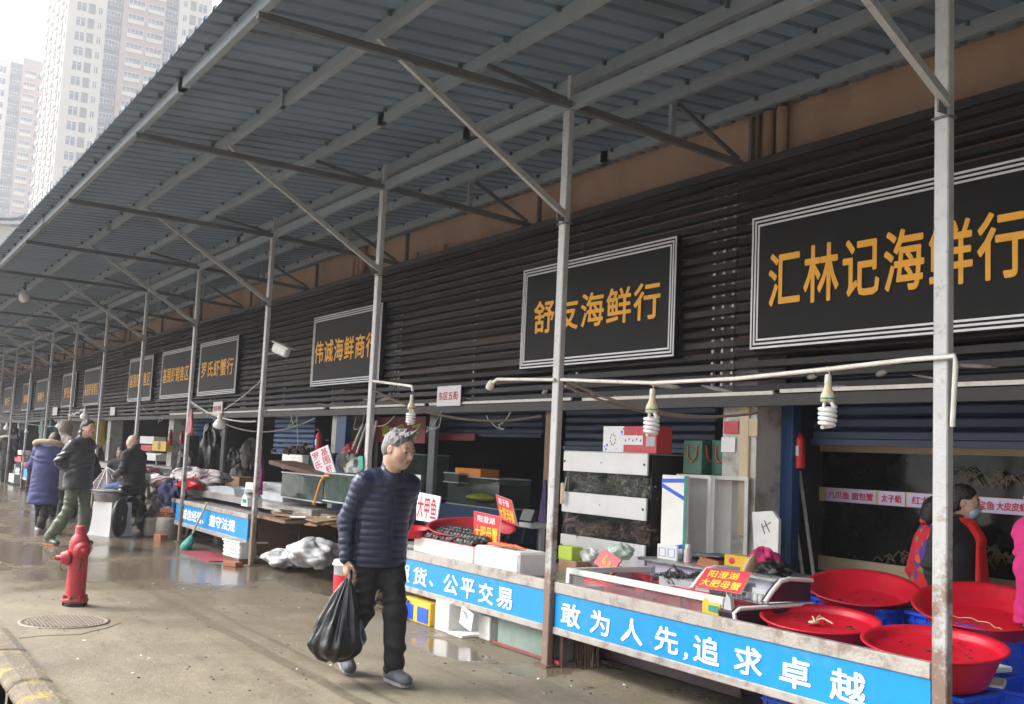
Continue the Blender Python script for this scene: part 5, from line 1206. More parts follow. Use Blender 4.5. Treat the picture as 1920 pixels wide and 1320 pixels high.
prism_face('green_tag', 'small green tag hanging on the post left of the walking man', 'tag', [(672, 855), (680, 855), (680, 880), (672, 880)], PY - .05, .004, 'greennet')
# shelf of boxes behind the bald man
bs = slab('box_shelf', 'pale shelf behind the seated bald man', 'shelf', 262, 872, 322, 877, 6.4, .4, M['tin'])
slab('yellow_carton', 'yellow carton with a dark round mark behind the bald man', 'carton', 285, 827, 311, 846, 6.4, .3, M['yellow'])
m = MB(); P = gy(298, 836, 6.395); m.ball((0, 0, 0), (.12, .006, .10), 12); item('round_mark', 'dark round mark on the yellow carton', 'mark', m, M['card'], P)
slab('foam_box', 'white foam box above the red cartons behind the bald man', 'foam box', 262, 818, 288, 832, 6.5, .3, M['foam'], group='white foam boxes'); slab('red_carton', 'red carton left of the yellow carton', 'carton', 264, 834, 284, 846, 6.5, .3, M['redshade'])
slab('white_carton', 'white carton under the yellow carton', 'carton', 263, 849, 291, 863, 6.4, .3, M['paper'])
m = MB(); m.tube([gy(293, 873, 6.3), gy(293, 853, 6.3), gy(303, 851, 6.3)], .02, 8); item('bent_pipe', 'white bent water pipe below the yellow carton', 'pipe', m, M['pipe'])
slab('low_table', 'dark low table behind the striped bundles', 'table', 262, 878, 325, 900, 6.3, .5, M['black'])
slab('carton', 'grey brown carton at the end of the striped bundles', 'carton', 422, 893, 448, 918, 6.0, .3, M['card']); 
bundle('hanging_jacket', 'black padded jacket hanging in the doorway right of the pink cloth', M['plasticbag'], 395, 845, 6.7, (.35, .2, .55), 41, 'jacket')
bundle('hanging_bag', 'dark bag hanging deep in the doorway by the post', M['plasticbag'], 352, 868, 6.3, (.25, .2, .3), 42, 'bag')
for k, (px, py, rr) in enumerate(((445, 860, .3), (470, 850, .35), (450, 890, .28))): bundle('shop_clutter', ('grey clutter heap in the dark shop, lowest', 'grey clutter heap in the dark shop right of the door jamb', 'grey clutter on the shop floor')[k], M['tarp'] if k else M['black'], px, py, 7.6, (rr, .2, rr * .8), 50 + k, 'clutter')
# hanging cloths
def cloth(name, label, mt, px, t_, b_, Y, wd, seed):
    rnd = random.Random(seed); a, c = gy(px, t_, Y), gy(px, b_, Y); m = MB(); nx, nz = 13, 12; vs = []
    for j in range(nz):
        v = j / (nz - 1); w_ = wd * (.25 + .75 * min(1, v * 1.8))
        for i in range(nx): u = i / (nx - 1) - .5; vs.append((u * w_, .03 * math.sin(u * 22 + v * 2) * (.4 + v), -v * (a.z - c.z) * (1 - .12 * abs(u) - .08 * math.sin(u * 13 + seed))))
    m.add(vs, [(j * nx + i, (j + 1) * nx + i, (j + 1) * nx + i + 1, j * nx + i + 1) for j in range(nz - 1) for i in range(nx - 1)], True)
    o = item(name, label, 'cloth', m, mt, a); md = o.modifiers.new('thickness', 'SOLIDIFY'); md.thickness = .006
cloth('pink_cloth', 'pale pink cloth tied high on a post', mat('pale_pink_cloth', (.6, .26, .31), .9, 0, .15, 10, .3, 30), 359, 768, 816, PY - .05, .22, 1)
cloth('purple_cloth', 'purple magenta cloth hanging from the post on the left stall', mat('purple_cloth', (.28, .03, .17), .9, 0, .2, 10, .3, 30), 489, 845, 925, PY + .1, .26, 2)
cloth('purple_bag', 'purple bag strip hanging on the wooden jamb behind the second nearest post', mat('violet_cloth', (.12, .08, .2), .9, 0, .2, 10), 1022, 900, 1040, 6.3, .14, 3)
# ------------------------------------------------------------------ conduit, lamps
def tube_thing(name, label, cat, pts, r, mt, group=None): m = MB(); m.tube(pts, r, 8); return item(name, label, cat, m, M[mt], (0, 0, 0), group)
LY = PY - .05
tube_thing('conduit', 'long white conduit bending between the two nearest posts', 'conduit', [gy(1052, 712, LY), gy(1224, 718, LY), gy(1380, 710, LY), gy(1553, 692, LY), gy(1700, 675, LY), gy(1790, 667, LY), gy(1792, 680, LY), gy(1786, 800, LY + .02)], .013, 'pipe')
tube_thing('conduit', 'short white conduit arm left of the second nearest post with an empty socket', 'conduit', [gy(1040, 712, LY), gy(932, 711, LY), gy(925, 717, LY)], .013, 'pipe')
tube_thing('conduit', 'short white conduit arm above the walking man head', 'conduit', [gy(697, 714, LY), gy(772, 724, LY), gy(774, 734, LY)], .013, 'pipe')
P = gy(920, 721, LY); m = MB(); m.lathe([(.03, -.04), (.034, -.01), (.022, .03), (.012, .04)], n=14, rot=Matrix.Rotation(R(35), 3, 'Y')); item('lamp_socket', 'empty white lamp socket at the end of the short conduit', 'socket', m, M['pipe'], P)
def cfl(label, px, t_, b_, hook=True, band='greennet'):
    a, c = gy(px, t_, LY), gy(px, b_, LY); H_ = a.z - c.z; t = thing('energy_saving_bulb', label, 'light bulb', a, 0, 'spiral bulbs'); s = H_ / .30
    if hook: MB().tube([(-.012 * s, 0, .012), (0, 0, -.01 * s), (.01 * s, 0, -.025 * s), (-.002, 0, -.05 * s)], .004, 6).build('hook', M['yellow'], t)
    MB().lathe([(.012 * s, -.03 * s), (.016 * s, -.035 * s), (.018 * s, -.075 * s), (.014 * s, -.08 * s)], n=16).build('socket', M['pipe'], t)
    MB().lathe([(.017 * s, -.078 * s), (.020 * s, -.10 * s), (.036 * s, -.135 * s), (.037 * s, -.165 * s), (.030 * s, -.17 * s), (0, -.17 * s)], n=20).build('base', M['bulbbase'], t)
    MB().lathe([(.0378 * s, -.148 * s), (.0378 * s, -.155 * s)], n=20).build('colour_band', M[band], t)
    m = MB(); n = 90; pts = [(.02 * s, 0, -.165 * s)]
    for k in range(n + 1): aa = 2 * math.pi * 4.6 * k / n; rr = .038 * s * (1 - .35 * max(0, (k / n - .8) / .2)); pts.append((rr * math.cos(aa), rr * math.sin(aa), -.19 * s - .105 * s * k / n))
    m.tube(pts, .0105 * s, 8); m.tube([(-.02 * s, 0, -.165 * s), (-.024 * s, 0, -.2 * s)], .009 * s, 8); m.build('spiral_tube', M['bulb'], t)
cfl('largest spiral bulb hanging right of the fire extinguisher doorway', 1553, 691, 803)
cfl('spiral bulb hanging just right of the red and white gift box', 1224, 719, 817)
cfl('spiral bulb with an orange collar hanging above the walking man', 773, 734, 796, False, 'claw')
def bulb(label, px, t_, b_, Y=LY):
    a, c = gy(px, t_, Y), gy(px, b_, Y); H_ = a.z - c.z; t = thing('hanging_bulb', label, 'light bulb', a, 0, 'round white bulbs')
    MB().lathe([(.10 * H_, 0), (.14 * H_, -.02 * H_), (.15 * H_, -.32 * H_), (.2 * H_, -.4 * H_)], n=14).build('socket', M['pipe'], t); MB().lathe([(.18 * H_, -.39 * H_), (.3 * H_, -.5 * H_), (.40 * H_, -.72 * H_), (.36 * H_, -.88 * H_), (.2 * H_, -.97 * H_), (0, -1.0 * H_)], n=18).build('globe', M['bulb'], t)
for (px, t_, b_, lab) in ((413, 775, 805, 'round white bulb under the red lettered plate by the pink cloth'), (160, 766, 787, 'round white bulb above the face of the man in wellingtons'), (14, 792, 807, 'round white bulb at the left picture edge'), (110, 790, 803, 'tiny white bulb just above the grey hood'), (50, 803, 812, 'tiny white bulb left of the farther posts')): bulb(lab, px, t_, b_)
P = gy(527, 657, PY - .1); sc2 = thing('security_camera', 'white box security camera on an arm beside the post', 'security camera', P)
mm_ = Matrix.Rotation(R(30), 3, 'Z') @ Matrix.Rotation(R(20), 3, 'Y')
MB().box((0, 0, 0), (.24, .10, .11), rot=mm_, bev=.02).build('housing', M['white'], sc2); MB().box(mm_ @ Vector((.01, 0, .065)), (.28, .13, .012), rot=mm_).build('hood', M['white'], sc2)
q = gy(503, 664, PY) - P; MB().tube([q, q + (Vector((0, 0, .03)) - q) * .5 + Vector((0, 0, -.03)), (0, 0, -.03)], .014, 8).build('arm', M['chord'], sc2)
P = gz(45, 560, 4.12); dm = thing('dome_camera', 'white dome camera hung under the canopy far up the street', 'security camera', P)
MB().lathe([(0, .16), (.03, .16), (.032, .14), (.085, .11), (.095, .05), (.095, 0)], n=20).build('housing', M['white'], dm); MB().lathe([(.085, .0), (.075, -.04), (.045, -.07), (0, -.08)], n=20).build('dome', M['white'], dm); MB().tube([(0, 0, .15), (0, 0, roofz(P.y) - P.z)], .025, 8).build('stem', M['chord'], dm)
# ------------------------------------------------------------------ slack cables
def cable(label, p, q, sag, r=.009, mt='cable', n=16, wob=0.0):
    pts = []; 
    for k in range(n + 1): t_ = k / n; a = Vector(p).lerp(Vector(q), t_); a.z -= sag * 4 * t_ * (1 - t_) - wob * math.sin(k * 1.9); pts.append(a)
    return tube_thing('cable', label, 'cable', pts, r, mt, 'slack cables')
cable('brown cable sagging from the second nearest post to the nearest pillar, upper strand', gy(1062, 714, LY), gy(1420, 774, YL - .15), .12, .011)
cable('brown cable sagging from the second nearest post to the nearest pillar, lower strand', gy(1060, 724, LY), gy(1385, 778, YL - .12), .10, .009)
cable('brown cable running down behind the walking man head to the wooden jamb', gy(697, 730, LY), gy(1015, 780, YL - .12), .16, .013)
cable('pale cable sagging from the post with the pink cloth, upper strand', gy(357, 752, LY), gy(480, 790, LY + .3), .10, .011, 'cablewhite')
cable('pale cable sagging from the post with the pink cloth, lower strand', gy(357, 755, LY), gy(590, 784, YL - .2), .32, .011, 'cablewhite')
cable('thin pale cable rising from the bulb to the next post', gy(420, 768, LY), gy(488, 715, LY), .02, .006, 'cablewhite')
cable('pale cable dangling down in front of the bright blue shutter', gy(556, 780, 6.3), gy(560, 858, 6.3), .0, .008, 'cablewhite', 12, .004)
cable('grey cable loop near the post with the green tag', gy(692, 790, YL - .1), gy(740, 780, YL - .1), .10, .008, 'cablewhite')
cable('pale cable looping by the post behind the bald man', gy(262, 756, LY), gy(305, 778, LY + .5), .1, .009, 'cablewhite')
cable('tangled pale cable near the bulb above the man in wellingtons', gy(128, 778, LY), gy(160, 764, LY), .05, .02, 'cablewhite', 14, .03)
cable('thin dark cable along the posts far up the street', gy(0, 780, LY), gy(128, 800, LY), .1, .01, 'chord')
cable('dark wire drooping from the grey scale screen', gy(985, 985, 5.6), gy(978, 1020, 5.3), .0, .008, 'black')
cable('thin wire hanging on the white tank rack edge', gy(1062, 895, 6.05), gy(1056, 925, 6.05), .02, .006, 'pipe', 12, .006)
slab('yellow_strip', 'yellow ruler strip on the left edge of the white rack', 'strip', 1050, 905, 1056, 945, 6.04, .01, M['tanwood'])
m = MB(); random.seed(5)
for k in range(26):
    x_ = random.uniform(-16, -2.2); m.ball((x_, YL - .02, ZL0 + .12 + random.uniform(0, .12)), (random.uniform(.05, .3), .02, random.uniform(.008, .025)), 6, Matrix.Rotation(random.uniform(-.2, .2), 3, 'Y'))
tag(m.build('ledge_litter', M['tarp']), 'rags and litter caught between the lower louvre slats', 'litter', kind='stuff')

random.seed(17)
TL = ['tangled loop of pale wire under the ledge %s' % s for s in ('left of the white rack', 'above the dark jamb', 'above the bright blue shutter', 'beside the second pillar', 'above the yellow carton', 'over the fish price card')]
for k, px in enumerate((1048, 812, 548, 672, 300, 930)):
    p = gy(px, 782, YL - .12); pts = [p + Vector((random.uniform(-.25, .25), random.uniform(-.05, .05), -random.uniform(0, .22))) for _ in range(5)]; pts[0].z = pts[-1].z = p.z + .06; sm = []
    for i in range(len(pts) - 1):
        for t_ in range(5): sm.append(pts[i].lerp(pts[i + 1], t_ / 5) + Vector((0, 0, -.03 * math.sin(math.pi * t_ / 5))))
    tube_thing('cable', TL[k], 'cable', sm, .006, 'cablewhite', 'slack cables')
# ================================================================== PEOPLE (bodies grown as one smooth surface from a distance field)
def surface_nets(D, o, h):
    S = D < 0; nx, ny, nz = D.shape
    acc = np.zeros((nx - 1, ny - 1, nz - 1, 3), np.float32); cnt = np.zeros((nx - 1, ny - 1, nz - 1), np.float32)
    cs = [(i, j, k) for i in (0, 1) for j in (0, 1) for k in (0, 1)]
    def sl(c): return tuple(slice(c[a], D.shape[a] - 1 + c[a]) for a in range(3))
    for a in cs:
        for ax in range(3):
            if a[ax] == 1: continue
            b = list(a); b[ax] = 1; A, B = D[sl(a)], D[sl(b)]; cr = (A < 0) != (B < 0)
            if not cr.any(): continue
            t = np.where(cr, A / np.where(cr, A - B, 1), 0)
            for q in range(3): acc[..., q] += np.where(cr, a[q] + (t if q == ax else 0), 0)
            cnt += cr
    act = cnt > 0; idx = -np.ones(act.shape, np.int64); idx[act] = np.arange(act.sum())
    ii = np.argwhere(act); V = (ii + acc[act] / cnt[act][:, None]) * h + np.array(o)
    F = []
    for ax in range(3):
        u, v = (ax + 1) % 3, (ax + 2) % 3; sh = [slice(None)] * 3; sh2 = [slice(None)] * 3
        sh[ax] = slice(0, D.shape[ax] - 1); sh2[ax] = slice(1, D.shape[ax]); s0, s1 = S[tuple(sh)], S[tuple(sh2)]; E_ = np.argwhere(s0 != s1)
        E_ = E_[(E_[:, u] > 0) & (E_[:, v] > 0) & (E_[:, u] < D.shape[u] - 1) & (E_[:, v] < D.shape[v] - 1)]
        if len(E_) == 0: continue
        q = []
        for du, dv in ((-1, -1), (0, -1), (0, 0), (-1, 0)):
            c = E_.copy(); c[:, u] += du; c[:, v] += dv; q.append(idx[c[:, 0], c[:, 1], c[:, 2]])
        q = np.stack(q, 1); ins = s0[E_[:, 0], E_[:, 1], E_[:, 2]]; q[~ins] = q[~ins][:, ::-1]; F.append(q)
    return V, np.concatenate(F)
class SDF:
    def __init__(s, lo, hi, h):
        s.h = h; s.lo = np.array(lo, np.float32); s.n = np.ceil((np.array(hi) - np.array(lo)) / h).astype(int) + 1
        s.D = np.full(s.n, .12, np.float32); s.ax = [s.lo[i] + h * np.arange(s.n[i], dtype=np.float32) for i in range(3)]
    def _blk(s, lo, hi):
        a = np.clip(((np.array(lo) - s.lo) / s.h).astype(int) - 1, 0, s.n); b = np.clip(((np.array(hi) - s.lo) / s.h).astype(int) + 2, 0, s.n)
        if (b <= a).any(): return None
        sl = tuple(slice(a[i], b[i]) for i in range(3)); return sl, np.meshgrid(*[s.ax[i][sl[i]] for i in range(3)], indexing='ij')
    def _mix(s, sl, d, k, op):
        A = s.D[sl]
        if op == 'u':
            if k > 0: hh = np.clip(.5 + .5 * (A - d) / k, 0, 1); s.D[sl] = A * (1 - hh) + d * hh - k * hh * (1 - hh)
            else: s.D[sl] = np.minimum(A, d)
        else:
            d = -d
            if k > 0: hh = np.clip(.5 - .5 * (A - d) / k, 0, 1); s.D[sl] = A * (1 - hh) + d * hh + k * hh * (1 - hh)
            else: s.D[sl] = np.maximum(A, d)
    def cone(s, a, b, ra, rb, k=.02, flat=None, op='u', quilt=None):
        a, b = np.array(a, np.float32), np.array(b, np.float32); fk = flat[1] if flat else 1; m = max(ra, rb) * max(1, 1 / fk if fk else 1) + k + .04
        bl = s._blk(np.minimum(a, b) - m, np.maximum(a, b) + m)
        if bl is None: return
        sl, (X, Y, Z) = bl; ba = b - a; L2 = max(float(ba @ ba), 1e-9); px, py, pz_ = X - a[0], Y - a[1], Z - a[2]
        tt = (px * ba[0] + py * ba[1] + pz_ * ba[2]) / L2; t = np.clip(tt, 0, 1); qx, qy, qz = px - t * ba[0], py - t * ba[1], pz_ - t * ba[2]
        if flat:
            f = np.array(flat[0], np.float32); f /= np.linalg.norm(f); c = (qx * f[0] + qy * f[1] + qz * f[2]) * (fk - 1); qx, qy, qz = qx + f[0] * c, qy + f[1] * c, qz + f[2] * c
        d = np.sqrt(qx * qx + qy * qy + qz * qz) - (ra + (rb - ra) * t)
        if quilt:
            sp, amp, ph, mode = quilt; ss = (Z if mode == 'z' else tt * math.sqrt(L2)) + ph; d = d - amp * (np.abs(np.sin(np.pi * ss / sp)) ** .55 - .6)
        s._mix(sl, d, k, op)
    def ell(s, c, r, k=.02, op='u', M3=None):
        c = np.array(c, np.float32); r = np.array(r, np.float32); m = float(r.max()) + k + .03; bl = s._blk(c - m, c + m)
        if bl is None: return
        sl, (X, Y, Z) = bl; X, Y, Z = X - c[0], Y - c[1], Z - c[2]
        if M3 is not None: X, Y, Z = (M3[0][0] * X + M3[1][0] * Y + M3[2][0] * Z, M3[0][1] * X + M3[1][1] * Y + M3[2][1] * Z, M3[0][2] * X + M3[1][2] * Y + M3[2][2] * Z)
        k0 = np.sqrt((X / r[0]) ** 2 + (Y / r[1]) ** 2 + (Z / r[2]) ** 2); k1 = np.sqrt((X / r[0] ** 2) ** 2 + (Y / r[1] ** 2) ** 2 + (Z / r[2] ** 2) ** 2)
        s._mix(sl, k0 * (k0 - 1) / np.maximum(k1, 1e-6), k, op)
    def plane(s, n, dd):
        """keep the side n.p < dd"""
        X, Y, Z = np.meshgrid(*s.ax, indexing='ij'); s.D = np.maximum(s.D, n[0] * X + n[1] * Y + n[2] * Z - dd)
    def wrinkle(s, amp, f=1.0, ph=0.0):
        X, Y, Z = np.meshgrid(*s.ax, indexing='ij'); u = np.sin(9 * f * X + 5 * np.sin(7 * f * Z + ph) + 3 * Y)
        s.D += amp * (np.sin(23 * f * Z + 4 * u + 11 * f * Y + ph) + .7 * np.sin(41 * f * Z - 17 * f * X + 3 * u + ph * 2) + .5 * np.sin(31 * f * (X + Y) + 9 * f * Z + 2 * u))
    def mesh(s, name, mt, parent):
        D = s.D; D[0] = D[-1] = .1; D[:, 0] = D[:, -1] = .1; D[:, :, 0] = D[:, :, -1] = .1
        V, F = surface_nets(D, s.lo, s.h); me = bpy.data.meshes.new(name); me.from_pydata(V.tolist(), [], F.tolist()); me.polygons.foreach_set('use_smooth', [True] * len(F)); me.materials.append(mt); me.update()
        o = bpy.data.objects.new(name, me); COL.objects.link(o); o.parent = parent; return o

def skin_mat(name, c):
    m = mat(name, c, .5, 0, .12, 14, .06, 60); b = m.node_tree.nodes['Principled BSDF']; b.inputs['Subsurface Weight'].default_value = .08; b.inputs['Subsurface Radius'].default_value = (.02, .008, .004); return m
M['skin'] = skin_mat('skin', (.52, .32, .23)); M['skin2'] = skin_mat('skin_pale', (.56, .35, .26)); M['lip'] = mat('lips', (.33, .12, .10), .5, 0, .08)
M['eye'] = mat('eye_dark', (.03, .022, .02), .2, 0, .1); M['hairgrey'] = mat('grey_hair', (.19, .19, .195), .6, 0, .35, 30, .8, 70, dirt=(.05, .05, .052), dirt_amt=.7, dscale=22, stretch=(1, 1, .5))
M['hairblack'] = mat('black_hair', (.014, .012, .012), .45, 0, .3, 30, .6, 70); M['hairbrown'] = mat('maroon_hair', (.05, .018, .02), .5, 0, .3, 30, .6, 70)
M['puffer'] = mat('navy_quilted_nylon', (.012, .017, .048), .36, 0, .18, 10, .30, 26, spec=.5); M['trousers'] = mat('black_trousers', (.010, .010, .011), .8, 0, .2, 8, .45, 14)
M['shoe'] = mat('grey_trainers', (.09, .10, .12), .7, 0, .3, 25, .3, 60); M['sole'] = mat('shoe_sole', (.25, .25, .26), .7, 0, .1)
M['blackcoat'] = mat('black_leather_jacket', (.028, .031, .036), .38, 0, .2, 8, .45, 12); M['darkcoat'] = mat('dark_coat', (.025, .028, .032), .8, 0, .2, 8, .4, 14); M['bluecoat'] = mat('blue_long_coat', (.040, .045, .145), .75, 0, .12, 6, .4, 14)
M['fur'] = mat('beige_fur', (.46, .36, .24), .95, 0, .3, 40, .9, 60); M['wader'] = mat('olive_waders', (.10, .115, .075), .55, 0, .2, 7, .5, 13); M['boot'] = mat('green_boots', (.09, .14, .11), .35, 0, .15, 8)
M['orangesole'] = mat('orange_sole', (.55, .13, .05), .6); M['maroonmat'] = mat('maroon_coat', (.16, .03, .085), .8, 0, .15, 8, .4, 14); M['taupe'] = mat('taupe_hooded_coat', (.26, .22, .20), .9, 0, .15, 10, .6, 16)
M['jeans'] = mat('blue_jeans', (.06, .10, .22), .85, 0, .2, 12, .4, 16); M['whitefur'] = mat('white_fur', (.62, .60, .52), .95, 0, .2, 40, .8, 60); M['pinkshoe'] = mat('pinkish_shoe', (.42, .33, .33), .6)
M['scarf'] = mat('red_scarf', (.80, .02, .022), .85, 0, .15, 10, .5, 24, stretch=(1, 1, .3)); M['mask'] = mat('blue_face_mask', (.30, .50, .62), .8, 0, .08, 12, .2, 20, stretch=(1, 1, 3)); M['pinkcoat'] = mat('pink_coat', (.62, .03, .20), .85, 0, .1, 8, .4, 14)
def floral():
    m = mat('red_floral_cloth', (.6, .03, .03), .85, 0, .1, 8, .3, 20); t = m.node_tree; N = t.nodes; L = t.links; b = N['Principled BSDF']; tc = N.new('ShaderNodeTexCoord'); v = N.new('ShaderNodeTexVoronoi'); v.inputs['Scale'].default_value = 17; L.new(tc.outputs['Object'], v.inputs['Vector'])
    r = N.new('ShaderNodeValToRGB'); r.color_ramp.interpolation = 'CONSTANT'; e = r.color_ramp.elements; e[0].color = (.62, .02, .03, 1); e[1].position = .48; e[1].color = (.10, .05, .30, 1)
    for p_, c_ in ((.66, (.7, .10, .03, 1)), (.80, (.10, .30, .12, 1)), (.90, (.6, .015, .05, 1))): q = e.new(p_); q.color = c_
    sx = N.new('ShaderNodeSeparateColor'); L.new(v.outputs['Color'], sx.inputs[0]); L.new(sx.outputs[0], r.inputs[0]); L.new(r.outputs[0], b.inputs['Base Color']); return m
M['floral'] = floral()
def Vn(a): return np.array(a, float)
def frame(yaw, pitch, roll=0.0):
    """head axes: forward, left, up"""
    return np.array((Matrix.Rotation(yaw, 3, 'Z') @ Matrix.Rotation(pitch, 3, 'Y') @ Matrix.Rotation(roll, 3, 'X')))
def head_field(s, c, Fm, sc=1.0, face=True, neck=None, nr=.056):
    def W(p): return Vn(c) + Fm @ (Vn(p) * sc)
    def E_(p, r, k=.02, op='u'): s.ell(W(p), Vn(r) * sc, k, op, Fm)
    E_((-.012, 0, .03), (.098, .077, .092)); E_((.03, 0, -.045), (.066, .060, .072), .04); E_((.062, 0, -.085), (.026, .026, .022), .03)
    E_((.045, .036, -.02), (.042, .034, .036), .03); E_((.045, -.036, -.02), (.042, .034, .036), .03); E_((-.03, 0, -.06), (.05, .058, .06), .04)
    if face:
        s.cone(W((.070, .036, .032)), W((.082, 0, .034)), .015 * sc, .014 * sc, .015); s.cone(W((.070, -.036, .032)), W((.082, 0, .034)), .015 * sc, .014 * sc, .015)
        for q in (-1, 1): E_((.092, q * .033, .012), (.016, .018, .011), .008, 's')
        s.cone(W((.084, 0, .018)), W((.111, 0, -.022)), .009 * sc, .014 * sc, .012)
        for q in (-1, 1): E_((.094, q * .014, -.028), (.013, .010, .009), .008); E_((.078, q * .033, .011), (.016, .0165, .012), .004)
        for q in (-1, 1): s.cone(W((.088, q * .046, .019)), W((.091, q * .018, .021)), .006 * sc, .006 * sc, .006)
        s.cone(W((.084, .022, -.056)), W((.084, -.022, -.056)), .011 * sc, .011 * sc, .012); E_((.10, 0, -.057), (.016, .026, .0025), .002, 's')
        for q in (-1, 1): s.cone(W((.094, q * .02, -.03)), W((.078, q * .036, -.065)), .003 * sc, .003 * sc, .01, op='s')
    for q in (-1, 1): E_((-.008, q * .079, -.002), (.020, .009, .031), .008); E_((-.002, q * .088, -.002), (.010, .006, .018), .006, 's')
    if neck is not None: s.cone(W((-.035, 0, -.05)), neck, nr * sc, (nr + .006) * sc, .03)
def face_bits(c, Fm, sc, par, brow='hairblack', mouth=True):
    def W(p): return Vector(tuple(Vn(c) + Fm @ (Vn(p) * sc)))
    R3 = Matrix(Fm.tolist())
    for q in (-1, 1):
        m = MB(); m.ball(W((.0905, q * .033, .010)), (.005 * sc, .012 * sc, .0052 * sc), 10, R3); m.build('eye', M['eye'], par)
        m = MB(); m.tube([W((.083, q * .050, .036)), W((.092, q * .034, .042)), W((.096, q * .016, .036))], [.002 * sc, .0045 * sc, .0035 * sc], 6); m.build('eyebrow', M[brow], par)
    if mouth: m = MB(); m.ball(W((.0925, 0, -.0515)), (.0055 * sc, .023 * sc, .0045 * sc), 10, R3); m.ball(W((.0915, 0, -.062)), (.006 * sc, .020 * sc, .0055 * sc), 10, R3); m.build('lips', M['lip'], par)
def hair_field(c, Fm, sc, par, mt, vox, style='short', name='hair'):
    s = SDF(Vn(c) - .19 * sc, Vn(c) + .19 * sc, vox)
    def W(p): return Vn(c) + Fm @ (Vn(p) * sc)
    def E_(p, r, k=.01, op='u'): s.ell(W(p), Vn(r) * sc, k, op, Fm)
    E_((-.018, 0, .036), (.102, .084, .096)); E_((-.05, 0, -.01), (.07, .080, .075), .03)
    if style == 'long': E_((-.045, 0, -.03), (.085, .092, .10), .03)
    if style == 'bun': E_((-.10, 0, .05), (.045, .045, .045), .01)
    if style == 'balding': E_((.02, 0, .11), (.075, .048, .055), .02, 's')
    E_((.085, 0, -.03), (.075, .095, .105 if style != 'balding' else .115), .012, 's'); E_((.02, 0, -.10), (.09, .12, .06), .01, 's')
    for q in (-1, 1): E_((.035, q * .088, -.022), (.060, .035, .055), .008, 's'); E_((-.006, q * .09, -.012), (.02, .025, .032), .006, 's')
    rnd = random.Random(int(abs(c[2]) * 1000) + 3)
    if style in ('tuft', 'balding', 'short'):
        for i in range(46):
            a = rnd.uniform(-2.6, 2.6); e = rnd.uniform(.15, 1.35); d = Vn((math.cos(a) * math.cos(e), math.sin(a) * math.cos(e), math.sin(e)))
            p = Vn((-.018, 0, .036)) + d * Vn((.098, .081, .092)); 
            if p[0] > .055 and p[2] < .10: continue
            tip = p + d * .012 + Vn((rnd.uniform(-.012, .02), rnd.uniform(-.015, .015), .006)); s.cone(W(p), W(tip), .009 * sc, .003 * sc, .006)
    if style == 'tuft':
        for i in range(16):
            y0 = rnd.uniform(-.045, .045); p = Vn((rnd.uniform(.02, .07), y0, .118 - abs(y0) * .3)); tip = p + Vn((rnd.uniform(.01, .05), rnd.uniform(-.02, .02) + y0 * .3, rnd.uniform(.02, .045))); s.cone(W(p), W(tip), .010 * sc, .003 * sc, .008)
    return s.mesh(name, M[mt], par)
def hand_field(s, wr, ax, palm, fwd, sc=1.0, curl=.9):
    """wrist, axis down the hand, palm normal, index-finger side"""
    ax, palm, fwd = Vn(ax) / np.linalg.norm(ax), Vn(palm) / np.linalg.norm(palm), Vn(fwd) / np.linalg.norm(fwd); wr = Vn(wr)
    s.cone(wr - ax * .03, wr + ax * .02, .027 * sc, .026 * sc, .02, (palm, 1.35)); s.cone(wr + ax * .03, wr + ax * .078, .034 * sc, .038 * sc, .02, (palm, 2.1))
    for i, (off, L) in enumerate(((.030, .95), (.010, 1.05), (-.010, 1.0), (-.028, .8))):
        b = wr + ax * (.094 - .004 * abs(i - 1)) * sc + fwd * off * sc; an = 0.35 * curl; d = ax; r = (.0098, .010, .0095, .0085)[i] * sc
        p = b - ax * .03 * sc
        s.cone(p, b, r, r, .008)
        for j, l in enumerate((.040, .026, .020)):
            an2 = curl * (.35, 1.25, 2.1)[j]; d = ax * math.cos(an2) + palm * math.sin(an2); q = b + d * l * L * sc; s.cone(b, q, r, r * .9, .003); b = q; r *= .92
    b = wr + ax * .03 * sc + fwd * .030 * sc; d = ax * .6 + fwd * .55 + palm * .35; d /= np.linalg.norm(d); q = b + d * .038 * sc; s.cone(wr + ax * .02 * sc + fwd * .012 * sc, b, .016 * sc, .013 * sc, .012); s.cone(b, q, .012 * sc, .0105 * sc, .006); d = ax * .85 + palm * .5 + fwd * .05; d /= np.linalg.norm(d); s.cone(q, q + d * .030 * sc, .0105 * sc, .008 * sc, .004)

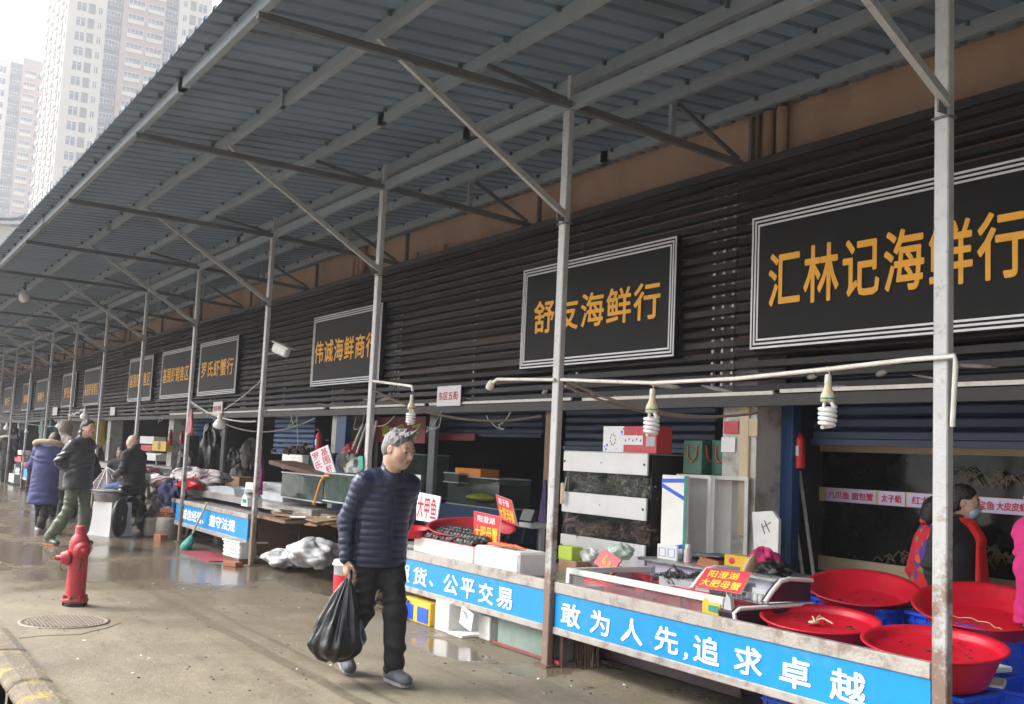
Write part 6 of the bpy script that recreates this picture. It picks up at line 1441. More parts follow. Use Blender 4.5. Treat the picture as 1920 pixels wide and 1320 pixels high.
def person(label, loc, rz, J, top, bottom, vox=.014, skin='skin', head_yaw=0, head_pitch=0, head_roll=0, hair=('short', 'hairblack'), face=True, topm='blackcoat', botm='trousers', shoe='shoe', sole='sole',
           bulk=1.0, hem=.80, quilt=False, collar=True, hood=None, fur=None, neckr=.056, boots=False, hands=True, brow='hairblack', cut_top=None, group=None, sc=1.0, curl=.8, grip=None):
    t = thing('person', label, 'person', loc, rz, group)
    pel, ch, nk, hd = (Vn(J[k]) for k in ('pelvis', 'chest', 'neck', 'head')); Fm = frame(head_yaw, head_pitch, head_roll)
    pts = np.array([Vn(v) for v in J.values()]); lo = pts.min(0) - .30; hi = pts.max(0) + .26; lo[2] = max(lo[2], -.02) if pts[:, 2].min() < .3 else lo[2]
    def S(v=vox): return SDF(lo, hi, v)
    # --- body: one skin-coloured surface head to foot
    s = S(); s.cone(nk - (0, 0, .03), ch, .07, .11, .03, ((1, 0, 0), 1.3)); s.cone(ch, pel, .12, .12, .03, ((1, 0, 0), 1.3)); head_field(s, hd, Fm, sc, face, nk, neckr)
    for q in 'RL':
        s.cone(J['sh' + q], J['el' + q], .045, .036, .02); s.cone(J['el' + q], J['wr' + q], .036, .026, .02); s.cone(Vn(pel) + (Vn(J['hip' + q]) - pel) * .9, J['kn' + q], .075, .048, .03); s.cone(J['kn' + q], J['an' + q], .048, .036, .02); s.cone(J['an' + q], J['to' + q], .035, .028, .02)
        if hands:
            w_, e = Vn(J['wr' + q]), Vn(J['el' + q]); ax = (w_ - e) / np.linalg.norm(w_ - e); hx = J.get('ha' + q); ax = Vn(hx) if hx is not None else ax
            inw = Vn((0, 1, 0)) if q == 'R' else Vn((0, -1, 0)); fw = np.cross(ax, inw); fw = fw if fw[0] > 0 else -fw
            hand_field(s, w_, ax, np.cross(fw, ax) * (1 if np.dot(np.cross(fw, ax), inw) > 0 else -1), fw, 1.0, curl if q != grip else 1.15)
    s.mesh('body', M[skin], t)
    if face: face_bits(hd, Fm, sc, t, brow)
    if hair: hair_field(hd, Fm, sc, t, hair[1], min(vox, .009), hair[0])
    # --- coat
    b = bulk; s = S(); up = Vn((0, 0, 1)); qz = (.046, .0075, 0, 'z') if quilt else None; qa = (.044, .0065, .01, 't') if quilt else None
    sp = Vn(nk) - Vn(ch); fl = ((1, 0, 0), 1.45 if b < 1.12 else 1.35)
    hemv = Vn(pel) + (0, 0, hem - pel[2]) if hem < pel[2] else Vn(pel) * .8 + Vn(ch) * .2
    shm = (Vn(J['shR']) + Vn(J['shL'])) / 2
    s.cone(shm - (0, 0, .05), ch, .165 * b, .19 * b, .04, fl, quilt=qz); s.cone(ch, hemv, .19 * b, .212 * b if top == 'jacket' else .215 * b, .04, fl, quilt=qz)
    for q in 'RL':
        e, w_ = Vn(J['el' + q]), Vn(J['wr' + q]); s.cone(shm * .45 + Vn(J['sh' + q]) * .55 + (0, 0, .02), Vn(J['sh' + q]) + (0, 0, -.02), .080 * b, .076 * b, .05); s.cone(J['sh' + q], e, .076 * b, .064 * b, .03, quilt=qa); s.cone(e, w_ + (w_ - e) * .0, .064 * b, .046 * b, .02, quilt=qa)
    s.plane((0, 0, -1), -(hem - .045)) if hem < 1.4 else None
    s.cone(shm + (0, 0, .0), nk + (0, 0, -.005), .10, .078, .04)
    if collar: s.cone(nk - (0, 0, .03), nk * .48 + hd * .52 - (.035, 0, .012), .084, .076, .012)
    if cut_top: pass
    # hem and collar are cut clean: hollow neck
    if collar: s.cone(nk * .75 + hd * .25 - (.01, 0, .01), hd, .064, .068, .004, op='s'); s.ell(nk * .40 + hd * .60 + (.062, 0, -.012), (.055, .034, .062), .006, 's')
    s.wrinkle(.0012 if quilt else .0048, .8, loc[1] * 3); s.mesh('jacket' if top == 'jacket' else 'coat', M[topm], t)
    if hood is not None:
        s = SDF(hd - .24, hd + .22, vox)
        def W(p): return hd + Fm @ (Vn(p) * sc)
        s.ell(W((-.03, 0, .02)), (.135, .115, .145), .02, 'u', Fm); s.ell(W((-.02, 0, -.12)), (.12, .12, .07), .03, 'u', Fm); s.ell(W((.12, 0, -.01)), (.10, .08, .105), .02, 's', Fm); s.cone(W((-.09, 0, .10)), W((-.12, 0, .135)), .04, .02, .04); s.mesh('hood', M[hood], t)
    if fur:
        s = SDF(nk - .32, nk + .25, vox); rnd = random.Random(4); n = 26
        for i in range(n):
            a = 2 * math.pi * i / n; p = nk + Vn((-.05 + .13 * math.cos(a), .19 * math.sin(a) * b, .02 + .05 * math.cos(a) * -1)); a2 = 2 * math.pi * (i + 1) / n; p2 = nk + Vn((-.05 + .13 * math.cos(a2), .19 * math.sin(a2) * b, .02 - .05 * math.cos(a2))); s.cone(p, p2, .042 + rnd.uniform(-.008, .01), .042, .01)
        s.mesh('fur_collar', M[fur], t)
    # --- trousers
    s = S(); s.cone(Vn(pel) + (0, .06, .04), Vn(pel) + (0, -.06, .04), .125, .125, .03, ((1, 0, 0), 1.15))
    for q in 'RL':
        h_, k_, a_ = Vn(J['hip' + q]), Vn(J['kn' + q]), Vn(J['an' + q]); s.cone(h_, k_, .100, .076, .035); s.cone(k_, a_ + (0, 0, .02), .075, .070 if not boots else .074, .025)
        if boots:
            for z in range(5): p = k_ + (a_ - k_) * (.1 + z * .15); s.cone(p + (.02, 0, 0), p + (.02, .03, .01), .078, .07, .012)
    s.wrinkle(.0045, .8, loc[0]); s.mesh('trousers', M[botm], t)
    for q in 'RL':
        a_, to = Vn(J['an' + q]), Vn(J['to' + q]); d = to - a_; d[2] = 0; L = max(np.linalg.norm(d), 1e-6); d = d / L; s = SDF(np.minimum(a_, to) - .17, np.maximum(a_, to) + .17, min(vox, .011)); heel = a_ - d * .035; heel[2] = a_[2] - .055; zz = to[2]; ball = to.copy()
        s.cone(a_ - (0, 0, .01), heel + (0, 0, .03), .050, .046, .03); s.cone(heel + (0, 0, .022), ball + (0, 0, .016), .040, .043, .03, ((0, 0, 1), 1.25)); s.cone(a_ + d * .03 - (0, 0, .02), ball + (0, 0, .012), .046, .036, .03, ((0, 0, 1), 1.15)); 
        if boots: s.cone(a_, a_ + (Vn(J['kn' + q]) - a_) * .45, .058, .072, .02)
        u_ = (ball - heel) / np.linalg.norm(ball - heel); nrm = np.cross(np.cross(u_, (0, 0, 1)), u_); nrm /= np.linalg.norm(nrm); s.plane(-nrm, -(nrm @ (heel - nrm * .012)))
        sh_ = s.mesh('boot' if boots else 'shoe', M['boot' if boots else shoe], t)
        m = MB(); side = np.cross(nrm, u_); prof = []
        for (f, w_) in ((-.045, .022), (-.025, .038), (.05, .040), (.13, .046), (L + .005, .046), (L + .045, .036), (L + .062, .018)): prof.append((f, w_))
        poly = [heel + u_ * f + side * w_ for f, w_ in prof] + [heel + u_ * f - side * w_ for f, w_ in prof[::-1]]; n = len(poly); lo_ = [p - nrm * .026 for p in poly]; hi_ = [p - nrm * .004 for p in poly]
        m.add([Vector(tuple(p)) for p in lo_ + hi_], [tuple(range(n))[::-1], tuple(range(n, 2 * n))] + [(i, (i + 1) % n, n + (i + 1) % n, n + i) for i in range(n)]); m.build('sole', M[sole], sh_)
    return t
def stand(h=1.7, lean=0.0, arms=None, legs=None, headf=.06, bow=0.0, extra=None):
    """joints of a person h tall, facing +x, left +y"""
    k = h / 1.7; J = dict(pelvis=(0, 0, .92), chest=(lean * .5, 0, 1.22), neck=(lean, 0, 1.44), head=(lean + headf, 0, 1.585 - bow), shR=(lean * .9, -.185, 1.385), shL=(lean * .9, .185, 1.385), elR=(lean * .7 - .05, -.27, 1.12), elL=(lean * .7 - .05, .27, 1.12), wrR=(lean * .7 + .06, -.25, .90), wrL=(lean * .7 + .06, .25, .90),
             hipR=(0, -.09, .88), hipL=(0, .09, .88), knR=(.03, -.10, .49), knL=(.03, .10, .49), anR=(0, -.10, .09), anL=(0, .10, .09), toR=(.14, -.12, .028), toL=(.14, .12, .028))
    if arms: J.update(arms)
    if legs: J.update(legs)
    if extra: J.update(extra)
    return {a: tuple(Vn(b) * k) for a, b in J.items()}

# the walking man with the black bag
JW = dict(pelvis=(0, 0, .88), chest=(.03, .01, 1.17), neck=(.085, .02, 1.355), head=(.150, .035, 1.545), shR=(.045, -.165, 1.315), shL=(.06, .175, 1.315), elR=(-.03, -.235, 1.06), elL=(-.06, .215, 1.07), wrR=(.02, -.245, .815), wrL=(-.10, .17, .85),
          haR=(.08, .04, -.99), hipR=(0, -.085, .83), hipL=(0, .085, .83), knR=(-.02, -.085, .46), knL=(.13, .085, .455), anR=(-.30, -.075, .155), anL=(.16, .08, .098), toR=(-.185, -.08, .040), toL=(.305, .095, .040))
WM_LOC = Vector((-6.53, 3.16, 0))
walker = person('grey-haired man walking in a navy quilted jacket carrying a black plastic bag', WM_LOC, 0, JW, 'jacket', 'trousers', .0062, 'skin', R(22), R(16), R(0), ('tuft', 'hairgrey'), True, 'puffer', 'trousers', 'shoe', 'sole', .94, .80, True, True, brow='hairgrey', grip='R', sc=1.06)
m = MB(); 
zp = [Vector((.265 - .0, .012, 1.30)), Vector((.275, .012, 1.1)), Vector((.255, .01, .8))]
# the bag, gathered under the hand
hp = WM_LOC + Vector((.035, -.232, .70)); m = MB(); nseg, nr_ = 64, 30; vs = []; rb = random.Random(9); ph = [rb.uniform(0, 6) for _ in range(5)]
for i in range(nr_ + 1):
    v = i / nr_; z = -.03 - .52 * v; r = (.018 + .20 * (v ** .85) * (1 - .0 * v)) if v < .78 else .018 + .20 * (.78 ** .85) * math.sqrt(max(0.0, 1 - ((v - .78) / .225) ** 2))
    for k_ in range(nseg):
        a = 2 * math.pi * k_ / nseg; fold = (.20 * (1 - v) + .035) * math.sin(11 * a + ph[0] + 1.5 * v) + (.13 * (1 - v) + .02) * math.sin(17 * a + ph[1] - 2 * v) + .05 * math.sin(3 * a + ph[2] + 2 * v) + .03 * math.sin(7 * v * 3 + 4 * a + ph[3])
        q = r * (1 + fold); vs.append((q * math.cos(a) * .80 - .03 * v, q * math.sin(a) * 1.0 - .05 * v, z + .012 * math.sin(5 * a + ph[4]) * v))
m.add(vs, [(i * nseg + k_, i * nseg + (k_ + 1) % nseg, (i + 1) * nseg + (k_ + 1) % nseg, (i + 1) * nseg + k_) for i in range(nr_) for k_ in range(nseg)], True); m.add(vs[-nseg:], [tuple(range(nseg))])
bagt = thing('plastic_bag', 'bulging black plastic bag hanging from the walking man hand', 'bag', hp); m.build('bag', M['plasticbag'], bagt)
m = MB(); m.tube([(.02, .0, -.06), (.025, .01, .0), (.0, .025, .035), (-.03, .012, .01), (-.02, -.0, -.06)], [.014, .012, .010, .012, .014], 8); m.build('handle', M['plasticbag'], bagt)
m = MB(); m.tube([(-.01, -.02, -.05), (-.01, -.05, -.10), (-.02, -.06, -.2)], [.012, .02, .006], 6); m.build('loose_end', M['plasticbag'], bagt)
# zips and pocket seam on the jacket
jk = [c for c in walker.children if c.name.startswith('jacket')][0]
from mathutils.bvhtree import BVHTree
_bv = BVHTree.FromPolygons([v.co for v in jk.data.vertices], [tuple(p.vertices) for p in jk.data.polygons])
def on_front(y, z, d=(-1, 0, 0), off=.003, o=None):
    q = _bv.ray_cast(Vector(o) if o else Vector((1, y, z)), Vector(d)); return (q[0] + q[1] * off) if q[0] else None
zp = [on_front(.015 + .004 * math.sin(z * 9), z) for z in np.linspace(1.34, .80, 26)]; zp = [p for p in zp if p]
m = MB(); m.tube(zp, .0045, 6); m.build('zip', M['black'], walker)
pk = [on_front(0, 0, (-.62, .78, 0), .003, (.62, -.90 + .02 * t_, .90 + .15 * t_)) for t_ in np.linspace(0, 1, 9)]; pk = [p for p in pk if p]
if len(pk) > 2: m = MB(); m.tube(pk, .005, 6); m.build('pocket_seam', M['black'], walker)

# man in wellingtons and waders
P = gz(108, 1024)
Jb = stand(1.78, .03, dict(shR=(.02, -.16, 1.36), shL=(.02, .16, 1.36), elR=(-.12, -.26, 1.13), wrR=(.02, -.12, .96), elL=(-.10, .25, 1.13), wrL=(.04, .11, .96)), dict(knR=(-.02, -.12, .49), anR=(-.26, -.15, .09), toR=(-.12, -.18, .028), knL=(.06, .11, .5), anL=(.02, .13, .09), toL=(.16, .15, .028)))
person('man in black jacket, olive waders and green wellingtons turning his head', (P.x - .02, P.y + .20, 0), R(42), Jb, 'jacket', 'waders', .0115, 'skin2', R(-8), 0, 0, ('short', 'hairblack'), True, 'blackcoat', 'wader', 'boot', 'orangesole', 1.12, .84, boots=True)
# woman in a long blue coat, seen from behind with her head bowed
P = gz(54, 1000)
Jc = stand(1.62, .10, dict(elR=(.06, -.27, 1.12), wrR=(.22, -.16, 1.10), elL=(.06, .27, 1.12), wrL=(.22, .16, 1.10)), dict(anR=(-.16, -.10, .10), toR=(-.02, -.11, .028), knR=(.02, -.1, .5), anL=(.16, .1, .10), toL=(.30, .1, .028), knL=(.10, .1, .5)), .12, .05)
person('woman from behind in a long blue coat with beige fur collar', (P.x, P.y + .15, 0), R(140), Jc, 'coat', 'trousers', .0135, 'skin2', R(25), R(35), 0, ('long', 'hairbrown'), True, 'bluecoat', 'trousers', 'pinkshoe', 'pinkshoe', 1.10, .50, fur='fur')
# hooded person beyond
P = gx(106, 960, -20.5)
person('person in a taupe hooded coat standing behind the blue coat', (-20.5, P.y, 0), R(120), stand(1.80), 'coat', 'trousers', .016, 'skin', 0, 0, 0, None, True, 'taupe', 'trousers', hem=.62, hood='taupe', bulk=1.05)
# stooping person in maroon
P = gz(52, 926)
person('person in a maroon coat stooping at the far stall', (P.x, P.y, 0), R(75), stand(1.65, .42, dict(chest=(.2, 0, 1.16), neck=(.42, 0, 1.30), head=(.56, 0, 1.36), shR=(.38, -.18, 1.26), shL=(.38, .18, 1.26), elR=(.45, -.22, .98), elL=(.45, .22, .98), wrR=(.58, -.15, .82), wrL=(.58, .15, .82))), 'coat', 'trousers', .018, 'skin', 0, R(50), 0, ('short', 'hairblack'), False, 'maroonmat', 'darkcoat', hem=.7, bulk=1.05)
# black coat with white fur collar at the picture edge
P = gz(9, 905)
person('person in a long black coat with white fur collar at the left picture edge', (P.x, P.y, 0), R(150), stand(1.64, .02), 'coat', 'trousers', .022, 'skin', 0, 0, 0, ('long', 'hairblack'), False, 'darkcoat', 'darkcoat', hem=.45, fur='whitefur', bulk=1.1)
# bald man sitting sideways on the covered motorbike
sp = gx(250, 932, -17.9); zb2 = sp.z
def sit(seat, h=1.0, legf=.42, leg_drop=.42, lean=0.0, low=.1):
    s0 = seat; return dict(pelvis=(0, 0, s0 + .10), chest=(.03 + lean * .5, 0, s0 + .40), neck=(.06 + lean, 0, s0 + .62), head=(.10 + lean * 1.3, 0, s0 + .765 - abs(lean) * .15), shR=(.05 + lean * .9, -.19, s0 + .56), shL=(.05 + lean * .9, .19, s0 + .56), elR=(.06 + lean, -.27, s0 + .30), elL=(.06 + lean, .27, s0 + .30), wrR=(.26 + lean, -.16, s0 + .22), wrL=(.26 + lean, .16, s0 + .22),
             hipR=(.0, -.09, s0 + .08), hipL=(.0, .09, s0 + .08), knR=(legf, -.12, s0 - .02), knL=(legf, .10, s0 + .0), anR=(legf + .12, -.12, low), anL=(legf + .12, .1, low), toR=(legf + .26, -.13, low - .06), toL=(legf + .26, .11, low - .06))
person('bald man in a black jacket and blue jeans sitting on a motorbike', (sp.x, sp.y, 0), R(222), sit(.72, legf=.40, low=.30), 'jacket', 'trousers', .0125, 'skin2', R(-10), R(8), 0, None, True, 'darkcoat', 'jeans', bulk=1.1, hem=.70)
# two more sitting in the shade behind
P = gx(182, 862, -21.0)
person('person with dark hair bending low over the stall, face to the street', (-21.0, P.y, 0), R(-60), sit(.62, lean=.25), 'jacket', 'trousers', .016, 'skin2', R(10), R(35), 0, ('short', 'hairblack'), True, 'darkcoat', 'darkcoat')
P = gx(232, 858, -20.6)
person('seated person in dark clothes whose face shows left of the bald man', (-20.6, P.y, 0), R(-40), sit(.50), 'jacket', 'trousers', .016, 'skin', 0, R(15), 0, ('short', 'hairblack'), True, 'darkcoat', 'darkcoat')
# the women behind the basins
hp2 = gy(1806, 940, 6.75); k2 = hp2.z
def woman(label, px, py, Y, rz, topm, hair, face, hyaw=0, **kw):
    h = gy(px, py, Y); J = stand(1.62, .0, dict(elR=(-.06, -.26, 1.12), elL=(-.06, .26, 1.12), wrR=(-.02, -.22, .90), wrL=(-.02, .22, .90))); dz = h.z - J['head'][2]; hx = J['head'][0]; c, s_ = math.cos(rz), math.sin(rz)
    J = {a: (b[0], b[1], b[2] + dz * min(1, max(0, (b[2] - .1) / .8))) for a, b in J.items()}
    return person(label, (h.x - hx * c, h.y - hx * s_, 0), rz, J, 'jacket', 'trousers', .0095, 'skin2', hyaw, R(10), 0, hair, face, topm, 'trousers', hem=.72, **kw), J
wm1, J1 = woman('woman in black with red scarf and blue face mask behind the basins', 1808, 942, 6.85, R(8), 'darkcoat', ('long', 'hairblack'), True, R(24), bulk=1.08)
Fm = frame(R(24), R(10)); hd = Vn(J1['head'])
s = SDF(hd - .16, hd + .16, .006)
s.ell(hd + Fm @ Vn((.066, 0, -.052)), (.050, .066, .056), .01, 'u', Fm); s.ell(hd + Fm @ Vn((.02, 0, -.04)), (.055, .064, .09), .004, 's', Fm); s.mesh('face_mask', M['mask'], wm1)
for q in (-1, 1):
    m = MB(); m.tube([tuple(hd + Fm @ Vn((.075, q * .055, -.03))), tuple(hd + Fm @ Vn((.03, q * .084, -.015))), tuple(hd + Fm @ Vn((-.01, q * .09, .01)))], .0025, 5); m.build('mask_loop', M['mask'], wm1)
nk = Vn(J1['neck']); s = SDF(nk - (.3, .3, .62), nk + (.4, .3, .25), .010); n = 22
for i in range(n):
    a, a2 = 2 * math.pi * i / n, 2 * math.pi * (i + 1) / n; f = lambda t: nk + Vn((.015 + .082 * math.cos(t), .092 * math.sin(t), .035 - .045 * math.cos(t))); s.cone(f(a), f(a2), .026, .026, .012)
for (y0, y1, L_) in ((-.02, -.06, .46), (.03, .01, .42)): s.cone(nk + (.115, y0, -.02), nk + (.185, y0 * .6, -.12), .034, .04, .02, ((1, 0, 0), 1.6)); s.cone(nk + (.175, y0 * .6, -.12), nk + (.20, y1, -L_), .042, .055, .02, ((1, 0, 0), 2.2))
s.mesh('scarf', M['scarf'], wm1)
woman('person in a red floral jacket half hidden behind the nearest post', 1760, 962, 7.1, R(52), 'floral', ('long', 'hairblack'), False, bulk=.9)
woman('person in a bright pink coat cut by the right picture edge', 1952, 935, 6.3, R(170), 'pinkcoat', ('long', 'hairblack'), True, bulk=1.1)
# ================================================================== STREET THINGS
P = gz(136, 1136); hy = thing('fire_hydrant', 'red pillar fire hydrant standing on the wet pavement', 'fire hydrant', (P.x - .02, P.y + .02, 0)); zc_ = -(P - CAM_O).dot(_b); pm = zc_ / FPX   # metres per photo pixel here
toC = (CAM_O - P); toC.z = 0; toC.normalize(); rt = Vector((-toC.y, toC.x, 0))       # towards the camera, and to the right in the picture
H_ = 148 * pm; rB = 17.5 * pm
MB().lathe([(rB * 1.02, H_ * .09), (rB * 1.0, H_ * .20), (rB * .98, H_ * .62), (rB * 1.02, H_ * .66), (rB * 1.06, H_ * .74), (rB * 1.03, H_ * .80), (rB * .82, H_ * .86), (rB * .60, H_ * .892), (rB * .56, H_ * .90), (rB * .55, H_ * .985), (rB * .50, H_), (0, H_)], n=36).build('barrel', M['hydrant'], hy)
m = MB(); m.lathe([(rB * 1.32, H_ * .045), (rB * 1.36, H_ * .05), (rB * 1.36, H_ * .085), (rB * 1.28, H_ * .095), (rB * 1.0, H_ * .10)], n=32)
for k in range(8): a = k * math.pi / 4 + .2; m.lathe([(.014, 0), (.014, .03), (0, .032)], (rB * 1.19 * math.cos(a), rB * 1.19 * math.sin(a), H_ * .09), 6, smooth=False)
m.build('flange', mat('worn_flange', (.36, .055, .05), .7, .1, .2, 8, .3, 40, dirt=(.08, .06, .05), dirt_amt=.8, dscale=9), hy)
m = MB(); m.lathe([(rB * 1.22, -.005), (rB * 1.24, H_ * .01), (rB * 1.18, H_ * .045), (rB * .9, H_ * .05)], n=28)
for k in range(8): a = k * math.pi / 4 + .2; m.lathe([(.013, H_ * .015), (.013, H_ * .045)], (rB * 1.22 * math.cos(a), rB * 1.22 * math.sin(a), 0), 6, smooth=False)
m.build('base_ring', M['dgreen'], hy)
def nozzle(d, z, r, L, name):
    d = Vector(d).normalized(); z3 = d; x3 = Vector((0, 0, 1)).cross(z3).normalized(); y3 = z3.cross(x3); rot = Matrix((x3, y3, z3)).transposed(); m = MB()
    m.lathe([(r * .9, 0), (r * .9, L * .45), (r * 1.18, L * .47), (r * 1.2, L * .62), (r * 1.05, L * .68), (r * .95, L * .86), (r * .55, L * .9), (r * .42, L * .9), (r * .40, L * 1.12), (0, L * 1.13)], (0, 0, z), 24, rot); m.build(name, M['hydrant'], hy)
    o = MB(); o.box(Vector((0, 0, z)) + d * L * 1.14, (r * .42, r * .42, L * .14), rot=rot); o.build('cap_nut', M['hydrant'], hy)
nozzle(toC + rt * .30, H_ * .70, rB * .74, rB * 1.85, 'front_outlet'); nozzle(-rt + toC * .25, H_ * .60, rB * .66, rB * 2.05, 'side_outlet')
m = MB(); pts = [Vector((0, 0, H_ * .53)) - rt * rB * 1.5 + toC * .05]
m.tube([-rt * rB * 1.7 + Vector((0, 0, H_ * .54)), -rt * rB * 1.75 + Vector((0, 0, H_ * .47)), -rt * rB * 1.4 + Vector((0, 0, H_ * .43)), -rt * rB * 1.02 + Vector((0, 0, H_ * .45))], .006, 6); m.build('rusty_chain', M['rust'], hy); m = MB(); m.tube([toC * rB * 1.05 + rt * rB * .25 + Vector((0, 0, H_ * .60)), toC * rB * 1.05 + rt * rB * .2 + Vector((0, 0, H_ * .50)), toC * rB * 1.03 + rt * rB * .15 + Vector((0, 0, H_ * .44))], .008, 6)
m.build('rust_drip', M['rust'], hy)
# manhole cover
P = gz(121, 1166); mh = thing('manhole_cover', 'round patterned iron manhole cover in front of the hydrant', 'manhole cover', (P.x, P.y, 0)); m = MB(); m.lathe([(.355, -.01), (.355, .007), (.325, .009), (.32, .004), (0, .004)], n=56)
m.build('disc', mat('worn_iron', (.20, .165, .13), .6, .25, .25, 9, .3, 60, dirt=(.12, .09, .07), dirt_amt=.6, dscale=6), mh); m = MB(); random.seed(2); ang = .35
for i in range(-11, 12):
    for j in range(-11, 12):
        x_, y_ = i * .029, j * .029
        if math.hypot(x_, y_) > .30: continue
        a = ang + (math.pi / 2 if (i + j) % 2 else 0); m.box((x_, y_, .0075), (.034, .011, .008), rz=a)
m.build('tread_pattern', mat('polished_tread', (.33, .28, .23), .5, .3, .2, 20), mh)
m = MB(); pts = [gz(x_, y_) for x_, y_ in ((36, 1197), (70, 1193), (110, 1191), (150, 1190), (176, 1183), (200, 1178), (226, 1168))]
for a, c in zip(pts[:-1], pts[1:]): m.box((a + c) / 2 + Vector((0, 0, .001)), ((c - a).length * 1.02, .012, .003), rz=math.atan2((c - a).y, (c - a).x))
tag(m.build('pavement_crack', M['dgreen']), kind='structure')
# white tapered tub with wok rings
P = gz(192, 1008); zc_ = -(P - CAM_O).dot(_b); pm = zc_ / FPX; wb = 74 * pm; h = 64 * pm; yaw = R(28); tb = thing('white_tub', 'upturned white tapered plastic tub with steel pans on it', 'tub', (P.x - .42, P.y + .20, 0), yaw)
def frustum(m, w0, d0, w1, d1, z0, z1): m.add([(-w0 / 2, -d0 / 2, z0), (w0 / 2, -d0 / 2, z0), (w0 / 2, d0 / 2, z0), (-w0 / 2, d0 / 2, z0), (-w1 / 2, -d1 / 2, z1), (w1 / 2, -d1 / 2, z1), (w1 / 2, d1 / 2, z1), (-w1 / 2, d1 / 2, z1)], [(0, 3, 2, 1), (4, 5, 6, 7), (0, 1, 5, 4), (1, 2, 6, 5), (2, 3, 7, 6), (3, 0, 4, 7)])
W0 = wb * .80; m = MB(); frustum(m, W0, W0 * .9, W0 * .88, W0 * .78, .03, h); m.build('body', M['white'], tb); m = MB(); frustum(m, W0 * 1.05, W0 * .95, W0 * 1.04, W0 * .94, 0, .03); m.build('rim', M['white'], tb)
pan = thing('steel_pan', 'stacked shallow steel pans on the upturned white tub', 'pan', (P.x - .46, P.y + .18, h + .002)); MB().lathe([(.22, 0), (.25, .02), (.27, .13), (.285, .135), (.27, .14), (.24, .03), (0, .02)], n=32).build('lower_pan', M['tin'], pan); MB().lathe([(.2, .11), (.27, .16), (.29, .18), (.28, .185), (.19, .15), (0, .15)], n=32).build('upper_pan', M['tin'], pan)
bundle('clear_bag', 'crumpled pale plastic bag on the corner of the white tub', M['sack'], 222, 946, P.y + .3, (.16, .14, .07), 61, 'bag')
# motorbike wrapped in glossy black plastic
sp2 = gx(250, 932, -17.9); mb_ = thing('motorbike', 'dark motorbike under the seated bald man beside the white tub', 'motorbike', (sp2.x, sp2.y, 0), R(150))
def wheel(x_):
    w_ = MB(); w_.lathe([(.20, -.045), (.27, -.05), (.30, -.02), (.30, .02), (.27, .05), (.20, .045)], (x_, 0, .30), 28, Matrix.Rotation(R(90), 3, 'X')); o = w_.build('wheel', M['black'], mb_)
    q = MB(); q.lathe([(.20, -.02), (.205, 0), (.20, .02)], (x_, 0, .30), 24, Matrix.Rotation(R(90), 3, 'X'))
    for k in range(8): a = k * math.pi / 4; q.bar((x_, 0, .30), (x_ + .2 * math.cos(a), 0, .30 + .2 * math.sin(a)), .012, .03)
    q.lathe([(.04, -.05), (.04, .05)], (x_, 0, .30), 12, Matrix.Rotation(R(90), 3, 'X')); q.build('rim', M['tin'], o)
wheel(-.62); wheel(.62)
s = SDF((-.9, -.35, .2), (.9, .35, 1.15), .02); s.cone((-.55, 0, .70), (.05, 0, .72), .09, .11, .05, ((0, 0, 1), 1.2)); s.cone((.05, 0, .74), (.35, 0, .80), .13, .12, .05); s.cone((.1, 0, .42), (-.05, 0, .46), .16, .14, .05); s.cone((.35, 0, .78), (.52, 0, .50), .06, .05, .04); s.mesh('body', M['plasticbag'], mb_)
m = MB(); m.ball((-.25, 0, .78), (.36, .14, .06), 12); m.build('seat', M['black'], mb_); m = MB(); m.tube([(.38, -.34, .98), (.42, -.18, 1.02), (.44, 0, .98), (.42, .18, 1.02), (.38, .34, .98)], .016, 8); m.build('handlebar', M['black'], mb_)
for sy in (-.09, .09): m = MB(); m.tube([(.44, sy, .95), (.62, sy, .30)], .028, 8); m.build('fork', M['tin'], mb_)
m = MB(); m.tube([(.1, -.16, .35), (-.1, -.17, .24), (-.55, -.17, .26)], [.03, .04, .05], 10); m.build('exhaust', M['tin'], mb_); m = MB(); m.ball((.56, 0, .90), (.08, .10, .09), 12); m.build('headlight', M['tin'], mb_); m = MB(); m.box((-.05, -.15, .38), (.26, .08, .22), bev=.03); m.box((-.05, .15, .38), (.26, .08, .22), bev=.03); m.build('engine', M['iron'], mb_)
# dotted folding cloth with white ribs
def dotted():
    m = mat('dotted_cloth', (.05, .04, .055), .8, 0, .15, 8, .3, 20); t = m.node_tree; N = t.nodes; L = t.links; b = N['Principled BSDF']; tc = N.new('ShaderNodeTexCoord'); v = N.new('ShaderNodeTexVoronoi'); v.inputs['Scale'].default_value = 26; v.inputs['Randomness'].default_value = .3; L.new(tc.outputs['Object'], v.inputs['Vector'])
    r = N.new('ShaderNodeMapRange'); r.inputs[1].default_value = .30; r.inputs[2].default_value = .22; L.new(v.outputs['Distance'], r.inputs[0]); mx = N.new('ShaderNodeMix'); mx.data_type = 'RGBA'; mx.inputs[6].default_value = (.05, .04, .055, 1); mx.inputs[7].default_value = (.30, .24, .29, 1); L.new(r.outputs[0], mx.inputs[0]); L.new(mx.outputs[2], b.inputs['Base Color']); return m
P = gx(200, 880, -18.9); um = thing('dotted_umbrella', 'half folded dark dotted umbrella leaning by the seated bald man', 'umbrella', P); base = gx(186, 928, -18.7) - P; wd = .55; m = MB(); n = 9; tp = Vector((0, 0, .04)); rim = [base + Vector((.54 * wd * (k / (n - 1) - .3) * 1.6, .84 * wd * (k / (n - 1) - .3) * 1.6, .10 * math.sin(k * 1.7) + .12 * k / n)) - Vector((-.25 * math.sin(math.pi * k / (n - 1)), .1 * math.sin(math.pi * k / (n - 1)), 0)) for k in range(n)]; vs = [tp]; rows = 5
grid = [[tp.lerp(rm, (j + .2) / (rows - .8)) + Vector((.03, -.03, 0)) * math.sin(k * 3.0) * j / rows for k, rm in enumerate(rim)] for j in range(rows)]
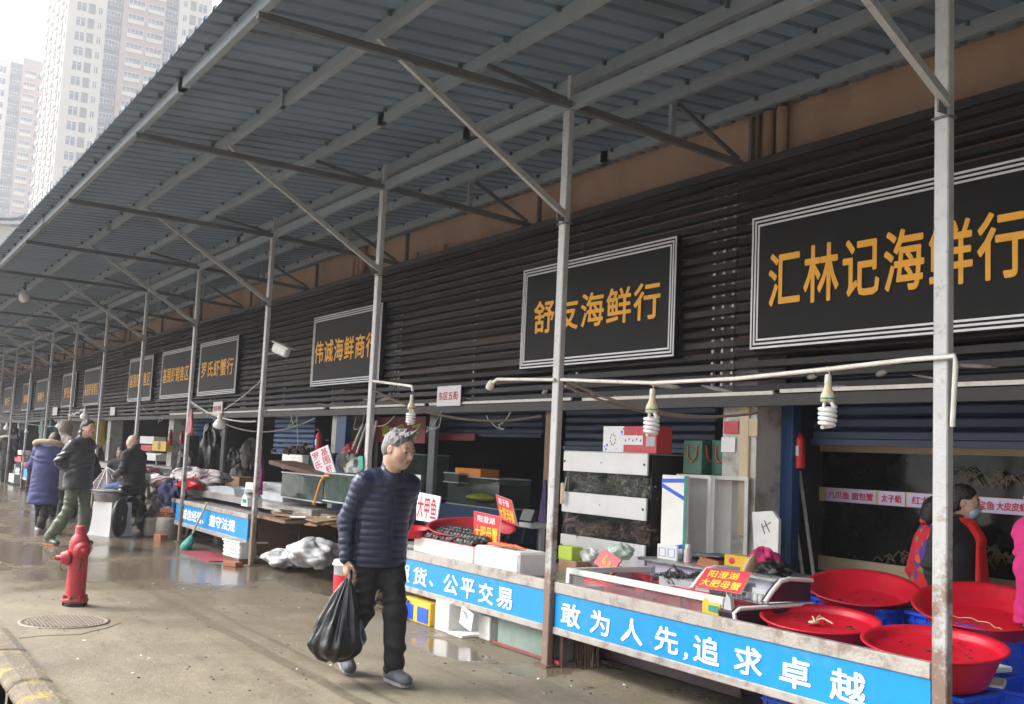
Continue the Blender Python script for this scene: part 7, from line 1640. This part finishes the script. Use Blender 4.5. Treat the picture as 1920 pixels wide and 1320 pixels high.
m.add(sum(grid, []), [(j * n + k, (j + 1) * n + k, (j + 1) * n + k + 1, j * n + k + 1) for j in range(rows - 1) for k in range(n - 1)], True); o = m.build('canopy', dotted(), um); md = o.modifiers.new('thickness', 'SOLIDIFY'); md.thickness = .004
for k in range(0, n, 2): m = MB(); m.tube([tp, rim[k]], .008, 5); m.build('rib', M['pipe'], um)
slab('red_white_carton', 'red and white carton behind the dotted umbrella', 'carton', 172, 880, 184, 897, 5.4, .2, M['paper']); slab('red_tub', 'red tub edge behind the dotted umbrella', 'tub', 168, 893, 182, 904, 5.3, .25, M['red']); slab('red_bucket', 'small red bucket right of the bald man back', 'bucket', 269, 878, 279, 890, 5.2, .2, M['red'])
# stalls and clutter far up the street
slab('far_counter', 'long pale counter far up the street behind the standing group', 'counter', 160, 868, 236, 878, 5.6, .6, M['tin'])
slab('far_red_goods', 'red goods on the far stall beside the black coat', 'goods', 26, 856, 40, 866, 5.0, .4, M['red']); slab('far_foam', 'white foam pieces on the far stall beside the black coat', 'foam pieces', 26, 844, 40, 852, 5.2, .3, M['foam'])
slab('far_bucket_row', 'pale buckets under the far stall', 'buckets', 16, 888, 26, 905, 4.6, .3, M['grey'])
bundle('green_drape', 'green drape hanging far up the street behind the grey hood', M['green'], 92, 815, 6.0, (.5, .3, .5), 71, 'drape'); bundle('dark_drape', 'dark drape hanging behind the far posts', M['navy'], 32, 835, 6.0, (1.2, .3, .6), 72, 'drape')
for k, (px, py, Y, rx, rz_, mt_, lab) in enumerate(((150, 850, 6.6, .5, .6, 'black', 'dark clutter behind the man in wellingtons'), (210, 838, 7.0, .6, .5, 'black', 'dark clutter heap deep in the shop behind the bald man'), (170, 822, 6.2, .18, .35, 'greennet', 'pale green bundle hanging by a far post'), (186, 812, 6.0, .06, .35, 'yellow', 'yellow rolled bundle hanging by a far post'))): bundle('hung_bundle', lab, M[mt_], px, py, Y, (rx, .2, rz_), 80 + k, 'bundle')

# small litter trodden into the pavement
m = MB(); m2 = MB(); random.seed(21)
for k in range(260):
    px, py = random.uniform(20, 1500), random.uniform(1050, 1310); p = gz(px, py)
    if p.y > 4.9 or p.y < 1.45 or p.x < -13: continue
    a = random.uniform(0, 6.28); L = random.uniform(.003, .014)
    (m if k % 5 == 0 else m2).box((p.x, p.y, .003), (L * 1.6, L, .004), rot=Euler((random.uniform(-.3, .3), random.uniform(-.3, .3), a)).to_matrix())
tag(m.build('pale_litter', M['foam']), 'pale crumbs of foam and paper trodden into the pavement', 'litter', kind='stuff')
tag(m2.build('dark_litter', M['dgreen']), 'dark wet scraps trodden into the pavement', 'litter', kind='stuff')
# ------------------------------------------------------------------ damp winter haze
hz = MB(); hz.box((-140, 0, 72), (800, 1440, 150))
hm = bpy.data.materials.new('haze_air'); hm.use_nodes = True; t = hm.node_tree; t.nodes.clear()
o_ = t.nodes.new('ShaderNodeOutputMaterial'); v_ = t.nodes.new('ShaderNodeVolumePrincipled'); v_.inputs['Density'].default_value = .0011; v_.inputs['Color'].default_value = (.90, .94, 1, 1)
v_.inputs['Anisotropy'].default_value = .3
t.links.new(v_.outputs[0], o_.inputs['Volume'])
tag(hz.build('haze', hm), kind='stuff')
